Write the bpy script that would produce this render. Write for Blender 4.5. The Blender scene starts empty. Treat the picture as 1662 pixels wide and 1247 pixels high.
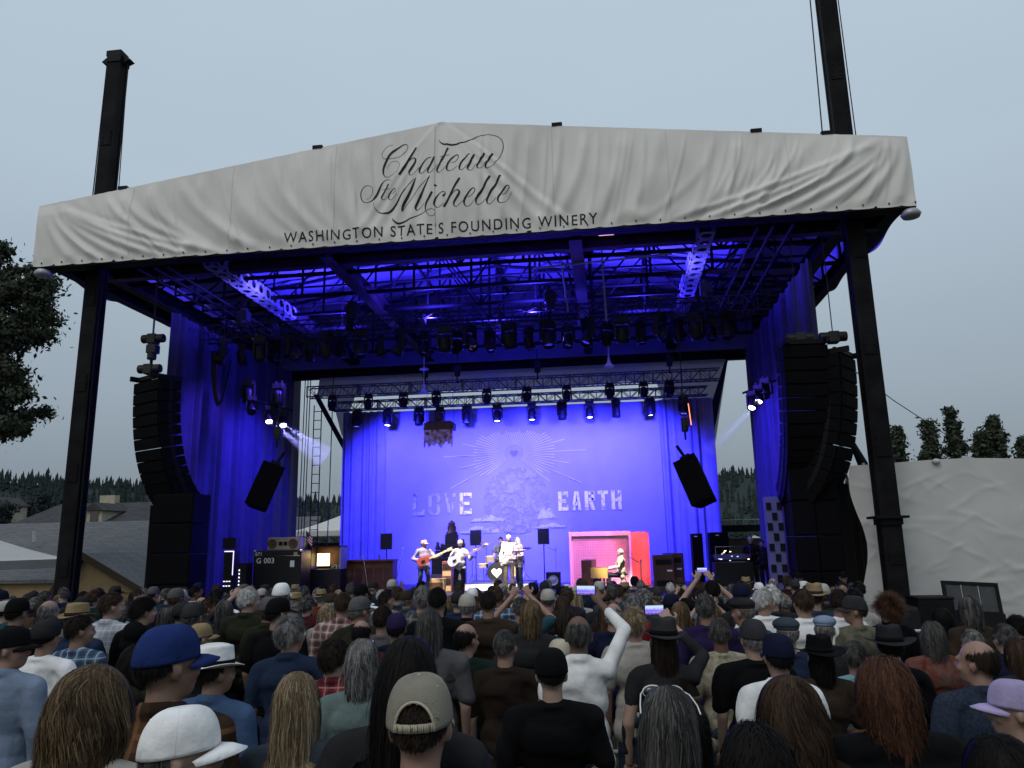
import bpy, bmesh, math, random
import numpy as np
from mathutils import Vector, Matrix, noise
random.seed(7); RNG = np.random.default_rng(7)
scn = bpy.context.scene
COL = scn.collection
R = math.radians

# ---------------------------------------------------------------- camera
CAMPOS = np.array([4.106, -18.42, 2.65]); FPX = 1220.0; PW, PH = 1662.0, 1247.0
CAMROT = np.array([[0.99153219, 0.04497791, 0.12182322],
                   [0.1284376, -0.20113592, -0.97110665],
                   [-0.01917532, 0.97853019, -0.2052096]])
cd = bpy.data.cameras.new('camera'); cam = bpy.data.objects.new('camera', cd); COL.objects.link(cam)
cd.sensor_width = 36; cd.lens = 36 * FPX / PW; cd.clip_start = 0.05; cd.clip_end = 4000
mw = Matrix([list(CAMROT[i]) + [CAMPOS[i]] for i in range(3)] + [[0, 0, 0, 1]])
cam.matrix_world = mw
scn.camera = cam

# ---------------------------------------------------------------- sky, sun, exposure
w = bpy.data.worlds.new('World'); scn.world = w; w.use_nodes = True
nt = w.node_tree; nt.nodes.clear()
out = nt.nodes.new('ShaderNodeOutputWorld'); bg = nt.nodes.new('ShaderNodeBackground')
sky = nt.nodes.new('ShaderNodeTexSky'); sky.sky_type = 'NISHITA'; sky.sun_disc = False
SUN_EL, SUN_AZ = R(50), R(205)          # the bright part of the dusk overcast, behind the camera
sky.sun_elevation = R(6); sky.sun_rotation = SUN_AZ; sky.dust_density = 3.0; sky.air_density = 1.2
hs = nt.nodes.new('ShaderNodeHueSaturation'); hs.inputs['Saturation'].default_value = 0.45
mixc = nt.nodes.new('ShaderNodeMix'); mixc.data_type = 'RGBA'; mixc.inputs['Factor'].default_value = 0.86
tc = nt.nodes.new('ShaderNodeTexCoord'); sep = nt.nodes.new('ShaderNodeSeparateXYZ')
rmp = nt.nodes.new('ShaderNodeValToRGB')
rmp.color_ramp.elements[0].position = 0.0; rmp.color_ramp.elements[0].color = (0.20, 0.25, 0.30, 1)
rmp.color_ramp.elements[1].position = 0.75; rmp.color_ramp.elements[1].color = (0.565, 0.69, 0.805, 1)
e = rmp.color_ramp.elements.new(0.18); e.color = (0.355, 0.44, 0.525, 1)
e = rmp.color_ramp.elements.new(0.42); e.color = (0.515, 0.63, 0.745, 1)
nz = nt.nodes.new('ShaderNodeTexNoise'); nz.inputs['Scale'].default_value = 2.2; nz.inputs['Detail'].default_value = 4
mapn = nt.nodes.new('ShaderNodeMapping'); mapn.inputs['Scale'].default_value = (1, 1, 3.0)
cl = nt.nodes.new('ShaderNodeMix'); cl.data_type = 'RGBA'; cl.blend_type = 'MULTIPLY'; cl.inputs['Factor'].default_value = 0.10
scl = nt.nodes.new('ShaderNodeMix'); scl.data_type = 'RGBA'; scl.blend_type = 'MULTIPLY'; scl.inputs['Factor'].default_value = 1.0
scl.inputs['B'].default_value = (10, 10, 10, 1)
nt.links.new(tc.outputs['Generated'], sep.inputs[0]); nt.links.new(sep.outputs['Z'], rmp.inputs[0])
nt.links.new(tc.outputs['Generated'], mapn.inputs[0]); nt.links.new(mapn.outputs[0], nz.inputs['Vector'])
nt.links.new(rmp.outputs[0], cl.inputs['A']); nt.links.new(nz.outputs['Fac'], cl.inputs['B'])
nt.links.new(cl.outputs['Result'], scl.inputs['A'])
nt.links.new(sky.outputs[0], hs.inputs['Color']); nt.links.new(hs.outputs[0], mixc.inputs['A'])
nt.links.new(scl.outputs['Result'], mixc.inputs['B']); nt.links.new(mixc.outputs['Result'], bg.inputs[0])
bg.inputs[1].default_value = 0.10
nt.links.new(bg.outputs[0], out.inputs[0])
sl = bpy.data.lights.new('sun', 'SUN'); sl.energy = 0.85; sl.angle = R(30); sl.color = (1.0, 0.93, 0.84)
so = bpy.data.objects.new('sun', sl); COL.objects.link(so)
sd = Vector((math.sin(SUN_AZ) * math.cos(SUN_EL), math.cos(SUN_AZ) * math.cos(SUN_EL), math.sin(SUN_EL)))
so.rotation_euler = sd.to_track_quat('Z', 'Y').to_euler(); so.location = sd * 60
scn.view_settings.view_transform = 'Standard'; scn.view_settings.look = 'None'
scn.view_settings.exposure = 0.0; scn.view_settings.gamma = 1.0; scn.view_settings.use_curve_mapping = False
scn.cycles.max_bounces = 5; scn.cycles.diffuse_bounces = 2; scn.cycles.glossy_bounces = 2
scn.cycles.transparent_max_bounces = 12; scn.cycles.volume_bounces = 0
scn.cycles.sample_clamp_indirect = 4; scn.cycles.use_denoising = True

# ---------------------------------------------------------------- helpers
def at(px, py, Y=None, Z=None, X=None, D=None, F=None):
    """The point of the place seen at a pixel of the photograph, on a plane of the stage's own axes."""
    r = CAMROT @ np.array([px - PW / 2, PH / 2 - py, -FPX])
    if Y is not None: t = (Y - CAMPOS[1]) / r[1]
    elif Z is not None: t = (Z - CAMPOS[2]) / r[2]
    elif F is not None: t = F / FPX
    elif X is not None: t = (X - CAMPOS[0]) / r[0]
    else: t = D / math.hypot(r[0], r[1])
    return Vector(CAMPOS + r * t)

def tag(o, label=None, cat=None, group=None, kind=None):
    if label: o['label'] = label
    if cat: o['category'] = cat
    if group: o['group'] = group
    if kind: o['kind'] = kind
    return o

def empty(name, loc=(0, 0, 0), rz=0.0, parent=None):
    o = bpy.data.objects.new(name, None); COL.objects.link(o); o.location = loc; o.rotation_euler = (0, 0, rz)
    o.empty_display_size = 0.1
    if parent: o.parent = parent
    return o

def link(name, me, mat=None, parent=None, loc=None, rot=None, smooth=False):
    o = bpy.data.objects.new(name, me); COL.objects.link(o)
    if mat is not None and len(me.materials) == 0: me.materials.append(mat)
    if parent is not None: o.parent = parent
    if loc is not None: o.location = loc
    if rot is not None: o.rotation_euler = rot
    if smooth: me.polygons.foreach_set('use_smooth', [True] * len(me.polygons))
    return o

def copy_tree(o, parent=None):
    c = o.copy(); COL.objects.link(c)
    if parent is not None: c.parent = parent
    for ch in list(o.children): copy_tree(ch, c)
    return c

class MB:
    """Collects boxes, bars, tubes, lathes and sheets; build() links them as one mesh object."""
    def __init__(s): s.v = []; s.f = []
    def add(s, vs, fs):
        n = len(s.v); s.v.extend([tuple(p) for p in vs]); s.f.extend([tuple(i + n for i in f) for f in fs]); return s
    def box(s, c, d, rot=None):
        x, y, z = d[0] / 2, d[1] / 2, d[2] / 2
        vs = [Vector(p) for p in ((-x, -y, -z), (x, -y, -z), (x, y, -z), (-x, y, -z), (-x, -y, z), (x, -y, z), (x, y, z), (-x, y, z))]
        if rot is not None: vs = [rot @ p for p in vs]
        c = Vector(c)
        return s.add([p + c for p in vs], [(0, 3, 2, 1), (4, 5, 6, 7), (0, 1, 5, 4), (1, 2, 6, 5), (2, 3, 7, 6), (3, 0, 4, 7)])
    def bar(s, a, b, wd, ht=None):
        a, b = Vector(a), Vector(b); d = b - a; L = d.length
        if L < 1e-6: return s
        q = d.to_track_quat('Y', 'Z').to_matrix()
        return s.box((a + b) / 2, (wd, L, ht or wd), q)
    def tube(s, pts, r, n=8, caps=True):
        pts = [Vector(p) for p in pts]; m = len(pts)
        rs = r if isinstance(r, (list, tuple)) else [r] * m
        vs, fs = [], []; up = None
        for i, p in enumerate(pts):
            t = (pts[min(i + 1, m - 1)] - pts[max(i - 1, 0)])
            if t.length < 1e-9: t = Vector((0, 0, 1))
            t.normalize()
            if up is None:
                up = Vector((0, 0, 1)) if abs(t.z) < 0.9 else Vector((0, 1, 0))
            a = t.cross(up).normalized(); b = a.cross(t).normalized(); up = b
            for k in range(n):
                th = 2 * math.pi * k / n
                vs.append(p + (a * math.cos(th) + b * math.sin(th)) * rs[i])
        for i in range(m - 1):
            for k in range(n):
                k2 = (k + 1) % n
                fs.append((i * n + k, i * n + k2, (i + 1) * n + k2, (i + 1) * n + k))
        if caps:
            fs.append(tuple(range(n))); fs.append(tuple(reversed(range((m - 1) * n, m * n))))
        return s.add(vs, fs)
    def lathe(s, prof, n=20, c=(0, 0, 0), rot=None, sx=1.0, sy=1.0):
        vs, fs = [], []; c = Vector(c)
        for (r, z) in prof:
            for k in range(n):
                th = 2 * math.pi * k / n
                p = Vector((r * math.cos(th) * sx, r * math.sin(th) * sy, z))
                vs.append((rot @ p if rot is not None else p) + c)
        for i in range(len(prof) - 1):
            for k in range(n):
                k2 = (k + 1) % n
                fs.append((i * n + k, i * n + k2, (i + 1) * n + k2, (i + 1) * n + k))
        if prof[0][0] > 1e-5: fs.append(tuple(reversed(range(n))))
        if prof[-1][0] > 1e-5: fs.append(tuple(range((len(prof) - 1) * n, len(prof) * n)))
        return s.add(vs, fs)
    def ball(s, c, r, n=12, rot=None):
        rx, ry, rz = r if isinstance(r, (tuple, list)) else (r, r, r)
        m = max(6, n // 2 + 2)
        prof = [(max(1e-4, math.sin(math.pi * i / m)), -math.cos(math.pi * i / m)) for i in range(m + 1)]
        vs0 = MB().lathe(prof, n)
        c = Vector(c)
        return s.add([(rot @ Vector((p[0] * rx, p[1] * ry, p[2] * rz)) if rot is not None else Vector((p[0] * rx, p[1] * ry, p[2] * rz))) + c for p in vs0.v], vs0.f)
    def prism(s, poly, d0, d1, axis='y'):
        n = len(poly); f = {'y': lambda a, b, d: (a, d, b), 'x': lambda a, b, d: (d, a, b), 'z': lambda a, b, d: (a, b, d)}[axis]
        vs = [f(a, b, d0) for a, b in poly] + [f(a, b, d1) for a, b in poly]
        fs = [tuple(range(n)), tuple(reversed(range(n, 2 * n)))] + [(i, i + n, (i + 1) % n + n, (i + 1) % n) for i in range(n)]
        return s.add(vs, fs)
    def grid(s, fn, nu, nv):
        vs = [fn(i / nu, j / nv) for j in range(nv + 1) for i in range(nu + 1)]
        fs = [(j * (nu + 1) + i, j * (nu + 1) + i + 1, (j + 1) * (nu + 1) + i + 1, (j + 1) * (nu + 1) + i) for j in range(nv) for i in range(nu)]
        return s.add(vs, fs)
    def mesh(s, name='mesh', fix=True):
        me = bpy.data.meshes.new(name); me.from_pydata([tuple(p) for p in s.v], [], s.f)
        if fix:
            b = bmesh.new(); b.from_mesh(me); bmesh.ops.recalc_face_normals(b, faces=b.faces); b.to_mesh(me); b.free()
        return me
    def build(s, name, mat=None, parent=None, loc=None, rot=None, smooth=False, bevel=0, fix=True):
        o = link(name, s.mesh(name, fix), mat, parent, loc, rot, smooth)
        if bevel:
            m = o.modifiers.new('b', 'BEVEL'); m.width = bevel; m.segments = 2; m.limit_method = 'ANGLE'
        return o

MATS = {}
def mat(name, col, rough=0.7, metal=0.0, noise_amt=0.0, nscale=8.0, bump=0.0, bscale=40.0, emit=None, estr=0.0, spec=0.3, alpha=1.0, sheen=0.0, coords='Object', stretch=None, col2=None):
    if name in MATS: return MATS[name]
    m = bpy.data.materials.new(name); m.use_nodes = True; MATS[name] = m
    nt = m.node_tree; b = nt.nodes['Principled BSDF']
    b.inputs['Base Color'].default_value = (*col, 1); b.inputs['Roughness'].default_value = rough
    b.inputs['Metallic'].default_value = metal; b.inputs['Specular IOR Level'].default_value = spec
    b.inputs['Alpha'].default_value = alpha
    if sheen: b.inputs['Sheen Weight'].default_value = sheen
    if emit is not None:
        b.inputs['Emission Color'].default_value = (*emit, 1); b.inputs['Emission Strength'].default_value = estr
    if noise_amt or bump:
        tc = nt.nodes.new('ShaderNodeTexCoord'); src = tc.outputs[coords]
        if stretch:
            mp = nt.nodes.new('ShaderNodeMapping'); mp.inputs['Scale'].default_value = stretch
            nt.links.new(src, mp.inputs[0]); src = mp.outputs[0]
        if noise_amt:
            n = nt.nodes.new('ShaderNodeTexNoise'); n.inputs['Scale'].default_value = nscale; n.inputs['Detail'].default_value = 5
            nt.links.new(src, n.inputs['Vector'])
            mx = nt.nodes.new('ShaderNodeMix'); mx.data_type = 'RGBA'
            c2 = col2 or tuple(max(0, c * (1 - noise_amt)) for c in col)
            mx.inputs['A'].default_value = (*c2, 1); mx.inputs['B'].default_value = (*(col if col2 else tuple(min(1, c * (1 + noise_amt * 0.6)) for c in col)), 1)
            rp = nt.nodes.new('ShaderNodeMapRange'); rp.inputs[1].default_value = 0.35; rp.inputs[2].default_value = 0.65
            nt.links.new(n.outputs['Fac'], rp.inputs[0]); nt.links.new(rp.outputs[0], mx.inputs['Factor'])
            nt.links.new(mx.outputs['Result'], b.inputs['Base Color'])
        if bump:
            n2 = nt.nodes.new('ShaderNodeTexNoise'); n2.inputs['Scale'].default_value = bscale; n2.inputs['Detail'].default_value = 6
            nt.links.new(src, n2.inputs['Vector'])
            bp = nt.nodes.new('ShaderNodeBump'); bp.inputs['Strength'].default_value = bump; bp.inputs['Distance'].default_value = 0.02
            nt.links.new(n2.outputs['Fac'], bp.inputs['Height']); nt.links.new(bp.outputs[0], b.inputs['Normal'])
    return m

def two_sided_translucent(m, amount, col):
    nt = m.node_tree; b = nt.nodes['Principled BSDF']; o = nt.nodes['Material Output']
    t = nt.nodes.new('ShaderNodeBsdfTranslucent'); t.inputs[0].default_value = (*col, 1)
    mx = nt.nodes.new('ShaderNodeMixShader'); mx.inputs[0].default_value = amount
    nt.links.new(b.outputs[0], mx.inputs[1]); nt.links.new(t.outputs[0], mx.inputs[2]); nt.links.new(mx.outputs[0], o.inputs['Surface'])

def spot(name, loc, target, energy, color, cone=50, blend=0.6, size=0.12, parent=None):
    l = bpy.data.lights.new(name, 'SPOT'); l.energy = energy; l.color = color; l.spot_size = R(cone); l.spot_blend = blend; l.shadow_soft_size = size
    o = bpy.data.objects.new(name, l); COL.objects.link(o); o.location = loc
    d = Vector(target) - Vector(loc); o.rotation_euler = d.to_track_quat('-Z', 'Y').to_euler()
    return o

M_BLACK = mat('black_steel', (0.007, 0.007, 0.008), 0.6, 0.0, 0.3, 3.0, 0.15, 60, spec=0.12)
M_POST = mat('post_steel', (0.009, 0.0085, 0.0095), 0.65, 0.0, 0.5, 2.0, 0.3, 90, spec=0.08)
M_TRUSS = mat('truss_metal', (0.10, 0.10, 0.11), 0.4, 0.7, 0.2, 6)
M_DKTRUSS = mat('dark_truss', (0.025, 0.025, 0.03), 0.5, 0.3)
M_STEEL = mat('roof_steel', (0.011, 0.010, 0.012), 0.6, 0.0, 0.4, 2.5, spec=.1)
M_GALV = mat('galvanised', (0.42, 0.43, 0.45), 0.5, 0.4, 0.2, 5)
M_CABLE = mat('cable_rubber', (0.01, 0.01, 0.012), 0.6)
# ================================================================ the ground and the stage's structure
STAGE_Z = 1.05
def ground_z(y):
    t = min(1.0, max(0.0, (-1.0 - y) / 17.4)); return 0.60 * t + max(0.0, (-18.4 - y)) * 0.03
M_GRASS = mat('lawn', (0.035, 0.05, 0.018), 0.9, 0, 0.6, 1.2, 0.6, 30, col2=(0.05, 0.045, 0.025))
gm = MB()
ys = [-60, -40, -30] + [-18.4 + i * 1.0 for i in range(0, 19)] + [4, 20, 60, 150, 400, 1500]
xs = [-1500, -400, -120, -60, -30, -15, 0, 15, 30, 60, 120, 400, 1500]
gm.v = [(x, y, ground_z(y)) for y in ys for x in xs]
gm.f = [(j * len(xs) + i, j * len(xs) + i + 1, (j + 1) * len(xs) + i + 1, (j + 1) * len(xs) + i) for j in range(len(ys) - 1) for i in range(len(xs) - 1)]
tag(gm.build('ground', M_GRASS), kind='structure')

# ---- fascia cloth: one surface function, used by the cloth and by the print on it
HW, Z_EAVE, Z_PEAK, Z_BOT = 11.95, 12.45, 14.0, 10.62
FOLDS = []
def _mk_folds():
    r = random.Random(3)
    # (x_top, sideways run, power, amplitude, width)
    for i, k in enumerate(range(7)):                # fans out of the two upper corners
        FOLDS.append((-11.85 + i * .12, 0.35 + i * 0.72, 1.7, 0.055 + 0.01 * (i % 3), 0.11 + .015 * i))
        FOLDS.append((11.85 - i * .12, -0.35 - i * 0.80, 1.7, 0.06 + 0.01 * (i % 2), 0.11 + .015 * i))
    x = -10.6
    while x < -1.0:
        FOLDS.append((x, 2.4 * (-x / 11) + 0.5 + r.uniform(-.3, .3), r.uniform(1.7, 2.6), r.uniform(.02, .075), r.uniform(.10, .26))); x += r.uniform(.45, 1.0)
    x = 10.6
    while x > 1.2:
        FOLDS.append((x, -2.6 * (x / 11) - 0.15 + r.uniform(-.3, .3), r.uniform(1.6, 2.6), r.uniform(.02, .07), r.uniform(.10, .28))); x -= r.uniform(.5, 1.1)
    for i in range(5):                              # folds that fall from the peak
        FOLDS.append((-.1, -2.4 + i * .5, 0.85, .035, .10)); FOLDS.append((.05, .5 + i * .75, 0.9, .05, .12))
_mk_folds()
FOLDS = [(a, b_, c, d * .82 if e > .09 else d, e) for a, b_, c, d, e in FOLDS]
_rf = random.Random(8)
for _i in range(85):
    _x = _rf.uniform(-11.5, 11.5); FOLDS.append((_x, -.10 * _x * _rf.uniform(.3, 1.6) + _rf.uniform(-.25, .25), _rf.uniform(1.2, 2.2), _rf.uniform(.008, .024), _rf.uniform(.035, .08)))
def fascia_top(x): return Z_PEAK + (Z_EAVE - Z_PEAK) * np.abs(x) / HW
def fascia_y(x, z):
    x = np.asarray(x, float); z = np.asarray(z, float)
    top = fascia_top(x); s = np.clip((top - z) / (top - Z_BOT), 0, 1)
    y = np.zeros_like(x)
    for (xt, run, pw, am, wd) in FOLDS:
        c = xt + run * s ** pw
        env = np.clip(s * 5, 0.15, 1) * np.clip((1.02 - s) * 7, 0.1, 1)
        wloc = wd * (0.7 + 0.8 * s)
        t = (x - c) / wloc
        y -= am * env * (np.exp(-t * t) - 0.45 * np.exp(-(t - 1.5) ** 2))
    # the swag: the cloth bellies toward the crowd between its upper and lower fixings
    y -= 0.10 * np.sin(np.pi * s) * (0.6 + 0.4 * np.sin(x * 1.3 + 1)) + 0.012 * np.sin(x * 5.1 + z * 3.0) * np.sin(np.pi * s)
    # little puckers at the lower lacing
    y -= 0.02 * np.exp(-((1 - s) / 0.10) ** 2) * np.sin(x * 2 * np.pi / 0.62)
    for px in (-7.25, 5.15): y -= 0.09 * np.exp(-((x - px) / .22) ** 2 - ((s - .93) / .08) ** 2)
    return y
roof = empty('stage_roof', (0, 0, Z_BOT))
tag(roof, 'wide gabled stage roof with wrinkled pale grey lettered fascia cloth', 'stage roof')
def rp(m, name, material, **k): return m.build(name, material, roof, loc=(0, 0, -Z_BOT), **k)
M_FASCIA = mat('fascia_vinyl', (0.70, 0.68, 0.64), 0.6, 0, 0.07, .7, 0.05, 60, spec=0.25)
M_INK = mat('black_ink', (0.008, 0.008, 0.01), 0.6)
NU, NV = 640, 64
us = np.linspace(-HW, HW, NU + 1); vv = np.linspace(0, 1, NV + 1)
XX, VV = np.meshgrid(us, vv); TT = fascia_top(XX)
scal = np.zeros_like(us)
ph = (us + HW) / 0.62; scal = 0.05 * (1 - np.abs(np.sin(np.pi * ph)) ** .8)          # lower edge pulled down at each lacing
ZZ = Z_BOT + (TT - Z_BOT) * VV - (scal - .05)[None, :] * (1 - VV) * -1
YY = fascia_y(XX, ZZ)
fm = MB(); fm.v = list(zip(XX.ravel(), YY.ravel(), ZZ.ravel()))
fm.f = [(j * (NU + 1) + i, j * (NU + 1) + i + 1, (j + 1) * (NU + 1) + i + 1, (j + 1) * (NU + 1) + i) for j in range(NV) for i in range(NU)]
fascia = rp(fm, 'fascia_cloth', M_FASCIA, smooth=True, fix=False)

def ribbon_on_fascia(strokes):
    """Pen strokes (x, z, width) laid on the cloth as flat print."""
    m = MB()
    for st in strokes:
        P = np.array(st, float)
        if len(P) < 3: P = np.array([P[0], (P[0] + P[1]) / 2, P[1]])
        Q = np.vstack([2 * P[0] - P[1], P, 2 * P[-1] - P[-2]]); o = []
        for i in range(1, len(Q) - 2):
            for t in np.linspace(0, 1, 9)[:-1]:
                a, b, c, d = Q[i - 1], Q[i], Q[i + 1], Q[i + 2]
                o.append(0.5 * ((2 * b) + (c - a) * t + (2 * a - 5 * b + 4 * c - d) * t * t + (3 * b - a - 3 * c + d) * t ** 3))
        o.append(Q[-2]); o = np.array(o)
        tg = np.gradient(o[:, :2], axis=0); tg /= np.linalg.norm(tg, axis=1)[:, None] + 1e-9
        nn = np.stack([-tg[:, 1], tg[:, 0]], 1); hw = np.clip(o[:, 2], 0.008, None)[:, None] / 2
        A = o[:, :2] + nn * hw; B = o[:, :2] - nn * hw; C0 = o[:, :2]
        n = len(o); allp = np.vstack([A, C0, B])
        ya = fascia_y(allp[:, 0], allp[:, 1]) - 0.006
        m.add([(p[0], y, p[1]) for p, y in zip(allp, ya)],
              [(i, i + 1, n + i + 1, n + i) for i in range(n - 1)] + [(n + i, n + i + 1, 2 * n + i + 1, 2 * n + i) for i in range(n - 1)])
    return m
ZA, ZB_, ZC, ZD = (570, 200, 11.871), (690, 200, 11.871), (570, 275, 11.871), (690, 275, 10.3875)
SCRIPT = [
 (ZA, [(800,408,5),(720,430,6),(640,490,7),(585,560,8),(578,610,8),(605,655,8),(660,680,8),(740,685,8),(840,665,8),(950,610,9),(1040,530,9),(1080,450,10),(1070,400,12),(1030,392,16),(950,425,26),(860,490,38),(770,580,46),(690,690,52),(630,800,50),(603,890,40),(605,950,28),(630,1000,14),(680,1025,8),(750,1015,7),(830,970,6),(890,900,6),(920,810,6),(915,760,6),(880,728,6),(830,728,6),(760,765,6),(710,820,6),(682,875,5)]),
 (ZA, [(1250,465,38),(925,995,46)]),
 (ZA, [(985,900,8),(1080,760,12),(1150,690,14),(1200,665,20),(1235,690,30),(1230,750,38),(1170,850,46),(1120,920,38),(1112,965,22),(1140,995,10),(1190,985,7),(1240,935,6),(1310,850,6)]),
 (ZA, [(1540,662,14),(1490,665,14),(1420,720,26),(1340,840,40),(1315,910,38),(1325,960,20),(1355,970,10),(1410,930,8),(1480,840,8),(1560,730,8)]),
 (ZA, [(1605,645,38),(1545,770,42),(1480,890,40),(1475,935,26),(1500,960,12),(1540,940,8),(1600,870,7),(1660,790,6)]),
 (ZB_, [(445,490,40),(390,600,42),(290,770,42),(235,870,42),(228,920,28),(265,950,10),(320,925,7),(400,840,6)]),
 (ZB_, [(280,655,8),(350,640,10),(480,632,8)]),
 (ZB_, [(500,780,6),(560,765,8),(620,710,10),(645,660,14),(630,622,18),(590,625,18),(530,680,28),(450,790,40),(420,870,38),(430,915,22),(475,938,10),(540,915,7),(620,835,6)]),
 (ZB_, [(870,595,14),(840,600,16),(780,660,26),(690,790,40),(662,860,36),(668,900,18),(700,910,9),(750,890,8),(820,800,8),(900,670,8)]),
 (ZB_, [(945,600,42),(880,740,46),(825,850,40),(825,890,24),(860,912,10),(910,890,8),(990,790,7)]),
 (ZB_, [(1140,580,38),(1100,660,42),(1020,790,44),(1005,850,32),(1025,878,14),(1060,875,9),(1110,825,8),(1180,730,7)]),
 (ZB_, [(1300,572,40),(1250,670,44),(1170,800,40),(1165,850,26),(1200,873,12),(1260,850,8),(1350,760,10),(1440,640,12),(1490,510,16),(1500,410,16),(1470,310,14),(1390,240,12),(1270,208,10),(1150,212,10),(1020,245,14),(890,305,20),(770,362,22),(680,375,26),(580,415,36),(460,420,38),(360,405,32),(300,370,20),(260,315,8)]),
 (ZC, [(760,210,6),(700,185,8),(630,200,12),(575,260,26),(540,340,38),(500,450,44),(450,550,34),(400,605,20),(330,632,10),(260,630,10),(205,590,14),(178,530,18),(175,460,18),(210,380,14),(270,330,10),(340,320,8),(395,345,8),(412,400,7),(405,470,7),(370,540,6),(290,577,5)]),
 (ZC, [(710,265,32),(660,370,34),(590,500,32),(580,545,24),(610,575,9),(650,550,6),(700,490,5)]),
 (ZC, [(570,375,6),(650,367,7),(740,362,6)]),
 (ZC, [(770,460,6),(820,440,8),(850,395,10),(835,362,14),(800,375,18),(740,440,28),(710,500,30),(712,550,18),(745,578,8),(800,550,6),(880,460,5)]),
 (ZC, [(435,640,8),(440,710,8),(480,780,12),(540,825,18),(620,840,26),(710,820,38),(790,750,44),(880,630,40),(980,470,30),(1080,310,16),(1180,210,8),(1250,160,6)]),
 (ZC, [(1240,170,14),(1180,310,40),(1090,520,48),(1000,720,46),(980,810,30)]),
 (ZC, [(990,810,8),(1060,700,8),(1200,500,9),(1350,300,10),(1520,120,8)]),
 (ZC, [(1510,140,14),(1440,280,32),(1330,520,46),(1250,690,46),(1238,750,34),(1265,778,14),(1320,740,8),(1400,650,6)]),
 (ZC, [(1560,430,38),(1500,550,40),(1440,660,38),(1425,740,24),(1440,810,12),(1480,860,9),(1530,882,8),(1590,860,8),(1610,800,8),(1590,765,8),(1540,752,8),(1470,775,9),(1400,815,12),(1280,880,16),(1150,945,22),(1020,1000,30),(920,1025,38),(850,1010,34),(800,965,24),(778,925,8)]),
 (ZC, [(1609,322,46),(1620,307,58),(1632,292,46)]),
 (ZD, [(300,455,36),(330,420,24),(340,390,14),(310,378,10),(250,400,14),(180,480,34),(150,560,36),(155,600,22),(200,638,9),(260,615,8),(310,570,7)]),
 (ZD, [(585,150,34),(315,632,38)]),
 (ZD, [(370,560,8),(450,430,10),(520,365,12),(565,360,20),(580,390,30),(550,460,38),(495,545,38),(485,595,22),(515,630,9),(560,610,7),(640,520,6)]),
 (ZD, [(720,470,7),(790,440,9),(840,380,12),(840,335,14),(810,330,16),(740,390,28),(670,490,36),(655,560,28),(680,608,12),(730,612,8),(790,570,6),(860,490,6)]),
 (ZD, [(1090,105,38),(1000,270,40),(890,470,40),(862,550,32),(880,597,12),(930,590,8),(1030,480,6)]),
 (ZD, [(1270,100,38),(1180,260,40),(1060,460,38),(1040,530,30),(1055,572,12),(1100,570,8),(1200,480,6)]),
 (ZD, [(1290,430,7),(1360,400,9),(1415,330,12),(1415,290,14),(1385,285,16),(1320,350,30),(1240,460,38),(1230,530,28),(1255,568,12),(1310,570,8),(1390,510,6),(1468,385,5)]),
]
strokes = []
for (ox, oy, k), pts in SCRIPT:
    st = []
    for (a, b, wz) in pts:
        p = at(ox + a / k, oy + b / k, Y=-0.08); p2 = at(ox + (a + wz) / k, oy + b / k, Y=-0.08)
        st.append((p.x, p.z, abs(p2.x - p.x) * 1.0))
    strokes.append(st)
ribbon_on_fascia([[(-.19, 13.9, .018), (-.19, 12.8, .018), (-.19, 11.7, .018), (-.185, 10.7, .018)]]).build('centre_seam', mat('seam_grey', (.42, .41, .40), .7), fascia, fix=False)
for _x in (-9.0, -6.0, -3.0, 3.0, 6.0, 9.0): ribbon_on_fascia([[(_x, float(fascia_top(np.array(_x))) - .05, .012), (_x, 12, .012), (_x, 11.3, .012), (_x, 10.7, .012)]]).build('panel_seam', mat('seam_pale', (.58, .565, .54), .7), fascia, fix=False)
lt = ribbon_on_fascia(strokes).build('script_lettering', M_INK, fascia, fix=False)

def text_mesh(body, spacing=1.0, bold=0.0):
    c = bpy.data.curves.new('t', 'FONT'); c.body = body; c.size = 1.0; c.space_character = spacing; c.offset = bold; c.resolution_u = 3
    o = bpy.data.objects.new('t', c); COL.objects.link(o)
    dg = bpy.context.evaluated_depsgraph_get(); me = bpy.data.meshes.new_from_object(o.evaluated_get(dg))
    bpy.data.objects.remove(o)
    b = bmesh.new(); b.from_mesh(me); bmesh.ops.triangulate(b, faces=b.faces)
    return b, me
b, me = text_mesh("WASHINGTON STATE'S FOUNDING WINERY", 1.22, 0.006)
for _ in range(2):
    bmesh.ops.subdivide_edges(b, edges=[e for e in b.edges if e.calc_length() > 0.18], cuts=1)
vx = np.array([v.co[:] for v in b.verts]); x0, x1 = vx[:, 0].min(), vx[:, 0].max(); caph = vx[:, 1].max()
pL, pR = at(459.5, 393.5, Y=-0.08), at(970, 361.5, Y=-0.08); pT = at(459.5, 376.5, Y=-0.08)
kx = (pR.x - pL.x) / (x1 - x0); kz = (pT.z - pL.z) / 0.73
for v in b.verts:
    u = (v.co.x - x0) / (x1 - x0); X = pL.x + (v.co.x - x0) * kx; Z = pL.z + (pR.z - pL.z) * u + v.co.y * kz
    v.co = (X, float(fascia_y(X, Z)) - 0.006, Z)
b.to_mesh(me); b.free(); link('sans_lettering', me, M_INK, fascia)
g = MB()
for i in range(39):
    x = -HW + 0.31 + i * 0.62
    if x < HW: g.box((x, float(fascia_y(x, Z_BOT + .05)) - .012, Z_BOT + .045), (.028, .02, .045))
tag(g.build('lacing_tabs', M_BLACK, fascia), kind='stuff')
for px in (205, 515, 905, 1230, 1345):                    # clamps on the upper edge
    x = at(px, 240, Y=0).x; z = float(fascia_top(np.array(x)))
    rp(MB().box((x, 0.05, z + .04), (.28, .14, .10)), 'edge_clamp', M_BLACK)

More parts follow.
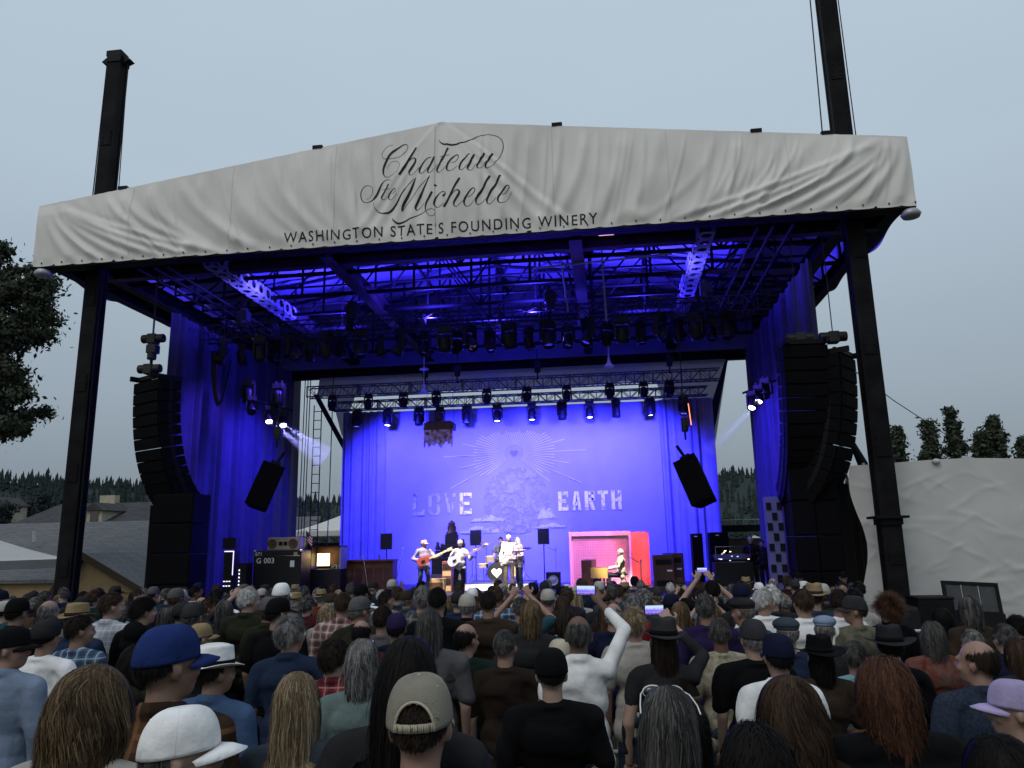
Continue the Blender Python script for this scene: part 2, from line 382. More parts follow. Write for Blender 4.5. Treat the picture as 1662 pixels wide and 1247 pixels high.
# ---- roof steel
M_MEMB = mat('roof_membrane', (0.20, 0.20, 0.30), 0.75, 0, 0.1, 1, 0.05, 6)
def membrane(sign):
    def fn(u, v):
        x = sign * u * HW; y = 0.02 + v * 14.0
        z = Z_PEAK - .06 + (Z_EAVE - Z_PEAK) * u - 0.13 * math.sin(math.pi * ((v * 4) % 1.0)) * math.sin(math.pi * u) - .05 * math.sin(9 * u * math.pi) ** 2
        return (x, y, z)
    return MB().grid(fn, 24, 32)
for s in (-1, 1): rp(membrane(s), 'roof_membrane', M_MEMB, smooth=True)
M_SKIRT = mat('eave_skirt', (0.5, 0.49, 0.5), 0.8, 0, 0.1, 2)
for s in (-1, 1):
    def fn(u, v, s=s): return (s * (HW - .02 + .03 * math.sin(u * 40)), 0.03 + 13.9 * u, 10.62 + .5 * u * (1 - v) + .12 * math.sin(u * 23) * (1 - v) + (Z_EAVE - 10.66) * v)
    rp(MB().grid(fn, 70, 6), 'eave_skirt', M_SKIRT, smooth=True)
M_BEAM = mat('beam_paint', (0.035, 0.018, 0.024), 0.6, 0.1, 0.4, 2)
def ibeam(m, a, b, h, w, t=.03):
    a, b = Vector(a), Vector(b); d = (b - a).normalized(); up = Vector((0, 0, 1))
    for o, ww, hh in ((up * (h / 2 - t / 2), w, t), (up * (-h / 2 + t / 2), w, t), (up * 0, t, h - 2 * t)):
        m.bar(a + o, b + o, ww, hh)
    return m
rp(ibeam(MB(), (-11.8, .45, 10.78), (11.8, .45, 10.78), .34, .26), 'front_beam', M_BLACK)
rp(MB().box((0, .10, 10.60), (23.9, .16, .09)), 'fascia_rail', M_BLACK)
rp(ibeam(MB(), (-11.6, 1.6, 10.82), (11.6, 1.6, 10.82), .36, .28), 'cross_beam', M_BEAM)
rp(ibeam(MB(), (-11.8, 13.5, 10.22), (11.8, 13.5, 10.22), .42, .3), 'rear_beam', M_STEEL)
for s in (-1, 1):
    rp(ibeam(MB(), (s * 11.6, .62, 10.85), (s * 11.6, 13.3, 10.85), .40, .28), 'side_beam', M_BLACK)
    rp(ibeam(MB(), (s * 10.6, .62, 10.9), (s * 10.6, 13.3, 10.9), .5, .34), 'tower_beam', M_BLACK)
    rp(ibeam(MB(), (s * 3.5, .62, 10.75), (s * 3.5, 13.3, 10.75), .42, .36), 'long_beam', M_BEAM)
    for dx in (8.3, 8.7, 9.2): rp(MB().tube([(s * dx, .7, 10.62), (s * dx, 9.5, 10.62)], .045, 8), 'pipe', M_STEEL)
# castellated girders: plates with round holes
def plate_with_holes(L, hgt, n, r):
    m = MB(); p = L / n; k = 16
    for i in range(n):
        cx = (i + .5) * p
        sq = []
        for q in range(k):
            th = 2 * math.pi * q / k + math.pi / k; c, s_ = math.cos(th), math.sin(th); sc_ = 1 / max(abs(c), abs(s_))
            sq.append((cx + c * sc_ * p / 2, s_ * sc_ * hgt / 2))
        ci = [(cx + math.cos(2 * math.pi * q / k + math.pi / k) * r, math.sin(2 * math.pi * q / k + math.pi / k) * r) for q in range(k)]
        m.add([(a, 0, b_) for a, b_ in sq] + [(a, 0, b_) for a, b_ in ci], [(q, (q + 1) % k, k + (q + 1) % k, k + q) for q in range(k)])
    return m
M_GIRD = mat('girder_paint', (0.22, 0.22, 0.26), 0.5, 0.1, 0.25, 3)
for s in (-1, 1):
    for dx, dz, vert in ((-.22, .3, 1), (.22, .3, 1), (0, .08, 0)):
        m = plate_with_holes(5.6, .42, 11, .14)
        m.v = [((s * 7 + dx, .75 + a, 10.5 + dz + c) if vert else (s * 7 + c, .75 + a, 10.5 + dz)) for a, _, c in m.v]
        o = rp(m, 'perforated_plate', M_GIRD)
        sm = o.modifiers.new('s', 'SOLIDIFY'); sm.thickness = .012
    rp(MB().box((s * 7, 9.9, 10.8), (.42, 7.0, .45)), 'girder_tail', M_STEEL)
def gable_truss(y):
    tp = lambda x: 13.55 + (12.1 - 13.55) * abs(x) / 11.4
    m = MB()
    for s in (-1, 1): m.tube([(0, y, 13.55), (s * 11.4, y, 12.1)], .07, 8)
    rp(m, 'top_chord', M_STEEL)
    rp(MB().tube([(-11.4, y, 10.75), (11.4, y, 10.75)], .07, 8), 'bottom_chord', M_STEEL)
    rp(MB().tube([(-11.4, y, 11.75), (11.4, y, 11.75)], .045, 8), 'middle_chord', M_STEEL)
    xs = [-11.4 + 1.9 * i for i in range(13)]
    m = MB(); d = MB()
    for i, x in enumerate(xs):
        m.tube([(x, y, 10.75), (x, y, tp(x))], .045, 6)
        if i < 12:
            a, b_ = (x, xs[i + 1]) if i % 2 == 0 else (xs[i + 1], x)
            d.tube([(a, y, 10.75), (b_, y, tp(b_))], .035, 6)
    rp(m, 'upright', M_STEEL); rp(d, 'diagonal', M_STEEL)
for y in (2.4, 4.3, 6.2, 8.1, 10.0, 11.9): gable_truss(y)
rp(MB().tube([(0, .5, 13.6), (0, 13.5, 13.6)], .09, 8), 'ridge_tube', M_STEEL)
for s in (-1, 1):
    for x in (2.9, 5.8, 8.7): rp(MB().tube([(s * x, .4, 13.6 - 1.45 * x / 11.4), (s * x, 13.6, 13.6 - 1.45 * x / 11.4)], .05, 6), 'purlin', M_STEEL)
M_WHITEP = mat('white_paint', (0.7, 0.7, 0.7), 0.5, 0, 0.1, 4)
for (pa, pb, Y) in (((905, 380), (922, 505), 2.4), ((975, 385), (984, 520), 2.4), ((800, 388), (820, 418), 1.8), ((630, 402), (655, 428), 1.8)):
    a = at(*pa, Y=Y); b_ = at(*pb, Y=Y + (2.2 if pb[1] > 450 else .5)); rp(MB().tube([a, b_], .03, 6), 'hanger_rod', M_GALV)
rp(MB().tube([(2.2, 2.3, 10.45), (6.2, 2.3, 10.62)], .03, 6), 'hanger_rod', M_GALV)

# ---- the four masts
def mast(x, y, top, label, flange_z=None, rear=False):
    t = empty('roof_mast', (x, y, 0)); tag(t, label, 'mast', 'masts that carry the stage roof')
    h = .205 if not rear else .2
    MB().box((0, 0, top / 2), (2 * h, 2 * h, top)).build('post', M_POST, t, bevel=.03)
    for sx in (-1, 1):
        for sy in (-1, 1): MB().box((sx * (h + .006), sy * (h - .05), top / 2), (.03, .08, top - .02)).build('corner_angle', M_POST, t)
    m = MB().box((0, 0, top + .12), (2 * h + .06, 2 * h + .06, .26)); m.box((-.05, 0, top + .33), (.5, .4, .2)); m.build('mast_head', M_BLACK, t, bevel=.02)
    m = MB()
    for sx in (-1, 1): m.prism([(sx * h, top - .02), (sx * (h + .28), top + .1), (sx * (h + .06), top + .28), (sx * h, top + .25)], -.12, .12)
    m.build('sheave_bracket', M_BLACK, t)
    MB().tube([(-h - .18, 0, top + .05), (-h - .30, .1, 10.9)], .018, 6).build('hoist_cable', M_CABLE, t)
    MB().tube([(h + .12, 0, top + .05), (h + .2, .1, 10.9)], .015, 6).build('hoist_cable', M_CABLE, t)
    MB().box((0, 0, .08), (1.2, 1.2, .16)).build('base_plate', M_BLACK, t)
    for k in range(6):
        z = 2.2 + k * 2.55
        if z > top - .5 or rear: continue
        sp = MB().box((0, -h - .012, z), (2 * h - .1, .02, .5)).build('splice_plate', M_POST, t)
        for bx in (-1, 1):
            for bz in (-.17, 0, .17): MB().tube([(bx * (h - .1), -h - .02, z + bz), (bx * (h - .1), -h - .042, z + bz)], .018, 6).build('bolt', M_STEEL, sp)
    if not rear: MB().tube([(h + .03, -h * .5, .2), (h + .05, -h * .45, 4), (h + .03, -h * .5, 8), (h + .04, -h * .4, 10.4)], .022, 6).build('power_cable', M_CABLE, t)
    if flange_z: 
        m = MB().box((0, 0, flange_z), (2 * h + .34, 2 * h + .3, .06)); m.box((0, 0, flange_z - .1), (2 * h + .1, 2 * h + .1, .16)); m.build('flange', M_BLACK, t)
    return t
mast(-10.62, .95, 17.55, 'black square roof mast in front of the shingled house, its whole head in view', rear=False)
mast(10.72, .95, 18.6, 'black square roof mast standing before the white fabric wall', 3.05)
mast(-10.62, 13.0, 15.0, 'rear roof mast hidden behind the striped side curtain', rear=True)
mast(10.62, 13.0, 15.0, 'rear roof mast lit blue beside the second line array', rear=True)

# small floodlights under the two front corners
for x, lab in ((-11.7, 'small white floodlight under the roof corner beside the oak'), (11.85, 'small white floodlight under the roof corner above the white wall')):
    t = empty('floodlight', (x, .15, 10.5)); tag(t, lab, 'floodlight', 'corner floodlights')
    MB().lathe([(.05, -.18), (.2, -.16), (.24, -.08), (.18, .02), (.06, .06)], 14).build('lamp_housing', M_GALV, t, smooth=True)
    MB().bar((0, 0, .05), (0, .05, .16), .04).build('bracket', M_BLACK, t)

# ---- deck
M_DECK = mat('stage_deck', (0.03, 0.03, 0.032), 0.45, 0, 0.3, 3)
dk = empty('stage_platform', (0, 7, 0)); tag(dk, 'black stage platform behind the front rows of the crowd', 'stage')
for i in range(9):
    for j in range(6):
        MB().box((-9.76 + 2.44 * i, -5.78 + 2.44 * j, STAGE_Z - .05), (2.43, 2.43, .1)).build('deck_panel', M_DECK, dk)
MB().box((0, -7.02, STAGE_Z / 2 - .03), (22, .04, STAGE_Z - .08)).build('front_skirt', mat('skirt_cloth', (.01, .01, .012), .9), dk)
# ================================================================ cloths, trusses, lamps, loudspeakers
BLUE = (0.035, 0.03, 1.0)
M_BACKDROP = mat('backdrop_cloth', (0.24, 0.24, 0.36), 0.9, 0, 0.05, 1.5, 0.05, 9)
M_DRAPE = mat('grey_drape', (0.055, 0.05, 0.10), 0.9, 0, 0.12, 2, 0.1, 50)
M_BLKDRAPE = mat('black_drape', (0.012, 0.012, 0.014), 0.95)
def drape(name, p0, p1, z0, z1, folds, amp, material, parent=None, nz=10, seed=0, gather=0.0):
    """A hanging cloth with pleats between two points on plan."""
    p0, p1 = Vector(p0), Vector(p1); d = (p1 - p0); n = Vector((-d.y, d.x, 0)).normalized(); rr = random.Random(seed)
    phs = [rr.uniform(-.6, .6) for _ in range(folds * 2 + 3)]
    def fn(u, v):
        k = u * folds; i = int(k); f = k - i; ph = phs[i] * (1 - f) + phs[i + 1] * f
        a = amp * (0.55 + 0.45 * math.sin(k * 1.7 + ph)) * math.sin(2 * math.pi * k + ph) * (0.75 + .25 * v) + amp * .35 * math.sin(4.6 * k + 2 * v)
        q = p0 + d * u + n * a
        return (q.x, q.y, z0 + (z1 - z0) * v)
    return MB().grid(fn, folds * 12, nz).build(name, material, parent, smooth=True, fix=False)
# back cloth with its print, and darker pleated legs at both ends
bd = empty('backdrop', (.7, 12.0, STAGE_Z)); tag(bd, 'blue-lit printed backdrop with sunburst, globe and LOVE EARTH lettering', 'backdrop', kind='thing')
BL, BR, BT = -5.2, 6.35, 8.12
def bfn(u, v):
    x = BL + (BR - BL) * u
    return (x, 12.0 + .015 * math.sin(x * 3.1) * (1 - v) + .012 * math.sin(x * 7 + v * 3), STAGE_Z + (BT - STAGE_Z) * v)
m = MB().grid(bfn, 90, 12); m.v = [(a - .7, b_ - 12.0, c - STAGE_Z) for a, b_, c in m.v]; m.build('printed_cloth', M_BACKDROP, bd, smooth=True, fix=False)
M_DRAPE_W = mat('pale_drape', (0.2, 0.2, 0.3), 0.9, 0, 0.1, 2, .05, 30)
for a, b_, sd in ((-6.95, BL + .12, 5), (BR - .12, 8.35, 6)):
    o = drape('pleated_leg', (a, 11.9, 0), (b_, 11.9, 0), STAGE_Z, BT + .02, 7, .10, M_DRAPE_W, None, 12, sd); o.parent = bd; o.location = (-.7, -12.0, -STAGE_Z)
def bprint(m, name, material):
    m.v = [(a - .7, (11.972) - 12.0, c - STAGE_Z) for a, b_, c in m.v]; return m.build(name, material, bd, fix=False)
def worn(name, col, keep=.5, scale=5.0):
    """Print that has partly worn off the cloth."""
    m = mat(name, col, .9); nt = m.node_tree; b = nt.nodes['Principled BSDF']
    tc = nt.nodes.new('ShaderNodeTexCoord'); n = nt.nodes.new('ShaderNodeTexNoise'); n.inputs['Scale'].default_value = scale; n.inputs['Detail'].default_value = 8; n.inputs['Roughness'].default_value = .75
    r = nt.nodes.new('ShaderNodeMapRange'); r.inputs[1].default_value = keep - .06; r.inputs[2].default_value = keep + .06
    nt.links.new(tc.outputs['Object'], n.inputs['Vector']); nt.links.new(n.outputs['Fac'], r.inputs[0]); nt.links.new(r.outputs[0], b.inputs['Alpha']); return m
M_PRW = worn('print_white', (.74, .74, .80), .43, 4.0)
M_PRW2 = worn('print_white_faint', (.40, .40, .51), .44, 3.2)
M_PRD = worn('print_dark', (.258, .258, .378), .50, 2.0)
M_RAY = mat('print_ray', (.50, .50, .60), .9)
def stencil(ch, x, z, wd, h, t):
    m = MB(); g = t * .28
    def q(a, b_, c, d): m.add([(x + a * wd, 0, z + b_ * h), (x + c * wd, 0, z + b_ * h), (x + c * wd, 0, z + d * h), (x + a * wd, 0, z + d * h)], [(0, 1, 2, 3)])
    def par(pts): m.add([(x + a * wd, 0, z + b_ * h) for a, b_ in pts], [tuple(range(len(pts)))])
    T = t / wd; H = t / h
    if ch == 'L': q(0, 0, T, 1); q(T + .06, 0, 1, H); q(.8, H, 1, H * 1.7); q(-.08, .93, T + .08, 1.0)
    if ch == 'O': q(0, .1, T, .9); q(1 - T, .1, 1, .9); q(T * .4, .9, .45, 1); q(.55, .9, 1 - T * .4, 1); q(T * .4, 0, .45, .1); q(.55, 0, 1 - T * .4, .1)
    if ch == 'V': par([(0, 1), (T, 1), (.5 + T * .35, 0), (.5 - .02, 0), (.5 - T * .5, .02)]); par([(1, 1), (1 - T, 1), (.5 + T * .45, .25), (.5 + T * .6, .02)])
    if ch == 'E': q(0, 0, T, 1); q(T + .05, 1 - H, 1, 1); q(T + .05, .5 - H / 2, .8, .5 + H / 2); q(T + .05, 0, 1, H); q(.85, 1 - 1.6 * H, 1, 1 - H - .01); q(.85, H + .01, 1, 1.6 * H)
    if ch == 'A': par([(0, 0), (T, 0), (.5, .86), (.5, 1), (.5 - T * .55, 1)]); par([(1, 0), (1 - T, 0), (.53, .86), (.53, 1), (.5 + T * .6, 1)]); q(.33, .25, .67, .25 + H)
    if ch == 'R': q(0, 0, T, 1); q(T + .05, 1 - H, .9, 1); q(T + .05, .45, .9, .45 + H); q(1 - T, .5, 1, .95); par([(.45, .42), (.45 + T, .42), (1.02, 0), (1.02 - T, 0)])
    if ch == 'T': q(.5 - T / 2, 0, .5 + T / 2, .82); q(0, 1 - H, .47, 1); q(.53, 1 - H, 1, 1)
    if ch == 'H': q(0, 0, T, 1); q(1 - T, 0, 1, 1); q(T + .04, .5 - H / 2, 1 - T - .04, .5 + H / 2)
    return m
for word, xa, xb, zt, zb, mm in (('LOVE', 670, 768, 801, 836, M_PRW2), ('EARTH', 906, 1011, 797, 828, M_PRW)):
    a, b_, c = at(xa, (zt + zb) / 2, Y=11.97), at(xb, (zt + zb) / 2, Y=11.97), at((xa + xb) / 2, zb, Y=11.97); d = at((xa + xb) / 2, zt, Y=11.97)
    n = len(word); pitch = (b_.x - a.x) / (n - .15)
    for i, ch in enumerate(word):
        m = stencil(ch, a.x + i * pitch, c.z, pitch * .76, d.z - c.z, .14)
        bprint(m, 'letter', M_PRW if (word == 'EARTH' or ch == 'E') else M_PRW2)
sc_ = at(834, 736, Y=11.97)
m = MB(); rr = random.Random(4)
for i in range(72):
    th = 2 * math.pi * i / 72 + .02; c, s_ = math.cos(th), math.sin(th)
    if s_ < -0.72: continue
    r0 = .40; r1 = (2.55 if i % 6 == 0 else 1.9 if i % 3 == 0 else 1.45) * (1.0 if abs(c) > .55 else .72) * (1 if s_ > -.2 else 1.05)
    if s_ > .3: r1 = min(r1, 1.0 + .5 * abs(c))
    if abs(c) > .8: r1 *= 1.15
    w0, w1 = .005, .014
    p = Vector((-s_, 0, c)); a = Vector((c * r0, 0, s_ * r0 * .9)); b_ = Vector((c * r1, 0, s_ * r1 * .85)); n = Vector((-s_, 0, c))
    m.add([sc_ + a - n * w0, sc_ + a + n * w0, sc_ + b_ + n * w1, sc_ + b_ - n * w1], [(0, 1, 2, 3)])
bprint(m, 'sunburst_rays', M_RAY)
m = MB(); pts = []
for k in range(40):
    t = 2 * math.pi * k / 40; pts.append((sc_.x + .0105 * 16 * math.sin(t) ** 3, 0, sc_.z + .0105 * (13 * math.cos(t) - 5 * math.cos(2 * t) - 2 * math.cos(3 * t) - math.cos(4 * t))))
m.add(pts, [tuple(range(40))]); bprint(m, 'heart', mat('print_heart', (.14, .14, .2), .9))
gc = at(838, 812, Y=11.97); m = MB(); GR = 1.33
pts = [(gc.x, 0, gc.z)] + [(gc.x + GR * math.cos(2 * math.pi * k / 64), 0, gc.z + GR * math.sin(2 * math.pi * k / 64)) for k in range(64)]
m.add(pts, [(0, k + 1, (k + 1) % 64 + 1) for k in range(64)]); bprint(m, 'globe', M_PRD)
def cloud(pxs, pys, seed):
    m = MB(); r2 = random.Random(seed); a, b_ = at(pxs[0], pys[1], Y=11.965), at(pxs[1], pys[0], Y=11.965); N = 28; top = []
    for k in range(N + 1):
        u = k / N; h = (b_.z - a.z) * (math.sin(math.pi * u) ** .8) * (.55 + .45 * abs(math.sin(u * 7 + seed))) ; top.append((a.x + (b_.x - a.x) * u, 0, a.z + h))
    bot = [(p[0], 0, a.z - .02 * math.sin(k * 2.1)) for k, p in enumerate(top)]
    m.add(top + bot, [(k, k + 1, N + 2 + k, N + 1 + k) for k in range(N)]); m.v = [(p[0], 0, p[2]) for p in m.v]
    o = bprint(m, 'cloud', M_PRW2); o.location.y -= .006
cloud((764, 822), (835, 847), 1); cloud((745, 818), (852, 866), 2); cloud((872, 902), (822, 842), 3); cloud((868, 922), (848, 857), 4)

# side curtains, each one thing
for s, y0, y1, lab in ((-1, 3.9, 14.6, 'tall blue-lit pleated side curtain behind the black line array and pillar'), (1, 2.6, 12.7, 'tall blue-lit pleated side curtain beside the twin line arrays')):
    o = drape('side_curtain', (s * 10.0, y0, 0), (s * (10.0 if s < 0 else 9.95), y1, 0), STAGE_Z, 10.35, 26, .10, M_DRAPE, None, 14, 11 + s)
    tag(o, lab, 'curtain', 'side curtains', 'thing')
# rear tarp: a strip under the rear beam that sags into a long tail at one end
M_TARP = mat('rear_tarp', (0.33, 0.33, 0.34), .85, 0, .1, 2); two_sided_translucent(M_TARP, .35, (.5, .5, .5))
def tarp(u, v):
    x = -8.6 + 17.9 * u; low = 9.15
    if x > 6.3: low = 9.15 - 3.9 * math.sin(min(1, (x - 6.3) / 2.2) * math.pi / 2) + max(0, x - 8.3) * 4.6
    if x < -6.9: low = 9.15 - 1.9 * max(0, 1 - abs(x + 7.4) / .55)
    return (x, 13.3 + .12 * math.sin(x * 2.2) * (1 - v) + .3 * (1 - v) * math.sin(x), low + (10.02 - low) * v)
tag(MB().grid(tarp, 90, 10).build('rear_tarp', M_TARP, smooth=True, fix=False), 'grey translucent tarp sagging below the rear roof beam', 'tarp')
def net(u, v):
    x = 7.2 + 1.6 * u * v + .9 * u; return (7.7 + 1.55 * v + (.35 - .3 * v) * (u - .5) * 2, 13.05, 5.2 + 4.8 * v)
tag(MB().grid(net, 8, 10).build('gathered_net', mat('dark_net', (.02, .02, .03), .9), smooth=True), 'dark gathered net hanging at the open rear corner', 'net')
net2 = lambda u, v: (-7.1 - 1.5 * v + (.25) * (u - .5), 12.9, 6.6 + 2.6 * v)
tag(MB().grid(net2, 6, 8).build('gathered_net', mat('dark_net', (.02, .02, .03), .9), smooth=True), 'dark net gathered beside the ladder', 'net')

# ladder in the open rear corner
t = empty('ladder', (-8.35, 12.6, STAGE_Z)); tag(t, 'thin access ladder in the open gap left of the backdrop', 'ladder')
for dx in (-.17, .17): MB().tube([(dx, 0, 0), (dx, 0, 7.6)], .025, 6).build('rail', M_BLACK, t)
rung = MB().tube([(-.17, 0, 0), (.17, 0, 0)], .018, 6).mesh('rung'); rung.materials.append(M_BLACK)
for i in range(19): link('rung', rung, None, t, (0, 0, .3 + i * .39))
for k, dx in enumerate((-.75, -.62, -.5, .55)):
    o = MB().tube([(-8.35 + dx, 12.7, STAGE_Z), (-8.35 + dx + .05, 12.7, 5), (-8.35 + dx, 12.9, 10)], .022, 6).build('hanging_cable', M_CABLE)
    tag(o, ('leftmost black cable hanging beside the rear ladder', 'second black cable from the left beside the rear ladder', 'black cable close to the left rail of the rear ladder', 'single black cable hanging right of the rear ladder')[k], 'cable', 'cables beside the ladder')

# ---- trusses
def truss(name, x0, x1, y, z, size, label, material, nseg):
    t = empty(name, ((x0 + x1) / 2, y, z)); tag(t, label, 'truss'); L = x1 - x0; h = size / 2
    for sy in (-1, 1):
        for sz in (-1, 1): MB().tube([(-L / 2, sy * h, sz * h), (L / 2, sy * h, sz * h)], .028, 8).build('chord', material, t)
    m = MB(); p = L / nseg
    for i in range(nseg):
        a = -L / 2 + i * p; b_ = a + p
        for sy in (-1, 1):
            m.tube([(a, sy * h, -h if i % 2 else h), (b_, sy * h, h if i % 2 else -h)], .015, 5); m.tube([(a, sy * h, -h), (a, sy * h, h)], .015, 5)
        for sz in (-1, 1): m.tube([(a, -h if i % 2 else h, sz * h), (b_, h if i % 2 else -h, sz * h)], .015, 5)
    m.build('bracing', material, t)
    for i in range(1, nseg // 6): MB().box((-L / 2 + i * p * 6, 0, 0), (.05, size + .06, size + .06)).build('joint_plate', material, t)
    return t
truss('lighting_truss', -9.4, 9.35, 4.9, 9.78, .5, 'dark front lighting truss crossing under the roof', M_DKTRUSS, 44)
truss('lighting_truss', -8.1, 8.55, 10.9, 8.86, .42, 'upper rear lighting truss above the backdrop', M_TRUSS, 46)
truss('lighting_truss', -7.2, 8.1, 11.3, 8.3, .34, 'lower rear lighting truss along the backdrop top', M_TRUSS, 46)
# ---- moving heads
M_LAMPB = mat('lamp_black', (0.006, 0.006, 0.007), .5, 0, 0, spec=.25)
M_LENS_ON = mat('lens_lit', (.9, .9, 1), .2, emit=(.75, .78, 1.0), estr=9)
M_LENS_BLUE = mat('lens_blue', (.1, .1, .3), .15, emit=(.10, .10, 1.0), estr=1.2)
M_LENS_OFF = mat('lens_dark', (.02, .02, .05), .08, spec=.8)
def moving_head(s):
    """A head on a yoke hanging from its clamp; the head points along -Z of the child empty."""
    base = MB().box((0, 0, -.10 * s), (.34 * s, .24 * s, .16 * s)); base.box((-.1 * s, 0, .02 * s), (.04 * s, .05 * s, .12 * s)); base.box((.1 * s, 0, .02 * s), (.04 * s, .05 * s, .12 * s))
    yoke = MB()
    for q in (-1, 1): yoke.box((q * .19 * s, 0, -.36 * s), (.05 * s, .14 * s, .44 * s))
    yoke.box((0, 0, -.19 * s), (.40 * s, .15 * s, .05 * s))
    head = MB().lathe([(.07 * s, .24 * s), (.13 * s, .21 * s), (.155 * s, .08 * s), (.15 * s, -.02 * s), (.165 * s, -.10 * s), (.17 * s, -.24 * s), (.15 * s, -.25 * s), (.145 * s, -.20 * s), (.02 * s, -.19 * s)], 18)
    lens = MB().lathe([(.0001, -.20 * s), (.07 * s, -.205 * s), (.12 * s, -.20 * s), (.138 * s, -.19 * s)], 18)
    return base.mesh('base_box'), yoke.mesh('yoke'), head.mesh('head_shell'), lens.mesh('lens')
_MH = {}
def place_head(x, y, z, s, tilt, pan, lens_mat, label, group):
    if s not in _MH:
        _MH[s] = moving_head(s)
        for me in _MH[s][:3]: me.materials.append(M_LAMPB)
        _MH[s][2].polygons.foreach_set('use_smooth', [True] * len(_MH[s][2].polygons)); _MH[s][3].materials.append(M_LENS_OFF)
    b_, yk, hd, ln = _MH[s]
    t = empty('moving_head_lamp', (x, y, z), pan); tag(t, label, 'stage lamp', group)
    link('base_box', b_, None, t); link('yoke', yk, None, t)
    h = link('head_shell', hd, None, t, (0, 0, -.48 * s), (tilt, 0, 0))
    l = link('lens', ln, None, h); l.material_slots[0].link = 'OBJECT'; l.material_slots[0].material = lens_mat
    return t
ORD = ['first', 'second', 'third', 'fourth', 'fifth', 'sixth', 'seventh', 'eighth', 'ninth', 'tenth', 'eleventh', 'twelfth', 'thirteenth', 'fourteenth', 'fifteenth', 'sixteenth', 'seventeenth']
LOW = [(580, 1, .0), (630, 2, -.1), (680, 0, .5), (714, 1, .2), (758, 1, -.2), (807, 2, 0), (863, 2, .1), (912, 1, .7), (957, 2, 0), (1000, 1, .9), (1055, 2, .4), (1110, 1, -.3)]
for i, (px, st, tl) in enumerate(LOW):
    p = at(px, 665, Y=11.2)
    place_head(p.x, 11.2, 8.1, 1.0, R(-12) + .25 * tl, tl * 1.2, (M_LENS_OFF, M_LENS_BLUE, M_LENS_ON)[st], '%s stage lamp from the left on the lower rear truss%s' % (ORD[i], ', lens glowing white' if st == 2 else ''), 'lamps on the lower rear truss')
for i, px in enumerate((540, 598, 655, 708, 790, 855, 920, 990, 1045, 1087)):
    p = at(px, 640, Y=10.7); place_head(p.x, 10.7, 8.66, .85, R(8 * ((i % 3) - 1)), .4 * (i % 2), M_LENS_OFF, '%s dark lamp from the left on the upper rear truss' % ORD[i], 'lamps on the upper rear truss')
for i, px in enumerate((362, 425, 478, 530, 585, 650, 722, 762, 826, 889, 955, 1010, 1072, 1130, 1180)):
    p = at(px, 545, Y=4.7); place_head(p.x, 4.7, 9.55, 1.2, R((-25, 10, -40, 20, -15)[i % 5]), .5 * ((i * 7) % 5 - 2), M_LENS_OFF, '%s big black lamp from the left on the front truss' % ORD[i], 'big lamps on the front truss')
for i, px in enumerate((395, 452, 505, 558, 618, 690, 742, 795, 858, 922, 985, 1040, 1100, 1155)):
    p = at(px, 540, Y=5.25); place_head(p.x, 5.25, 9.5, 1.0, R((15, -20, 30, -10)[i % 4]), .7 * ((i * 5) % 4 - 1.5), M_LENS_OFF, '%s small black lamp from the left behind the front truss' % ORD[i], 'small lamps behind the front truss')
# chain hoist motors above the trusses
M_HOIST = mat('hoist_black', (.015, .015, .017), .5)
def hoist(x, y, z, top, label, s=1.0, horizontal=False):
    t = empty('chain_hoist', (x, y, z)); tag(t, label, 'hoist', 'chain hoists')
    m = MB()
    if horizontal: m.tube([(-.34 * s, 0, 0), (.34 * s, 0, 0)], .13 * s, 14); m.box((0, 0, -.02), (.26 * s, .3 * s, .3 * s))
    else: m.tube([(0, 0, -.26 * s), (0, 0, .26 * s)], .13 * s, 14); m.box((0.02, 0, .05 * s), (.3 * s, .26 * s, .26 * s))
    m.build('motor_body', M_HOIST, t, bevel=.02); MB().tube([(0, 0, .1 * s), (0, 0, top - z)], .014, 6).build('chain', M_CABLE, t)
    MB().box((0, 0, -.42 * s), (.07 * s, .05 * s, .3 * s)).build('hook', M_BLACK, t)
for px, nm in ((572, 'chain hoist above the front truss over the guitarist side'), (893, 'chain hoist over the middle of the front truss'), (1147, 'chain hoist above the front truss near the twin arrays'), (395, 'chain hoist above the front truss end by the curtain')):
    p = at(px, 500, Y=4.9); hoist(p.x, 4.9, 10.3, 10.9, nm, 1.3)
for px, nm in ((690, 'chain hoist over the rear truss beside the hanging organ'), (872, 'chain hoist over the rear truss above the sunburst'), (1087, 'chain hoist over the rear truss near its end'), (742, 'chain hoist over the rear truss above the bass player')):
    p = at(px, 600, Y=10.9); hoist(p.x, 10.9, 9.5, 10.2, nm, .9)
# hanging bell shaped lamps
for px, Y, z, nm in ((989, 6.5, 8.35, 'white bell-shaped pendant hanging on a rod mid-stage'), (688, 9.5, 8.35, 'small white bell-shaped pendant near the hanging organ')):
    p = at(px, 605, Y=Y); t = empty('pendant_horn', (p.x, Y, z)); tag(t, nm, 'pendant', 'bell pendants')
    MB().lathe([(.02, .42), (.035, .30), (.06, .16), (.16, .03), (.19, 0), (.17, .0), (.05, .12)], 18).build('bell', M_WHITEP, t, smooth=True)
    MB().tube([(0, 0, .38), (0, 0, 2.0)], .018, 6).build('rod', M_WHITEP, t); MB().lathe([(.01, .98), (.17, .97), (.19, .93), (.03, .90)], 16).build('dish', M_WHITEP, t)
# lit lamp strip under the front beam
t = empty('strip_lamp', tuple(at(985, 378, Y=1.0))); tag(t, 'small pink-lit strip lamp under the fascia edge', 'lamp')
MB().box((0, 0, 0), (.62, .14, .07)).build('housing', M_WHITEP, t); MB().box((-.02, -.0, -.045), (.4, .1, .02)).build('diffuser', mat('strip_glow', (.9, .6, .7), .4, emit=(1, .5, .75), estr=1.6), t)

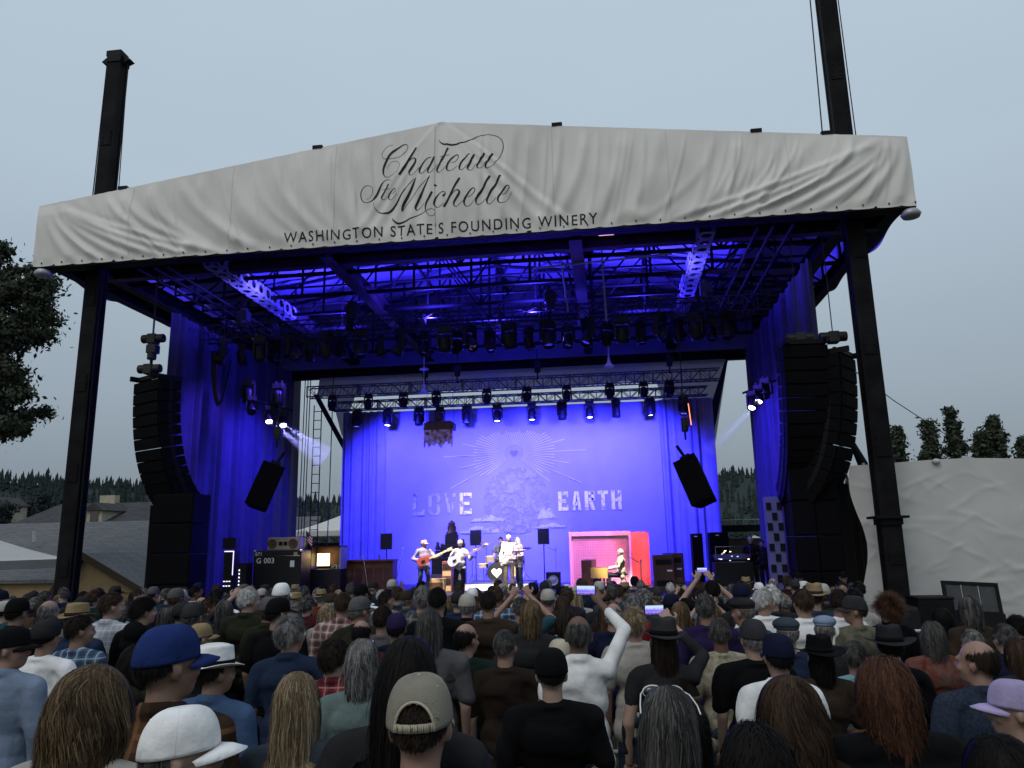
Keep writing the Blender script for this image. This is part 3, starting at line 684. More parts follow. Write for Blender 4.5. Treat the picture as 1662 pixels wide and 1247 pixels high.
# ---- line arrays: boxes hung in a curve
M_BOX = mat('speaker_black', (0.004, 0.004, 0.0045), .65, 0, 0, bump=.2, bscale=200, spec=.05)
M_GRILLE = mat('speaker_grille', (0.005, 0.005, 0.006), .8, 0, 0, bump=.5, bscale=260, spec=.04)
def line_array(x, y, ztop, yaw, n, label, hb=.335, wb=1.30, lean=R(1)):
    t = empty('line_array', (x, y, ztop), yaw); tag(t, label, 'line array', 'line array loudspeakers')
    body = MB().prism([(-.02, -.5 * hb + .006), (.0, .5 * hb - .006), (.62, .36 * hb), (.62, -.36 * hb)], -wb / 2, wb / 2, 'x').mesh('speaker_box'); body.materials.append(M_BOX)
    gr = MB().box((0, -.035, 0), (wb - .10, .03, hb - .05)).mesh('grille'); gr.materials.append(M_GRILLE)
    rgm = MB().box((0, .3, 0), (.02, .12, hb * .9)).mesh('rigging_plate'); rgm.materials.append(M_BLACK)
    ang = lean; p = Vector((0, 0, 0))
    for i in range(n):
        d = Vector((0, math.sin(ang), -math.cos(ang))); c = p + d * hb * .5
        o = link('speaker_box', body, None, t, c, (ang, 0, 0)); link('grille', gr, None, o); [link('rigging_plate', rgm, None, o, (s * (wb / 2 + .006), 0, 0)) for s in (-1, 1)]
        p = p + d * hb; ang += R(1.4 + 8.6 * (i / n) ** 1.5)
    m = MB()
    for s in (-1, 1): m.box((s * .5, .25, .08), (.08, 1.0, .14)); 
    m.box((0, .0, .08), (1.1, .1, .12)); m.box((0, .5, .08), (1.1, .1, .12)); m.build('fly_frame', M_BLACK, t)
    return t
pL = at(240, 618, Y=1.4); line_array(pL.x, 1.4, pL.z, R(-28), 13, 'black curved line array hanging between the left mast and the curtain', .335, 1.42)
pR = at(1306, 560, Y=1.2); line_array(pR.x, 1.2, pR.z, R(4), 13, 'black line array with its flat front toward the crowd, before the second array', .34, 1.15)
pR2 = at(1368, 580, Y=1.7); line_array(pR2.x + .05, 1.6, pR2.z, R(55), 13, 'outer line array turned sideways between the flat array and the mast', .34, 1.2)
for px, py, Y, nm, hz in ((249, 550, 1.6, 'horizontal chain hoist high above the left line array', 1), (247, 570, 1.6, 'upright chain hoist just over the left line array', 0), (243, 599, 1.5, 'chain hoist resting on top of the left line array', 1), (1352, 547, 1.5, 'horizontal chain hoist above the two line arrays', 1), (1298, 549, 1.5, 'chain hoist on the flat-fronted line array', 1)):
    p = at(px, py, Y=Y); hoist(p.x, Y, p.z, 10.7, nm, 1.0, bool(hz))
# tilted loudspeakers hanging beside the backdrop
for px, py, Y, tilt, nm in ((431, 790, 4.4, R(20), 'tilted black loudspeaker hanging in front of the left side curtain'), (1129, 781, 4.4, R(-22), 'tilted black loudspeaker hanging beside the word EARTH')):
    p = at(px, py, Y=Y); t = empty('hanging_speaker', tuple(p), 0); t.rotation_euler = (R(-8), tilt, R(20 if tilt > 0 else -20)); tag(t, nm, 'loudspeaker', 'tilted hanging loudspeakers')
    MB().prism([(-.36, -.3), (.36, -.3), (.27, .36), (-.27, .36)], -.72, .72, 'z').build('cabinet', M_BOX, t, bevel=.02)
    MB().box((0, -.315, 0), (.62, .03, 1.34)).build('grille', M_GRILLE, t)
    m = MB().tube([(0, .05, .72), (-.1 if tilt < 0 else .1, .05, 1.25)], .05, 8); m.box((0, .05, .8), (.3, .2, .12)); m.build('hanger', M_BLACK, t)
    hoist(p.x + (.28 if tilt > 0 else -.2), Y + .1, p.z + 1.7, 10.6, 'small chain hoist carrying the tilted speaker %s' % ('by the side curtain' if tilt > 0 else 'by the word EARTH'), .8)
# side lamp clusters on short pipes
def cluster(pts, Y, name, lit):
    a = at(*pts[0], Y=Y); b_ = at(*pts[-1], Y=Y)
    o = MB().tube([a + Vector((-.3, 0, .35)), b_ + Vector((.35, 0, .35))], .035, 8).build('lamp_pipe', M_BLACK); tag(o, 'short horizontal pipe carrying lamps, ' + name, 'pipe', 'side lamp pipes')
    for i, (px, py) in enumerate(pts):
        p = at(px, py, Y=Y); place_head(p.x, Y, p.z + .42, .9, R(-38), R(35 if px < 800 else -35), M_LENS_ON if i in lit else M_LENS_OFF, '%s lamp from the left on the side pipe, %s' % (ORD[i], name), 'lamps on the side pipes')
cluster([(408, 662), (436, 678), (459, 684)], 6.0, 'before the left side curtain', (1, 2))
cluster([(1222, 655), (1233, 645), (1244, 635)], 6.5, 'before the curtain by the twin arrays', (0, 1))
p = at(403, 640, Y=6.0); place_head(p.x, 6.0, p.z + .5, 1.1, R(10), 0, M_LENS_OFF, 'dark lamp sitting above the side pipe by the left curtain', 'lamps on the side pipes')
p = at(452, 645, Y=6.0); place_head(p.x, 6.0, p.z + .5, 1.1, R(10), 0, M_LENS_OFF, 'dark lamp at the curtain end of the left side pipe', 'lamps on the side pipes')
# cable loops hanging at the curtain
for k in range(3):
    p0, p1, p2 = at(343 + 3 * k, 570, Y=5.0), at(352 + 2 * k, 664 - 4 * k, Y=5.0), at(374, 585, Y=5.0)
    pts = [p0.lerp(p1, u) * (1 - u) + p1.lerp(p2, u) * u for u in [i / 12 for i in range(13)]]
    pts = [Vector((1 - u) ** 2 * p0 + 2 * u * (1 - u) * (p1 + Vector((0, 0, -1.6))) + u * u * p2) for u in [i / 16 for i in range(17)]]
    tag(MB().tube(pts, .03, 6).build('cable_loop', M_CABLE), ('outer', 'middle', 'inner')[k] + ' drooping black cable loop in front of the left side curtain', 'cable', 'drooping cable loops')
# ground stacks: scrim towers and subwoofers under the arrays
def stack(x0, x1, y, z1, label, rows, cols):
    t = empty('subwoofer_stack', ((x0 + x1) / 2, y, 0)); tag(t, label, 'speaker stack', 'speaker stacks under the arrays')
    w_ = (x1 - x0) / cols; h_ = z1 / rows
    for r_ in range(rows):
        for c in range(cols):
            o = MB().box((-(x1 - x0) / 2 + (c + .5) * w_, 0, (r_ + .5) * h_), (w_ - .015, .9, h_ - .015)).build('cabinet', M_BOX, t, bevel=.02)
            MB().box((-(x1 - x0) / 2 + (c + .5) * w_, -.46, (r_ + .5) * h_), (w_ - .1, .02, h_ - .1)).build('grille', M_GRILLE, o)
    return t
a, b_ = at(262, 830, Y=1.9), at(328, 830, Y=1.9); stack(a.x, b_.x, 1.9, 4.15, 'tall black speaker stack under the left line array', 5, 1)
a, b_ = at(1275, 800, Y=2.2), at(1352, 800, Y=2.2); stack(a.x, b_.x, 2.2, 4.4, 'tall black speaker stack under the twin line arrays', 5, 2)
o = drape('black_drape', (at(238, 880, Y=2.5).x, 2.5, 0), (at(272, 880, Y=2.5).x, 2.4, 0), 0.1, 3.9, 4, .07, M_BLKDRAPE); tag(o, 'black drape hanging beside the left speaker stack', 'drape', None, 'thing')
o = drape('black_drape', (at(1345, 880, Y=2.9).x, 2.9, 0), (at(1408, 880, Y=2.9).x, 2.8, 0), 0.1, 4.0, 6, .07, M_BLKDRAPE); tag(o, 'black drape in shade beside the white fabric wall', 'drape', None, 'thing')
# panel with a pattern of dark square ports
a, b_ = at(1239, 806, Y=2.9), at(1266, 806, Y=2.9); t = empty('ported_panel', ((a.x + b_.x) / 2, 2.9, 0)); tag(t, 'blue-lit upright panel with dark square ports beside the speaker stack', 'panel')
wd = b_.x - a.x; MB().box((0, 0, 1.85), (wd, .3, 3.7)).build('panel_body', mat('panel_grey', (.10, .10, .2), .6, 0, .1, 3), t, bevel=.015)
pm = MB().box((0, 0, 0), (.13, .03, .19)).mesh('port'); pm.materials.append(M_BLACK)
for r_ in range(9):
    for c in ((-.32, .32) if r_ % 2 == 0 else (0,)): link('port', pm, None, t, (c * wd, -.16, 3.45 - r_ * .27))
# striker bar and small tilted lamp pole at the backdrop edge
a, b_ = at(1117, 655, Y=10.5), at(1122, 690, Y=10.5)
tag(MB().tube([a, b_], .014, 6).build('glow_tube', mat('orange_tube', (.9, .3, .1), .4, emit=(1, .22, .06), estr=3)), 'thin glowing orange tube hanging right of the backdrop', 'lamp')

# ---- light from the rig
for i, px in enumerate((630, 760, 863, 957, 1055)):
    p = at(px, 665, Y=11.2); spot('backdrop_wash', (p.x, 8.9, 7.5), (p.x * .85 + .1, 12.0, 5.0), 9500, BLUE, 108, .9, .2)
for x in (-5.5, 7.2): spot('backdrop_wash', (x * .8, 8.8, 7.5), (x, 12, 2.6), 1300, BLUE, 60, .9, .2)
for x in (-4.2, 0.3, 4.4): spot('stage_wash', (x, 4.7, 8.8), (x * .9, 8.4, STAGE_Z), 1500, (.12, .09, 1.0), 80, .8, .2)
for x, y in ((-1.6, 5.3), (1.8, 5.3), (0, 8.9), (-5.2, 7.2), (5.2, 7.2)): spot('roof_uplight', (x, y, 9.9), (x * 1.3, y - .6, 14), 6500, (.045, .03, 1.0), 150, 1.0, .2)
for s in (-1, 1):
    spot('girder_uplight', (s * 5.9, 3.0, 9.9), (s * 7.2, 3.2, 10.8), 1000, (.12, .10, 1), 110, 1.0, .1)
    spot('curtain_wash', (s * 6.3, 8.5, 9.0), (s * 10, 9.8, 4.2), 4200, (.05, .035, 1), 85, .9, .2)
    spot('curtain_wash', (s * 6.6, 5.7, 8.6), (s * 10, 6.4, 6.0), 1500, (.10, .05, 1), 75, .9, .2)
for (x, y, z), e_ in (((-1.9, 6.2, 2.1), 13000), ((-.8, 6.2, 2.1), 9000), ((.8, 7.0, 2.2), 12000), ((4.4, 7.5, 2.1), 17000), ((-.1, 8.1, 1.9), 16000)):
    spot('key_light', (x * .9, -.4, 9.9) if False else (x * .9, 3.9, 9.0), (x, y, z), e_, (1.0, .9, .78), 17, .5, .1)
spot('warm_red_light', (3.0, 5.6, 8.6), (3.3, 9.2, 2.1), 9000, (1.0, .30, .80), 17, .4, .1)
spot('warm_red_light', (6.6, 5.8, 8.6), (4.7, 9.3, 2.0), 9000, (1.0, .20, .09), 17, .4, .1)

# smoke shaped into cones to draw the side beams, each with its own spot
M_SMOKE = bpy.data.materials.new('cone_smoke'); M_SMOKE.use_nodes = True; nt = M_SMOKE.node_tree; nt.nodes.remove(nt.nodes['Principled BSDF']); pv = nt.nodes.new('ShaderNodeVolumeScatter'); pv.inputs['Density'].default_value = .16; pv.inputs['Color'].default_value = (.9, .9, 1, 1); nt.links.new(pv.outputs[0], nt.nodes['Material Output'].inputs['Volume'])
for (pa, pb, Y0, Y1, r1, nm, en) in (((438, 684), (524, 750), 5.5, 6.3, .34, 'smoke cone in the shape of the lower left side beam', 3800), ((461, 690), (534, 735), 5.5, 6.3, .28, 'smoke cone in the shape of the upper left side beam', 3000), ((1222, 662), (1150, 735), 6.0, 6.8, .34, 'faint beam-shaped smoke cone before the other curtain', 700)):
    a, b_ = at(*pa, Y=Y0), at(*pb, Y=Y1); tag(MB().tube([a, b_], [.07, r1], 20).build('beam_smoke', M_SMOKE, smooth=True), nm, 'smoke', kind='stuff'); d = (b_ - a).normalized()
    spot('side_beam', a + d * .02, b_, en, (.35, .35, 1.0), 2 * math.degrees(math.atan(r1 / (b_ - a).length)) * .8, .3, .05)

spot('panel_wash', (6.6, .4, 9.6), (8.5, 2.7, 2.2), 1800, (.08, .06, 1), 22, .8, .1)

spot('backdrop_haze_fill', (1.0, 5.2, 9.0), (-.6, 12, 2.4), 8000, (.33, .30, 1.0), 46, 1.0, .2)  # added spots that pale the lower backdrop in place of stage haze
spot('backdrop_haze_fill', (3.0, 5.2, 9.2), (2.4, 12, 2.4), 8000, (.33, .30, 1.0), 34, 1.0, .2)
# ================================================================ what stands around the stage
def gable_rear(s):
    def fn(u, v): x = s * u * 11.6; return (x, 13.75 + .04 * math.sin(x * 4), 10.35 + (Z_PEAK - .12 + (Z_EAVE - Z_PEAK) * u - 10.35) * v)
    return MB().grid(fn, 20, 4)
for s in (-1, 1): rp(gable_rear(s), 'gable_cloth', M_MEMB, smooth=True)
# ---- far hills and the fir wood on them
M_HILL = mat('hill_side', (0.032, 0.042, 0.042), 1, spec=.05)  # blue-grey of the far haze put into the hill colour
def ridge_h(az): return 33.5 + 5 * math.sin(az * 7 + 1) + 3 * math.sin(az * 17) + 1.5 * math.sin(az * 41)
hm = MB(); NA = 90
for ring, (rad, k) in enumerate(((230, 0.0), (320, .45), (420, .9), (450, 1.0), (520, .95), (900, .2))):
    for i in range(NA + 1):
        az = R(-75) + R(150) * i / NA; rr_ = rad * (1 + .03 * math.sin(az * 11 + ring))
        hm.v.append((4 + rr_ * math.sin(az), -18 + rr_ * math.cos(az), -2 + ridge_h(az) * k + noise.noise((az * 9, ring, 1)) * 3 * (k > 0)))
hm.f = [(r_ * (NA + 1) + i, r_ * (NA + 1) + i + 1, (r_ + 1) * (NA + 1) + i + 1, (r_ + 1) * (NA + 1) + i) for r_ in range(5) for i in range(NA)]
tag(hm.build('hills', M_HILL, smooth=True), kind='structure')
fr = MB(); rr = random.Random(9)
for i in range(4200):
    az = R(rr.uniform(-50, 42)); q = rr.random() ** .6; rad = (330 + 125 * q) if i < 2600 else rr.uniform(245, 335)
    k = .45 * (rad - 230) / 90 if rad < 320 else .45 + .45 * (rad - 320) / 100 if rad < 420 else .9 + .1 * (rad - 420) / 30
    h = rr.uniform(3.6, 7.5) * (1 + .35 * (rr.random() < .12)); x, y = 4 + rad * math.sin(az), -18 + rad * math.cos(az); z = -3 + ridge_h(az) * min(1, k)
    n = 5; w0 = h * rr.uniform(.17, .25)
    for t in range(3):
        z0 = z + h * (.08 + .28 * t); z1 = z + h * (.55 + .225 * t); r0 = w0 * (1 - .28 * t)
        ph = rr.uniform(0, 6); fr.add([(x + r0 * rr.uniform(.7, 1.2) * math.cos(ph + 6.283 * a / n), y + r0 * math.sin(ph + 6.283 * a / n), z0 + rr.uniform(-.4, .4)) for a in range(n)] + [(x, y, z1)], [(a, (a + 1) % n, n) for a in range(n)])
M_FIR = mat('fir_needles', (0.030, 0.040, 0.040), 1, spec=.05)  # needle colour tinted blue for the haze of distance
tag(fr.build('forest', M_FIR, fix=False), 'dark fir wood along the far ridge', 'forest', kind='stuff')

# ---- broadleaf trees
def leafy(name, centre, clumps, leaf, nleaf, material, bark, trunk_pts, label, cat='tree', group=None, seed=1):
    rr = np.random.default_rng(seed)
    t = empty(name, trunk_pts[0][:3]); tag(t, label, cat, group); o0 = Vector(trunk_pts[0][:3])
    m = MB(); m.tube([Vector(p[:3]) - o0 for p in trunk_pts], [p[3] for p in trunk_pts], 10)
    top = Vector(trunk_pts[-1][:3])
    for (c, r_) in clumps[:14]:
        a = Vector(trunk_pts[-2][:3]).lerp(top, rr.random()); b_ = Vector(c); mid = a.lerp(b_, .5) + Vector((0, 0, .2 * r_))
        m.tube([a - o0, mid - o0, b_ - o0], [trunk_pts[-1][3] * .8, trunk_pts[-1][3] * .45, .02], 6)
    m.build('trunk', bark, t, smooth=True)
    per = nleaf // len(clumps); V = []; F = []
    for (c, r_) in clumps:
        d = rr.normal(size=(per, 3)); d /= np.linalg.norm(d, axis=1)[:, None]
        rad = r_ * np.abs(rr.normal(0, .62, per))[:, None]
        P = np.array(c) + d * rad * np.array([1, 1, .8]) - np.array(o0)
        a = rr.normal(size=(per, 3)); a /= np.linalg.norm(a, axis=1)[:, None]; b_ = np.cross(a, d + .3 * rr.normal(size=(per, 3))); b_ /= np.linalg.norm(b_, axis=1)[:, None] + 1e-6
        s_ = leaf * (.6 + .8 * rr.random((per, 1)))
        n0 = len(V) * 1
        Q = np.stack([P - a * s_, P - b_ * s_ * .55, P + a * s_, P + b_ * s_ * .55], 1).reshape(-1, 3)
        V.append(Q)
    V = np.vstack(V); nq = len(V) // 4
    me = bpy.data.meshes.new('crown'); me.vertices.add(len(V)); me.vertices.foreach_set('co', V.ravel()); me.loops.add(nq * 4); me.loops.foreach_set('vertex_index', np.arange(nq * 4)); me.polygons.add(nq)
    me.polygons.foreach_set('loop_start', np.arange(nq) * 4); me.update(); me.validate()
    link('crown', me, material, t); return t
M_BARK = mat('bark', (0.05, 0.04, 0.03), .95, 0, .4, 5, .6, 20)
M_OAK = mat('oak_leaf', (0.035, 0.045, 0.022), .7, 0, .5, 1.2, col2=(.022, .03, .018))
oc = at(-40, 560, Y=14)
cl = []; rr = random.Random(21)
while len(cl) < 240:
    a, b_ = rr.uniform(-150, 88), rr.uniform(400, 705)
    lim = 60 + 34 * math.sin((b_ - 420) / 38.0) + (18 if 480 < b_ < 560 else 0) - (40 if b_ < 440 else 0)
    if a > min(82, max(lim, 20)): continue
    p = at(a, b_, Y=14 + rr.uniform(-2.6, 2.6)); cl.append((tuple(p), rr.uniform(.25, .85)))
tb = at(-95, 960, Y=14)
leafy('oak_tree', None, cl, .125, 110000, M_OAK, M_BARK, [(tb.x, 14, 0, .55), (tb.x + .2, 14.1, 3, .45), (tb.x + .1, 14, 6.5, .38), (tb.x + .4, 14, 9.0, .25)], 'dark broad oak crown reaching in at the picture edge beside the mast', seed=3)
M_POP = mat('poplar_leaf', (0.04, 0.055, 0.03), .7, 0, .5, .8, col2=(.028, .038, .022))
for i, (px, top, wpx, lab) in enumerate(((1455, 702, 15, 'poplar half hidden behind the mast, shortest of the row'), (1505, 690, 15, 'narrow poplar first to the right of the mast'), (1543, 672, 20, 'tallest poplar above the white fabric wall'), (1590, 708, 20, 'low poplar directly left of the twin-topped one'), (1612, 682, 19, 'broad twin-topped poplar right of the tallest one'), (1660, 718, 9, 'poplar cut by the picture edge'))):
    Y = 68 + 3 * (i % 3); a = at(px, top, Y=Y); bs = at(px, 760, Y=Y); wv = 1.05 * wpx / FPX * (Y + 18); rr = random.Random(40 + i); cl = []
    for k in range(150):
        u = rr.random() ** .8; z = 1.5 + (a.z - 1.2) * u; rad = wv * min(1.0, (1.02 - u) * 3.6) * (.8 + .3 * math.sin(u * 19 + i))
        th = rr.uniform(0, 6.283); q = rad * rr.random() ** .5 * .8; cl.append(((a.x + q * math.cos(th), Y + q * math.sin(th), z), rr.uniform(.35, .8)))
    leafy('poplar_tree', None, cl, .24, 14000, M_POP, M_BARK, [(a.x, Y, 0, .3), (a.x, Y, 4, .25), (a.x, Y, a.z * .8, .08)], lab, group='poplars behind the white wall', seed=50 + i)

# ---- the houses
M_SHING = mat('grey_shingle', (0.115, 0.12, 0.13), .9, 0, .25, 3, .3, 30)
def shingle_rows(m):
    nt = m.node_tree; b = nt.nodes['Principled BSDF']; tc = nt.nodes.new('ShaderNodeTexCoord'); br = nt.nodes.new('ShaderNodeTexBrick'); br.inputs['Scale'].default_value = 1.0
    br.inputs['Brick Width'].default_value = .9; br.inputs['Row Height'].default_value = .28; br.inputs['Mortar Size'].default_value = .02; br.inputs['Color1'].default_value = (.135, .14, .15, 1); br.inputs['Color2'].default_value = (.105, .11, .12, 1); br.inputs['Mortar'].default_value = (.05, .05, .055, 1)
    nt.links.new(tc.outputs['Object'], br.inputs['Vector']); nt.links.new(br.outputs['Color'], b.inputs['Base Color'])
shingle_rows(M_SHING)
M_DKROOF = mat('dark_roof', (0.045, 0.045, 0.05), .9, 0, .3, 1.5, .2, 12)
M_YEL = mat('cream_stucco', (0.32, 0.235, 0.125), .9, 0, .12, 2, .1, 30)
M_TRIM = mat('brown_trim', (0.05, 0.035, 0.025), .8)
M_PALE = mat('pale_stucco', (0.40, 0.36, 0.27), .9, 0, .1, 2)
M_GLASS = mat('dark_glass', (.015, .018, .022), .08, spec=.7)
# near house: long grey roof facing us with a small front gable
h1 = empty('shingled_house', (-24, 22, 0)); tag(h1, 'low house with long grey shingled roof and yellow front gable', 'house')
def hb(m, name, ma, par=h1, org=(24, -22, 0), **k):
    m.v = [(a + org[0], b_ + org[1], c) for a, b_, c in m.v]; return m.build(name, ma, par, **k)
r0, r1 = at(-90, 853, Y=29), at(262, 853, Y=29); e0, e1 = at(-90, 935, Y=21), at(262, 935, Y=21)
rz, ez = r0.z, e1.z - .1
hb(MB().add([(r0.x - 8, 29, rz), (-14.5, 29, rz), (-13.0, 21, ez), (r0.x - 8, 21, ez), (r0.x - 8, 29, rz - .2), (-14.5, 29, rz - .2), (-13.0, 21, ez - .2), (r0.x - 8, 21, ez - .2)], [(0, 1, 2, 3), (7, 6, 5, 4), (0, 4, 5, 1), (1, 5, 6, 2), (2, 6, 7, 3), (3, 7, 4, 0)]), 'roof_slope', M_SHING)
hb(MB().box((-27, 25.5, ez / 2 - .3), (26, 8.4, ez + .1)), 'wall', M_YEL)
ga, gl, gr = at(141, 904, Y=19), at(98, 962, Y=19), at(238, 962, Y=19)
hb(MB().prism([(gl.x, gl.z), (gr.x, gr.z), (ga.x, ga.z)], 19.0, 22.5), 'gable_wall', M_YEL)
hb(MB().box(((gl.x + gr.x) / 2, 20.8, gl.z / 2), (gr.x - gl.x - .5, 3.4, gl.z)), 'porch_wall', M_YEL)
for (p, q) in ((gl, ga), (gr, ga)):
    d = (q - p).normalized(); p2 = p - d * .5; n = Vector((-d.z, 0, d.x)) * (1 if d.x > 0 else -1)
    m = MB(); m.add([p2 + n * .03 + Vector((0, -.45, 0)), q + n * .03 + Vector((0, -.45, 0)), q + n * .03 + Vector((0, 4, 0)), p2 + n * .03 + Vector((0, 4, 0)), p2 + n * .22 + Vector((0, -.45, 0)), q + n * .22 + Vector((0, -.45, 0)), q + n * .22 + Vector((0, 4, 0)), p2 + n * .22 + Vector((0, 4, 0))], [(0, 1, 2, 3), (7, 6, 5, 4), (0, 4, 5, 1), (1, 5, 6, 2), (2, 6, 7, 3), (3, 7, 4, 0)])
    hb(m, 'gable_roof', M_SHING)
    hb(MB().bar(p2 + n * .1 + Vector((0, -.5, 0)), q + n * .1 + Vector((0, -.5, 0)), .08, .34), 'barge_board', M_TRIM)
hb(MB().tube([at(56, 880, Y=25), at(56, 862, Y=25)], .12, 8), 'vent_pipe', M_GALV)
# second house: hipped dark roof, dormer, pale walls
h2 = empty('hip_roofed_house', (-33, 48, 0)); tag(h2, 'larger house behind with dark hipped roof, dormer and yellow walls', 'house')
o2 = (33, -48, 0)
a, b_, c, d = at(95, 853, Y=45), at(250, 853, Y=45), at(128, 818, Y=52), at(250, 814, Y=52)
hb(MB().add([(a.x - 6, 45, a.z - .2), (b_.x + 6, 45, a.z - .2), (b_.x + 6, 59, a.z - .2), (a.x - 6, 59, a.z - .2), (c.x - 2, 52, c.z), (d.x + 4, 52, c.z)], [(0, 1, 5, 4), (1, 2, 5), (2, 3, 4, 5), (3, 0, 4), (3, 2, 1, 0)]), 'roof', M_DKROOF, h2, o2)
wa, wb = at(170, 856, Y=46), at(262, 882, Y=46)
hb(MB().box(((a.x + b_.x) / 2, 52, a.z / 2 - .15), (b_.x - a.x + 9, 12, a.z - .1)), 'wall', M_YEL, h2, o2)
da = at(158, 838, Y=46.5); dm = MB().box((da.x, 47.6, da.z - .1), (1.5, 3, 1.5)); hb(dm, 'dormer', M_PALE, h2, o2)
hb(MB().prism([(da.x - 1.1, da.z + .5), (da.x + 1.1, da.z + .5), (da.x, da.z + 1.25)], 45.8, 50), 'dormer_roof', M_DKROOF, h2, o2)
hb(MB().box((da.x, 46.06, da.z - .05), (.8, .06, .9)), 'dormer_window', M_GLASS, h2, o2)
for px in (190, 205, 232): p = at(px, 868, Y=45.9); hb(MB().box((p.x, 45.95, p.z), (.8, .1, .9)), 'window', M_GLASS, h2, o2)
ch = at(178, 812, Y=52); hb(MB().box((ch.x, 52, ch.z - .4), (1.6, .8, 1.7)), 'chimney', M_PALE, h2, o2)
ch = at(12, 822, Y=60); t = empty('far_shed', (ch.x, 60, 0)); tag(t, 'small pale building among the trees at the picture edge', 'building')
MB().box((0, 0, ch.z / 2), (2.6, 3, ch.z)).build('wall', M_PALE, t); MB().prism([(-1.6, ch.z), (1.6, ch.z), (0, ch.z + 1)], -1.7, 1.7).build('roof', M_DKROOF, t)
# dark bushes and conifers round the houses
for i, (px, py, Y, wpx, lab) in enumerate(((8, 850, 50, 16, 'dark conifer in front of the small pale building'), (75, 835, 64, 22, 'rounded dark tree behind the grey roof'), (112, 838, 66, 20, 'dark tree left of the dormer'), (45, 842, 62, 18, 'dark tree between the conifer and the rounded tree'))):
    p = at(px, py - 26, Y=Y); wv = wpx / FPX * (Y + 18); rr = random.Random(70 + i)
    cl = [((p.x + rr.uniform(-1, 1) * wv * (1 - u * .8), Y + rr.uniform(-1, 1) * wv * .6, .8 + (p.z - .8) * u), rr.uniform(.5, .9)) for u in [rr.random() for _ in range(30)]]
    leafy('garden_tree', None, cl, .2, 3500, M_FIR, M_BARK, [(p.x, Y, 0, .25), (p.x, Y, 2, .2), (p.x, Y, p.z * .8, .08)], lab, group='trees by the houses', seed=80 + i)
# ---- tents
M_TENT = mat('tent_white', (0.66, 0.65, 0.64), .6, 0, .05, 2, .04, 10); two_sided_translucent(M_TENT, .15, (.6, .6, .6))
def tent(x, y, z0, hw, hd, eave, peak, label, walls=True):
    t = empty('event_tent', (x, y, z0)); tag(t, label, 'tent', 'white event tents')
    m = MB(); k = 10
    def fn(u, v):
        a = 2 * math.pi * u; c, s_ = math.cos(a), math.sin(a); q = 1 / max(abs(c), abs(s_)); r_ = 1 - v
        return (c * q * hw * r_, s_ * q * hd * r_, eave + (peak - eave) * (v ** 1.25))
    m.grid(fn, 32, 8); m.build('canopy', M_TENT, t, smooth=False)
    MB().grid(lambda u, v: ((lambda a: (math.cos(a) / max(abs(math.cos(a)), abs(math.sin(a))) * hw, math.sin(a) / max(abs(math.cos(a)), abs(math.sin(a))) * hd, eave - .3 * v))(2 * math.pi * u)), 32, 1).build('valance', M_TENT, t)
    if walls: MB().grid(lambda u, v: (-hw + .03 + 2 * (hw - .03) * u, -hd + .03 + .05 * math.sin(u * 30), eave - .31 - (eave - .31) * v), 40, 4).build('side_wall', M_TENT, t, smooth=True)
    for sx in (-1, 1):
        for sy in (-1, 1): MB().tube([(sx * (hw - .08), sy * (hd - .08), 0), (sx * (hw - .08), sy * (hd - .08), eave)], .03, 6).build('tent_pole', M_GALV, t)
p = at(-72, 912, Y=4.5); tent(p.x, 6.0, 0, 1.7, 1.7, p.z, p.z + .75, 'white tent with walls beside the left mast')
p = at(545, 862, Y=27); tent(p.x, 28, 0, 2.4, 2.2, p.z, p.z + 1.0, 'open white canopy seen through the gap behind the ladder', False)
p = at(1232, 884, Y=20); tent(p.x, 21, 0, 1.0, 1.0, p.z, p.z + .45, 'small white canopy behind the sound desk', False)
o = MB().box((at(530, 905, Y=30).x, 30, 1.4), (8, .3, 2.8)).build('board_fence', mat('brown_board', (.09, .045, .035), .8, 0, .3, 3)); tag(o, 'reddish brown board wall behind the stage gap', 'fence', kind='thing')
# loading dock roof behind the stage
t = empty('dock_canopy', (9.8, 16, 0)); tag(t, 'flat dark canopy with railing behind the open rear corner', 'canopy')
a = at(1150, 859, Y=16); MB().box((0, 0, a.z), (7, 1.5, .28)).build('slab', M_BLACK, t); 
m = MB(); 
for i in range(15): m.tube([(-3.4 + i * .48, -.6, a.z + .14), (-3.4 + i * .48, -.6, a.z + .36)], .015, 5)
m.tube([(-3.5, -.6, a.z + .36), (3.5, -.6, a.z + .36)], .018, 5); m.build('railing', M_GALV, t)
for x in (-3.2, 3.2): MB().box((x, 0, a.z / 2), (.15, .15, a.z)).build('canopy_post', M_BLACK, t)
MB().box((0, .6, 1.4), (6.6, .1, 2.4)).build('rear_board', mat('dock_board', (.12, .115, .11), .8, 0, .2, 2), t)
# ---- white fabric wall
M_WALL = mat('wall_fabric', (0.50, 0.50, 0.49), .85, 0, .08, .8, .14, 5)
wr = random.Random(5); WR = [(wr.uniform(10.4, 17), wr.uniform(.6, 4.1), wr.uniform(-.9, .9), wr.uniform(.2, .6), wr.uniform(.004, .018), wr.uniform(.04, .08)) for _ in range(110)]
def wallfn(u, v):
    x = 10.28 + 9.0 * u; z = .15 + 4.28 * v; x -= .22 * (1 - u) ** 8 * math.sin(v * 9) * .6
    y = 1.75 + .05 * math.sin(x * 2.1) * (1 - v) - .06 * math.sin(v * math.pi)
    for (cx, cz, an, ln, am, wd) in WR:
        dx, dz = x - cx, z - cz
        if abs(dx) > 1.2 or abs(dz) > 1.2: continue
        a = dx * math.cos(an) + dz * math.sin(an); b_ = -dx * math.sin(an) + dz * math.cos(an)
        y -= am * math.exp(-(a / ln) ** 2 - (b_ / wd) ** 2)
    z += .05 * v * math.sin(x * 1.1) + .06 * v * math.exp(-((x - 13.05) / .12) ** 2)
    return (x, y, z)
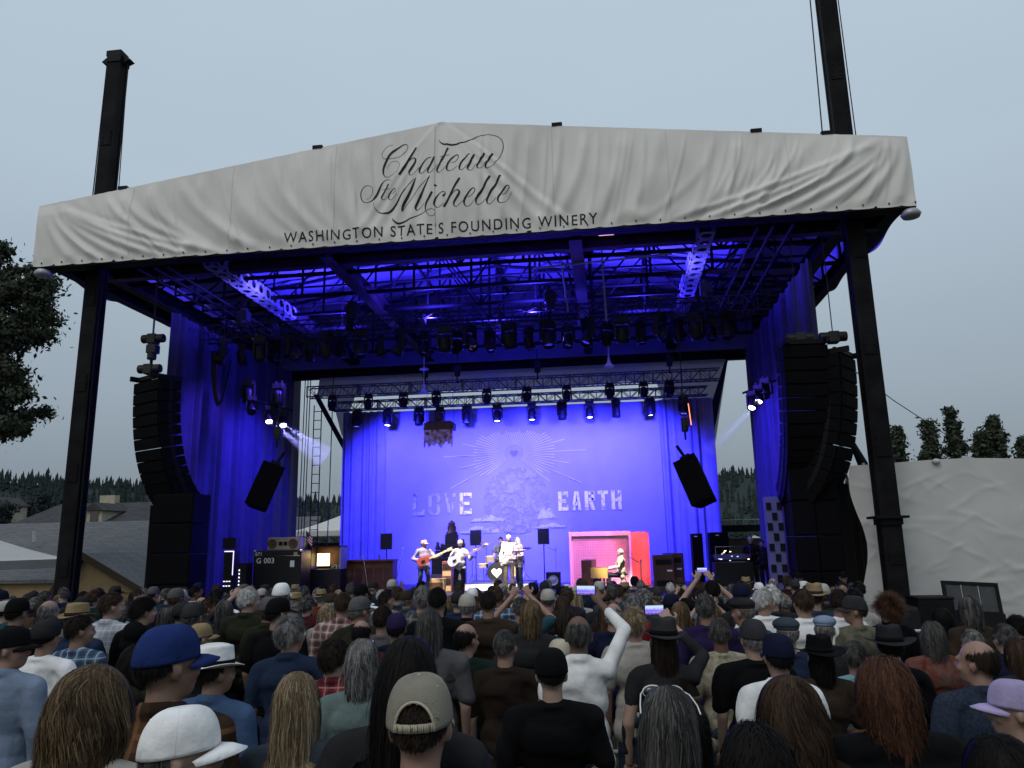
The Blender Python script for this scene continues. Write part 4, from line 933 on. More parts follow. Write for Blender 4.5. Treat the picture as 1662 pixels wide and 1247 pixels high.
t = empty('fabric_wall', (12, 1.75, 0)); tag(t, 'tall wrinkled white fabric wall beside the stage', 'fabric wall')
m = MB().grid(wallfn, 220, 100); m.v = [(a - 12, b_ - 1.75, c) for a, b_, c in m.v]; m.build('fabric_sheet', M_WALL, t, smooth=True, fix=False)
m = MB()
for x in (10.6, 13.05, 15.5, 18): MB().tube([(x - 12, .12, 0), (x - 12, .12, 4.45)], .035, 6).build('wall_pole', M_GALV, t)
p = at(1518, 748, Y=1.75); MB().ball((p.x - 12, -.05, p.z - .02), (.1, .08, .07)).build('tied_knot', M_WALL, t, smooth=True)
a, b_, c = at(1388, 603, Y=3), at(1450, 650, Y=6), at(1545, 712, Y=10)
tag(MB().tube([a, b_, c, c + (c - b_) * 2.2], .014, 6).build('guy_wire', M_CABLE), 'thin dark guy wire running down past the mast', 'wire')
p = at(1395, 735, Y=3.2); o = MB().tube([(p.x, 3.2, p.z - 1.1), (p.x + .05, 3.2, p.z - .3), (p.x - .25, 3.2, p.z + .5)], [.22, .14, .06], 8).build('draped_cover', M_BLKDRAPE); tag(o, 'black cover sticking up behind the white wall corner', 'cover')
# things at the foot of the wall
p = at(1583, 990, Y=.6); t = empty('framed_panel', (p.x, .6, .25)); t.rotation_euler = (R(-14), R(3.5), 0); tag(t, 'black ribbed panel leaning against the white fabric wall', 'panel')
W2, H2 = 1.22, .66; M_PANEL = mat('panel_dark', (.045, .05, .055), .6, 0, .2, 6)
for (c, d) in (((0, 0, H2 + .62), (W2, .07, .07)), ((0, 0, .62), (W2, .07, .07)), ((-W2 / 2 + .035, 0, .62 + H2 / 2), (.07, .068, H2 - .06)), ((W2 / 2 - .035, 0, .62 + H2 / 2), (.07, .068, H2 - .06))): MB().box(c, d).build('frame_bar', M_BLACK, t)
for k in range(3): MB().box((-.37 + .37 * k, .01, .62 + H2 / 2), (.34, .03, H2 - .08)).build('panel_leaf', M_PANEL, t)
MB().box((0, .02, .3), (1.1, .5, .58)).build('stand_box', M_BLACK, t)
p = at(1508, 990, Y=.4); t = empty('equipment_crate', (p.x, .3, 0)); tag(t, 'low black equipment crate between the mast and leaning panel', 'crate'); MB().box((0, 0, .6), (.75, .7, 1.2)).build('crate_body', M_BLACK, t, bevel=.02); MB().box((0, 0, 1.23), (.78, .72, .06)).build('crate_lid', M_BLACK, t, bevel=.02)
# ---- crowd barriers
def barrier(x0, x1, y, label):
    z = ground_z(y); t = empty('crowd_barrier', ((x0 + x1) / 2, y, z)); tag(t, label, 'barrier', 'steel crowd barriers'); L = x1 - x0
    for zz in (1.12, .2): MB().tube([(-L / 2, 0, zz), (L / 2, 0, zz)], .022, 8).build('rail', M_GALV, t)
    n = int(L / .13); bm_ = MB().tube([(0, 0, .2), (0, 0, 1.12)], .009, 6).mesh('picket'); bm_.materials.append(M_GALV)
    for i in range(n): link('picket', bm_, None, t, (-L / 2 + (i + .5) * L / n, 0, 0))
    for sx in (-1, 1): MB().tube([(sx * L / 2, 0, 0), (sx * L / 2, 0, 1.12)], .022, 8).build('end_post', M_GALV, t); MB().box((sx * (L / 2 - .3), 0, .03), (.06, .6, .05)).build('foot', M_GALV, t)
a = at(352, 1057, Y=-10.0); barrier(a.x, a.x + 2.3, -10.0, 'steel crowd barrier visible behind the straw-hatted man'); barrier(a.x + 2.35, a.x + 4.65, -10.0, 'steel crowd barrier behind the grey-haired man in denim')
for i, px in enumerate((1400, 1493, 1585)):
    a = at(px, 1005 + 6 * i, Y=-6.8 + 0.0); barrier(a.x, a.x + 1.0, -6.8, ('steel crowd barrier nearest the right mast, behind the curly head', 'middle steel crowd barrier below the leaning panel', 'last steel crowd barrier toward the picture edge')[i])
# ================================================================ people: bodies, clothes, hair, hats
def _cap(m, p0, p1, r0, r1, n=12):
    p0, p1 = Vector(p0), Vector(p1); m.tube([p0, p1], [r0, r1], n); m.ball(p0, r0, n); m.ball(p1, r1, n)
def remesh(m, voxel, smooth, name):
    me = m.mesh(name, True); o = bpy.data.objects.new('tmp', me); COL.objects.link(o)
    r_ = o.modifiers.new('r', 'REMESH'); r_.mode = 'VOXEL'; r_.voxel_size = voxel; r_.adaptivity = 0
    s = o.modifiers.new('s', 'SMOOTH'); s.factor = .5; s.iterations = smooth
    dg = bpy.context.evaluated_depsgraph_get(); res = bpy.data.meshes.new_from_object(o.evaluated_get(dg)); res.name = name
    bpy.data.objects.remove(o); bpy.data.meshes.remove(me)
    res.polygons.foreach_set('use_smooth', [True] * len(res.polygons)); res.materials.clear(); res.materials.append(None)
    return res
STAND = dict(hip=.93, kneeL=(-.10, .01, .5), kneeR=(.10, .01, .5), ankL=(-.11, -.02, .09), ankR=(.11, -.02, .09))
POSES = {
 'down':  dict(eL=(-.245, -.03, 1.14), wL=(-.235, .06, .90), eR=(.245, -.03, 1.14), wR=(.235, .06, .90)),
 'front': dict(eL=(-.26, -.01, 1.15), wL=(-.09, .20, 1.10), eR=(.26, -.01, 1.15), wR=(.09, .21, 1.07)),
 'raiseR': dict(eL=(-.245, -.03, 1.14), wL=(-.235, .06, .90), eR=(.30, .20, 1.52), wR=(.13, .36, 1.70)),
 'raiseRhigh': dict(eL=(-.25, -.03, 1.14), wL=(-.22, .08, .92), eR=(.30, .12, 1.65), wR=(.15, .27, 1.80)),
 'both': dict(eL=(-.33, .16, 1.50), wL=(-.10, .30, 1.74), eR=(.33, .16, 1.50), wR=(.10, .30, 1.74)),
 'phone': dict(eL=(-.245, -.03, 1.14), wL=(-.2, .1, .92), eR=(.27, .14, 1.24), wR=(.17, .33, 1.48)),
 'guitar': dict(eL=(-.34, .06, 1.16), wL=(-.46, .30, 1.22), eR=(.33, -.02, 1.15), wR=(.10, .20, 1.03), kneeL=(-.13, .05, .5), kneeR=(.12, .03, .5)),
 'piano': dict(eL=(-.25, .12, 1.17), wL=(-.17, .38, 1.12), eR=(.25, .12, 1.17), wR=(.17, .38, 1.12), kneeL=(-.12, .42, .92), kneeR=(.12, .42, .92), ankL=(-.12, .46, .50), ankR=(.12, .44, .50)),
 'drum': dict(eL=(-.30, .12, 1.20), wL=(-.16, .36, 1.16), eR=(.32, .10, 1.26), wR=(.22, .36, 1.30)),
}
def hand(m, wr, el, side, raised):
    wr, el = Vector(wr), Vector(el); d = (wr - el).normalized()
    if raised: d = (d + Vector((0, .1, .5))).normalized()
    up = Vector((0, 1, 0)) if abs(d.y) < .8 else Vector((0, 0, 1)); a = d.cross(up).normalized(); nrm = a.cross(d).normalized()
    pc = wr + d * .055; rot = Matrix((a, d, nrm)).transposed()
    m.ball(pc, (.040, .055, .017), 12, rot)
    for i, (o, L) in enumerate(((-.034, .062), (-.0115, .074), (.0115, .070), (.034, .055))):
        b0 = wr + d * .095 + a * o; c1 = b0 + (d * .8 + nrm * .45).normalized() * L * .55; c2 = c1 + (d * .35 + nrm * .9).normalized() * L * .5
        _cap(m, b0, c1, .0084, .008, 8); _cap(m, c1, c2, .008, .007, 8)
    s = -1 if side == 'L' else 1
    t0 = wr + d * .03 - a * s * .034; t1 = t0 + (d * .55 - a * s * .7 + nrm * .3).normalized() * .042; _cap(m, t0, t1, .0115, .0105, 8); _cap(m, t1, t1 + (d * .8 + nrm * .5).normalized() * .032, .0105, .009, 8)
def limbs(pose):
    P = dict(STAND); P.update(POSES[pose]); return P
_BODY, _SHIRT, _TROU = {}, {}, {}
def torso(m, g):
    m.ball((0, .0, 1.28), (.168 + g, .112 + g, .215 + g), 18); m.ball((0, -.025, 1.33), (.150 + g, .095 + g, .15 + g), 16); m.ball((0, .012, 1.07), (.152 + g, .115 + g, .19 + g), 18); m.ball((0, 0, .94), (.165 + g, .118 + g, .135 + g), 18)
    _cap(m, (-.155, -.012, 1.418), (.155, -.012, 1.418), .052 + g, .052 + g, 12)
    for s in (-1, 1): _cap(m, (0, -.028, 1.465), (s * .15, -.012, 1.425), .042 + g, .047 + g, 12)
def arm(m, P, g, upto=1.0, hands=False):
    for s, sg in (('L', -1), ('R', 1)):
        sh = Vector((sg * .182, -.005, 1.408)); e, w_ = Vector(P['e' + s]), Vector(P['w' + s])
        if e.z > 1.4: sh += Vector((sg * .004, .02, .03))
        if upto <= .5:
            q = sh.lerp(e, upto * 1.7); _cap(m, sh, q, .054 + g, .046 + g + .006, 12)
        else:
            _cap(m, sh, e, .054 + g, .042 + g, 12); q = e.lerp(w_, (upto - .5) * 2); _cap(m, e, q, .042 + g, (.042 + (.029 - .042) * (upto - .5) * 2) + g, 12)
        if hands: hand(m, w_, e, s, w_.z > 1.4)
def body_mesh(pose, yaw):
    k = (pose, yaw)
    if k in _BODY: return _BODY[k]
    P = limbs(pose); m = MB(); torso(m, -.006); arm(m, P, -.004, 1.0, True)
    _cap(m, (0, -.026, 1.44), (0, -.012, 1.575), .060, .054, 14)
    rot = Matrix.Rotation(R(yaw), 3, 'Z'); ax = Vector((0, -.012, 0))
    def hd(c, r_, n=16, rr_=None):
        c = rot @ (Vector(c) - ax) + ax; m.ball(c, r_, n, rot if rr_ is None else rot @ rr_)
    hd((0, -.012, 1.652), (.0765, .097, .098), 22); hd((0, .026, 1.60), (.064, .070, .085), 18); hd((0, .045, 1.555), (.045, .048, .040), 14); hd((0, .02, 1.545), (.056, .052, .036), 14)
    hd((0, .100, 1.612), (.013, .020, .026), 10); hd((0, .090, 1.650), (.050, .016, .012), 12); hd((0, .086, 1.572), (.026, .014, .011), 10)
    for s in (-1, 1):
        hd((s * .080, -.004, 1.618), (.010, .021, .033), 12, Matrix.Rotation(-s * .35, 3, 'Z')); hd((s * .083, -.012, 1.628), (.007, .016, .022), 10); hd((s * .038, .078, 1.600), (.02, .018, .018), 8)
    for s in ('L', 'R'):
        sg = -1 if s == 'L' else 1; h = Vector((sg * .092, 0, .92)); kn, an = Vector(P['knee' + s]), Vector(P['ank' + s])
        _cap(m, h, kn, .080, .055, 14); _cap(m, kn, an, .055, .040, 12); _cap(m, (an.x, an.y - .02, an.z - .042), (an.x + sg * .015, an.y + .16, an.z - .05), .040, .034, 10)
    me = remesh(m, .0052 if POSES[pose]['wR'][2] > 1.3 else .0115, 2, 'body'); _BODY[k] = me; return me
def fold(me, amp, seed, zlo=.8, zhi=1.44):
    n = len(me.vertices); co = np.empty(n * 3); me.vertices.foreach_get('co', co); co = co.reshape(-1, 3); no = np.empty(n * 3); me.vertices.foreach_get('normal', no); no = no.reshape(-1, 3)
    r_ = np.random.default_rng(seed); x, y, z = co.T; a = np.zeros(n)
    for i in range(9):
        kx, kz, ky = r_.normal(0, 16), r_.normal(0, 15), r_.normal(0, 9); a += np.sin(kx * x + kz * z + ky * y + r_.uniform(0, 6) + 1.3 * np.sin(9 * x + 7 * z + i))
    a = np.tanh(a * .55); wgt = np.clip((zhi + .05 - z) / .12, .15, 1) * (1 + .8 * np.exp(-((z - 1.0) / .12) ** 2))
    co += no * (a * amp * wgt)[:, None]; me.vertices.foreach_set('co', co.ravel()); me.update()
def shirt_mesh(pose, sleeve, seed=0):
    k = (pose, sleeve, seed)
    if k in _SHIRT: return _SHIRT[k]
    P = limbs(pose); m = MB()
    if sleeve == 'tank': torso(m, .006)
    elif sleeve == 'short': torso(m, .014); arm(m, P, .016, .45)
    elif sleeve == 'puffer':
        torso(m, .04); arm(m, P, .034, .96)
    else: torso(m, .016); arm(m, P, .001 if P['wR'][2] > 1.5 else .013, .84 if P['wR'][2] > 1.5 else .97)
    if sleeve in ('long', 'collar', 'short_collar'):
        for q in range(18):
            a = 2 * math.pi * q / 18; a2 = 2 * math.pi * (q + 1) / 18; f = lambda t, r_, z: (r_ * math.cos(t), -.02 + r_ * .95 * math.sin(t), z + .012 * math.sin(-t))
            _cap(m, f(a, .072, 1.485), f(a2, .072, 1.485), .016, .016, 6); _cap(m, f(a, .066, 1.512), f(a2, .066, 1.512), .010, .010, 6)
    else:
        for q in range(18):
            a = 2 * math.pi * q / 18; a2 = 2 * math.pi * (q + 1) / 18; f = lambda t: (.074 * math.cos(t), -.02 + .072 * math.sin(t), 1.468 + .014 * math.sin(-t)); _cap(m, f(a), f(a2), .013, .013, 6)
    if sleeve == 'hood': 
        m.ball((0, -.10, 1.47), (.11, .06, .085), 16); _cap(m, (-.10, -.03, 1.47), (.10, -.03, 1.47), .05, .05, 12)
    _cap(m, (-.10, .0, .86), (.10, .0, .86), .11, .11, 14)
    me = remesh(m, .0125, 2 if sleeve == 'puffer' else 3, 'shirt'); fold(me, .011 if sleeve == 'puffer' else .0115, seed + 5)
    if sleeve == 'puffer':
        n = len(me.vertices); co = np.empty(n * 3); me.vertices.foreach_get('co', co); co = co.reshape(-1, 3); no = np.empty(n * 3); me.vertices.foreach_get('normal', no); no = no.reshape(-1, 3)
        co += no * (.014 * (np.abs(np.sin(co[:, 2] * np.pi / .085)) - .6))[:, None]; me.vertices.foreach_set('co', co.ravel()); me.update()
    _SHIRT[k] = me; return me
def trouser_mesh(pose):
    P = limbs(pose); k = (tuple(P['kneeL']), tuple(P['ankL']))
    if k in _TROU: return _TROU[k]
    m = MB(); m.ball((0, 0, .93), (.172, .125, .12), 16)
    for s in ('L', 'R'):
        sg = -1 if s == 'L' else 1; h = Vector((sg * .092, 0, .90)); kn, an = Vector(P['knee' + s]), Vector(P['ank' + s]); _cap(m, h, kn, .094, .070, 14); _cap(m, kn, an, .070, .062, 12)
    me = remesh(m, .018, 3, 'trousers'); fold(me, .006, 3, 0, 3); _TROU[k] = me; return me

# ---- hair
HC, HR = np.array([0, -.012, 1.652]), np.array([.0785, .0995, .1005])
def _hairline(d, low=0.0):
    y = d[:, 1]; zmin = np.where(y < 0, -.06 + (-y) * -.62 - low, -.06 + y * .62); side = np.abs(d[:, 0]) > .86; return d[:, 2] > zmin + np.where(side & (y > -.2), .06, 0)
_HAIR = {}
HSTY = {  # length range, lift, gravity, wave amp, wave freq, volume
 'short': ((.020, .040), .45, .10, .10, 3, .045), 'crop': ((.007, .014), .6, .05, .1, 3, .012), 'messy': ((.035, .065), .55, .12, .35, 4, .08), 'bob': ((.14, .20), .15, .45, .10, 5, .08),
 'long': ((.28, .42), .10, .52, .06, 4, .06), 'verylong': ((.48, .66), .10, .50, .06, 4, .08), 'wavy': ((.26, .46), .20, .44, .75, 8, .11), 'full': ((.11, .22), .26, .34, .80, 9, .15), 'curly': ((.07, .12), .9, .03, .75, 14, .40), 'fringe': ((.018, .035), .3, .2, .1, 3, .04), 'tail': ((.10, .14), .12, .1, .05, 3, .03)}
def hair_mesh(style, lod, seed=0, hat=0):
    if lod == 'near': seed = 0
    k = (style, lod, seed, hat)
    if k in _HAIR: return _HAIR[k]
    (l0, l1), lift, grav, wa, wf, vol = HSTY[style]; r_ = np.random.default_rng(abs(hash(style)) % 1000 + seed if False else sum(map(ord, style)) + seed)
    longish = l1 > .15
    N = (7000 if longish else 5200) if lod == 'near' else (900 if longish else 650); wdt = (.0015 if longish else .0013) if lod == 'near' else .0075; K = (14 if longish else 6) if lod == 'near' else (9 if longish else 4)
    d = r_.normal(size=(N * 3, 3)); d /= np.linalg.norm(d, axis=1)[:, None]
    keep = _hairline(d)
    if style == 'fringe': keep &= (d[:, 2] + r_.normal(0, .10, len(d)) < .30 - .2 * d[:, 1]) & (d[:, 1] < .45)
    if hat: keep &= d[:, 2] < (.02 if hat == 1 else .14)
    d = d[keep][:N]; N = len(d)
    nrm = d / HR; nrm /= np.linalg.norm(nrm, axis=1)[:, None]; P = HC + d * HR * 1.0
    crown = np.array([0, -.40, .915]) if not longish else np.array([0, .25, .968]); tg = d - crown
    if longish: tg[:, 0] *= 1.15; tg[:, 1] -= .2
    tg -= nrm * np.sum(tg * nrm, 1)[:, None]; tg /= np.linalg.norm(tg, axis=1)[:, None] + 1e-6
    NG = min(N, 150 if longish else 90); gi = r_.choice(N, NG, replace=False); gidx = gi[np.argmax(d @ d[gi].T + r_.normal(0, .004, (N, NG)), axis=1)]; cph = r_.uniform(0, 6.28, N)[gidx] + r_.normal(0, .25, N); fly = r_.random(N) < (.05 if lod == 'near' else .03); cst = np.where(fly, 0, r_.uniform(.04, .20, N) if style not in ('crop', 'fringe') else .02)
    D = tg + nrm * lift + r_.normal(0, .12 + (wa * .3 if not longish else 0), (N, 3)); D /= np.linalg.norm(D, axis=1)[:, None]
    if hat: vol = min(vol, .05); lift *= .3
    wob = r_.uniform(0, 6.28, N); L = r_.uniform(l0, l1, N) * (.8 if hat and not longish else 1); layer = vol * r_.random(N) ** .8; pts = [P.copy()]; step = (L / (K - 1))[:, None]; down = np.array([0, 0, -1.0])
    for i in range(1, K):
        if longish:
            out_ = P - np.array([0, -.012, 0]); out_[:, 2] = 0; out_ /= np.linalg.norm(out_, axis=1)[:, None] + 1e-6
            sidev = np.cross(out_, down); wv = np.sin(wf * i / K * 2 + cph)[:, None] * wa * sidev + np.cos(wf * i / K * 2 + cph)[:, None] * wa * .5 * out_ + (np.sin(3.1 * i + wob) * .13 + np.sin(.9 * i + 2 * wob) * .12)[:, None] * sidev + (np.cos(.7 * i + wob) * .10)[:, None] * out_
            nar = np.clip((1.60 - P[:, 2]) / .10, 0, 1)[:, None]; wv = wv - nar * np.array([1, 0, 0]) * np.sign(P[:, :1]) * np.clip((np.abs(P[:, :1]) - .075) * 6, 0, .8) - nar * np.array([0, .5, 0]) * (P[:, 1:2] > -.03)
        else: wv = r_.normal(0, wa * .35, (N, 3))
        D = D * (1 - grav) + down * grav + wv * .5; D /= np.linalg.norm(D, axis=1)[:, None]; P = P + D * step
        for C, Rd, inf in ((HC, HR, 1.03), (np.array([0, -.015, 1.50]), np.array([.066, .068, .13]), 1.05), (np.array([0, -.005, 1.24]), np.array([.225, .145, .238]), 1.0), (np.array([0, -.01, 1.33]), np.array([.185, .13, .15]), 1.0)):
            q = (P - C) / Rd; rad = np.linalg.norm(q, axis=1); lim = inf + layer * min(1, i / (K * .35)) * (1 if C is HC or Rd[0] < .1 else .35); ins = rad < lim; P[ins] = C + (q[ins] / rad[ins][:, None]) * lim[ins][:, None] * Rd
        P = P + (P[gidx] - P) * cst[:, None]
        if i < K * .8: P[fly] += r_.normal(0, .0035 if longish else .002, (fly.sum(), 3))
        pts.append(P.copy())
    S = np.stack(pts, 1); T = np.gradient(S, axis=1); T /= np.linalg.norm(T, axis=2)[..., None] + 1e-9
    O = S - np.array([0, -.012, 1.60]); O[..., 2] *= np.where(S[..., 2] > 1.6, 1, .1); sd_ = np.cross(T, O); sd_ /= np.linalg.norm(sd_, axis=2)[..., None] + 1e-9
    ww = (wdt * (1 - .65 * np.linspace(0, 1, K) ** 2))[None, :, None] * r_.uniform(.6, 1.3, (N, 1, 1))
    V = np.stack([S - sd_ * ww, S + sd_ * ww], 2).reshape(-1, 3); base = (np.arange(N) * K * 2)[:, None] + (np.arange(K - 1) * 2)[None, :]
    F = np.stack([base, base + 1, base + 3, base + 2], -1).reshape(-1, 4); azi = np.arctan2(d[:, 0], d[:, 1]); stk = .5 + .28 * np.sin(azi * 11 + 3 * d[:, 2] + 1) + .22 * np.sin(azi * 23 + 2.1) ; rnd = np.repeat(np.clip(r_.random(N) * .55 + .45 * stk + .30 * np.sin(cph), 0, 1) ** 1.3, K * 2)
    # scalp shell beneath
    if style not in ('tail0',):
        nu, nv = 36, 26; sh = []; 
        th = np.linspace(0, 2 * np.pi, nu, endpoint=False); ph = np.linspace(-.95, np.pi / 2, nv)
        hatcut = .10 if hat else 9
        dd = np.array([[math.cos(p) * math.cos(t), math.cos(p) * math.sin(t), math.sin(p)] for p in ph for t in th]); ok = _hairline(dd, .02) & (dd[:, 2] < hatcut)
        if style == 'fringe': ok &= (dd[:, 2] < .12 - .2 * dd[:, 1]) & (dd[:, 1] < .35)
        n0 = len(V); V = np.vstack([V, HC + dd * HR * (1.012 + .25 * vol * (style != 'fringe'))]); ff = []
        for j in range(nv - 1):
            for i in range(nu):
                q = (j * nu + i, j * nu + (i + 1) % nu, (j + 1) * nu + (i + 1) % nu, (j + 1) * nu + i)
                if all(ok[z] for z in q): ff.append([n0 + z for z in q])
        F = np.vstack([F, np.array(ff)]); rnd = np.concatenate([rnd, np.full(len(dd), .15)])
    if longish and l1 > .2:      # a curtain under the strands so that the back is not seen through them
        nu, nv = 20, 8; n0 = len(V); bot = 1.62 - (l0 + l1) / 2 * .88
        gv = []
        for j in range(nv + 1):
            z = 1.60 + (bot - 1.60) * j / nv
            for i in range(nu + 1):
                a = math.pi + math.pi * (i / nu); q = np.array([.070 * math.cos(a), -.012 + .092 * math.sin(a), z])
                for C, Rd in ((np.array([0, -.005, 1.24]), np.array([.226, .148, .24])), (np.array([0, -.01, 1.33]), np.array([.186, .132, .152]))):
                    e_ = (q - C) / Rd; e_[2] = e_[2]; ra = np.linalg.norm(e_)
                    if ra < 1.0: h = math.sqrt(max(0.0, 1 - e_[2] ** 2)); hr = math.hypot(e_[0], e_[1]) + 1e-6; q[:2] = C[:2] + e_[:2] / hr * h * Rd[:2]
                gv.append(q)
        V = np.vstack([V, np.array(gv)]); F = np.vstack([F, np.array([[n0 + j * (nu + 1) + i, n0 + j * (nu + 1) + i + 1, n0 + (j + 1) * (nu + 1) + i + 1, n0 + (j + 1) * (nu + 1) + i] for j in range(nv) for i in range(nu)])]); rnd = np.concatenate([rnd, np.full(len(gv), .12)])
    me = bpy.data.meshes.new('hair'); me.vertices.add(len(V)); me.vertices.foreach_set('co', V.astype(np.float32).ravel()); nq = len(F); me.loops.add(nq * 4); me.loops.foreach_set('vertex_index', F.astype(np.int32).ravel()); me.polygons.add(nq); me.polygons.foreach_set('loop_start', np.arange(nq, dtype=np.int32) * 4)
    at_ = me.attributes.new('rnd', 'FLOAT', 'POINT'); at_.data.foreach_set('value', rnd.astype(np.float32)); me.update(); me.polygons.foreach_set('use_smooth', [True] * nq); me.materials.append(None)
    _HAIR[k] = me; return me
def hair_mat(name, c0, c1):
    key = 'hair_' + name
    if key in MATS: return MATS[key]
    m = mat(key, c0, .6, spec=.09); nt = m.node_tree; b = nt.nodes['Principled BSDF']; a = nt.nodes.new('ShaderNodeAttribute'); a.attribute_name = 'rnd'; mx = nt.nodes.new('ShaderNodeMix'); mx.data_type = 'RGBA'
    mx.inputs['A'].default_value = (*c0, 1); mx.inputs['B'].default_value = (*c1, 1); nt.links.new(a.outputs['Fac'], mx.inputs['Factor']); nt.links.new(mx.outputs['Result'], b.inputs['Base Color']); return m
HAIRC = {'black': ((.003, .003, .003), (.010, .008, .008)), 'dark brown': ((.007, .005, .004), (.028, .018, .013)), 'brown': ((.016, .010, .007), (.070, .042, .026)), 'auburn': ((.025, .010, .007), (.105, .048, .027)), 'blonde': ((.07, .048, .028), (.36, .27, .17)), 'dark blonde': ((.03, .020, .012), (.20, .135, .075)), 'grey': ((.03, .03, .03), (.26, .25, .245)), 'white': ((.25, .25, .245), (.68, .67, .65)), 'dark grey': ((.014, .014, .015), (.11, .105, .10))}
for k_, v_ in HAIRC.items(): hair_mat(k_, *v_)
# ---- cloth materials
def cloth(name, col, sheen=.0, weave=.3): return mat('cloth_' + name, col, .9, 0, .2, 7, .55, 13, spec=.08, sheen=sheen)
def plaid(name, base, dark, light, scale=11.0):
    key = 'plaid_' + name
    if key in MATS: return MATS[key]
    m = mat(key, base, .9, spec=.1); nt = m.node_tree; b = nt.nodes['Principled BSDF']; tc = nt.nodes.new('ShaderNodeTexCoord'); sp = nt.nodes.new('ShaderNodeSeparateXYZ'); nt.links.new(tc.outputs['Object'], sp.inputs[0])
    def band(axis, freq, thr, ph):
        a = nt.nodes.new('ShaderNodeMath'); a.operation = 'MULTIPLY_ADD'; a.inputs[1].default_value = freq; a.inputs[2].default_value = ph; nt.links.new(sp.outputs[axis], a.inputs[0])
        f = nt.nodes.new('ShaderNodeMath'); f.operation = 'FRACT'; nt.links.new(a.outputs[0], f.inputs[0]); g = nt.nodes.new('ShaderNodeMath'); g.operation = 'LESS_THAN'; g.inputs[1].default_value = thr; nt.links.new(f.outputs[0], g.inputs[0]); return g.outputs[0]
    def mixc(a, col, f, amt):
        x = nt.nodes.new('ShaderNodeMath'); x.operation = 'MULTIPLY'; x.inputs[1].default_value = amt; nt.links.new(f, x.inputs[0])
        k = nt.nodes.new('ShaderNodeMix'); k.data_type = 'RGBA'; nt.links.new(x.outputs[0], k.inputs['Factor'])
        if isinstance(a, tuple): k.inputs['A'].default_value = (*a, 1)
        else: nt.links.new(a, k.inputs['A'])
        k.inputs['B'].default_value = (*col, 1); return k.outputs['Result']
    c = mixc(base, dark, band('X', scale, .5, 0), .55); c = mixc(c, dark, band('Z', scale, .5, .2), .55); c = mixc(c, light, band('X', scale, .1, .3), .7); c = mixc(c, light, band('Z', scale, .1, .5), .7)
    nt.links.new(c, b.inputs['Base Color']); return m
def floral(name, base, c2, scale=26):
    key = 'floral_' + name
    if key in MATS: return MATS[key]
    return mat(key, base, .9, 0, 1.0, scale, .1, 100, spec=.1, col2=c2)
SKIN = [mat('skin_fair', (.31, .20, .155), .5, 0, .10, 14, spec=.35), mat('skin_tan', (.23, .14, .10), .5, 0, .10, 14, spec=.35), mat('skin_ruddy', (.28, .165, .125), .5, 0, .12, 14, spec=.35), mat('skin_brown', (.12, .062, .04), .5, 0, .1, 14, spec=.35)]
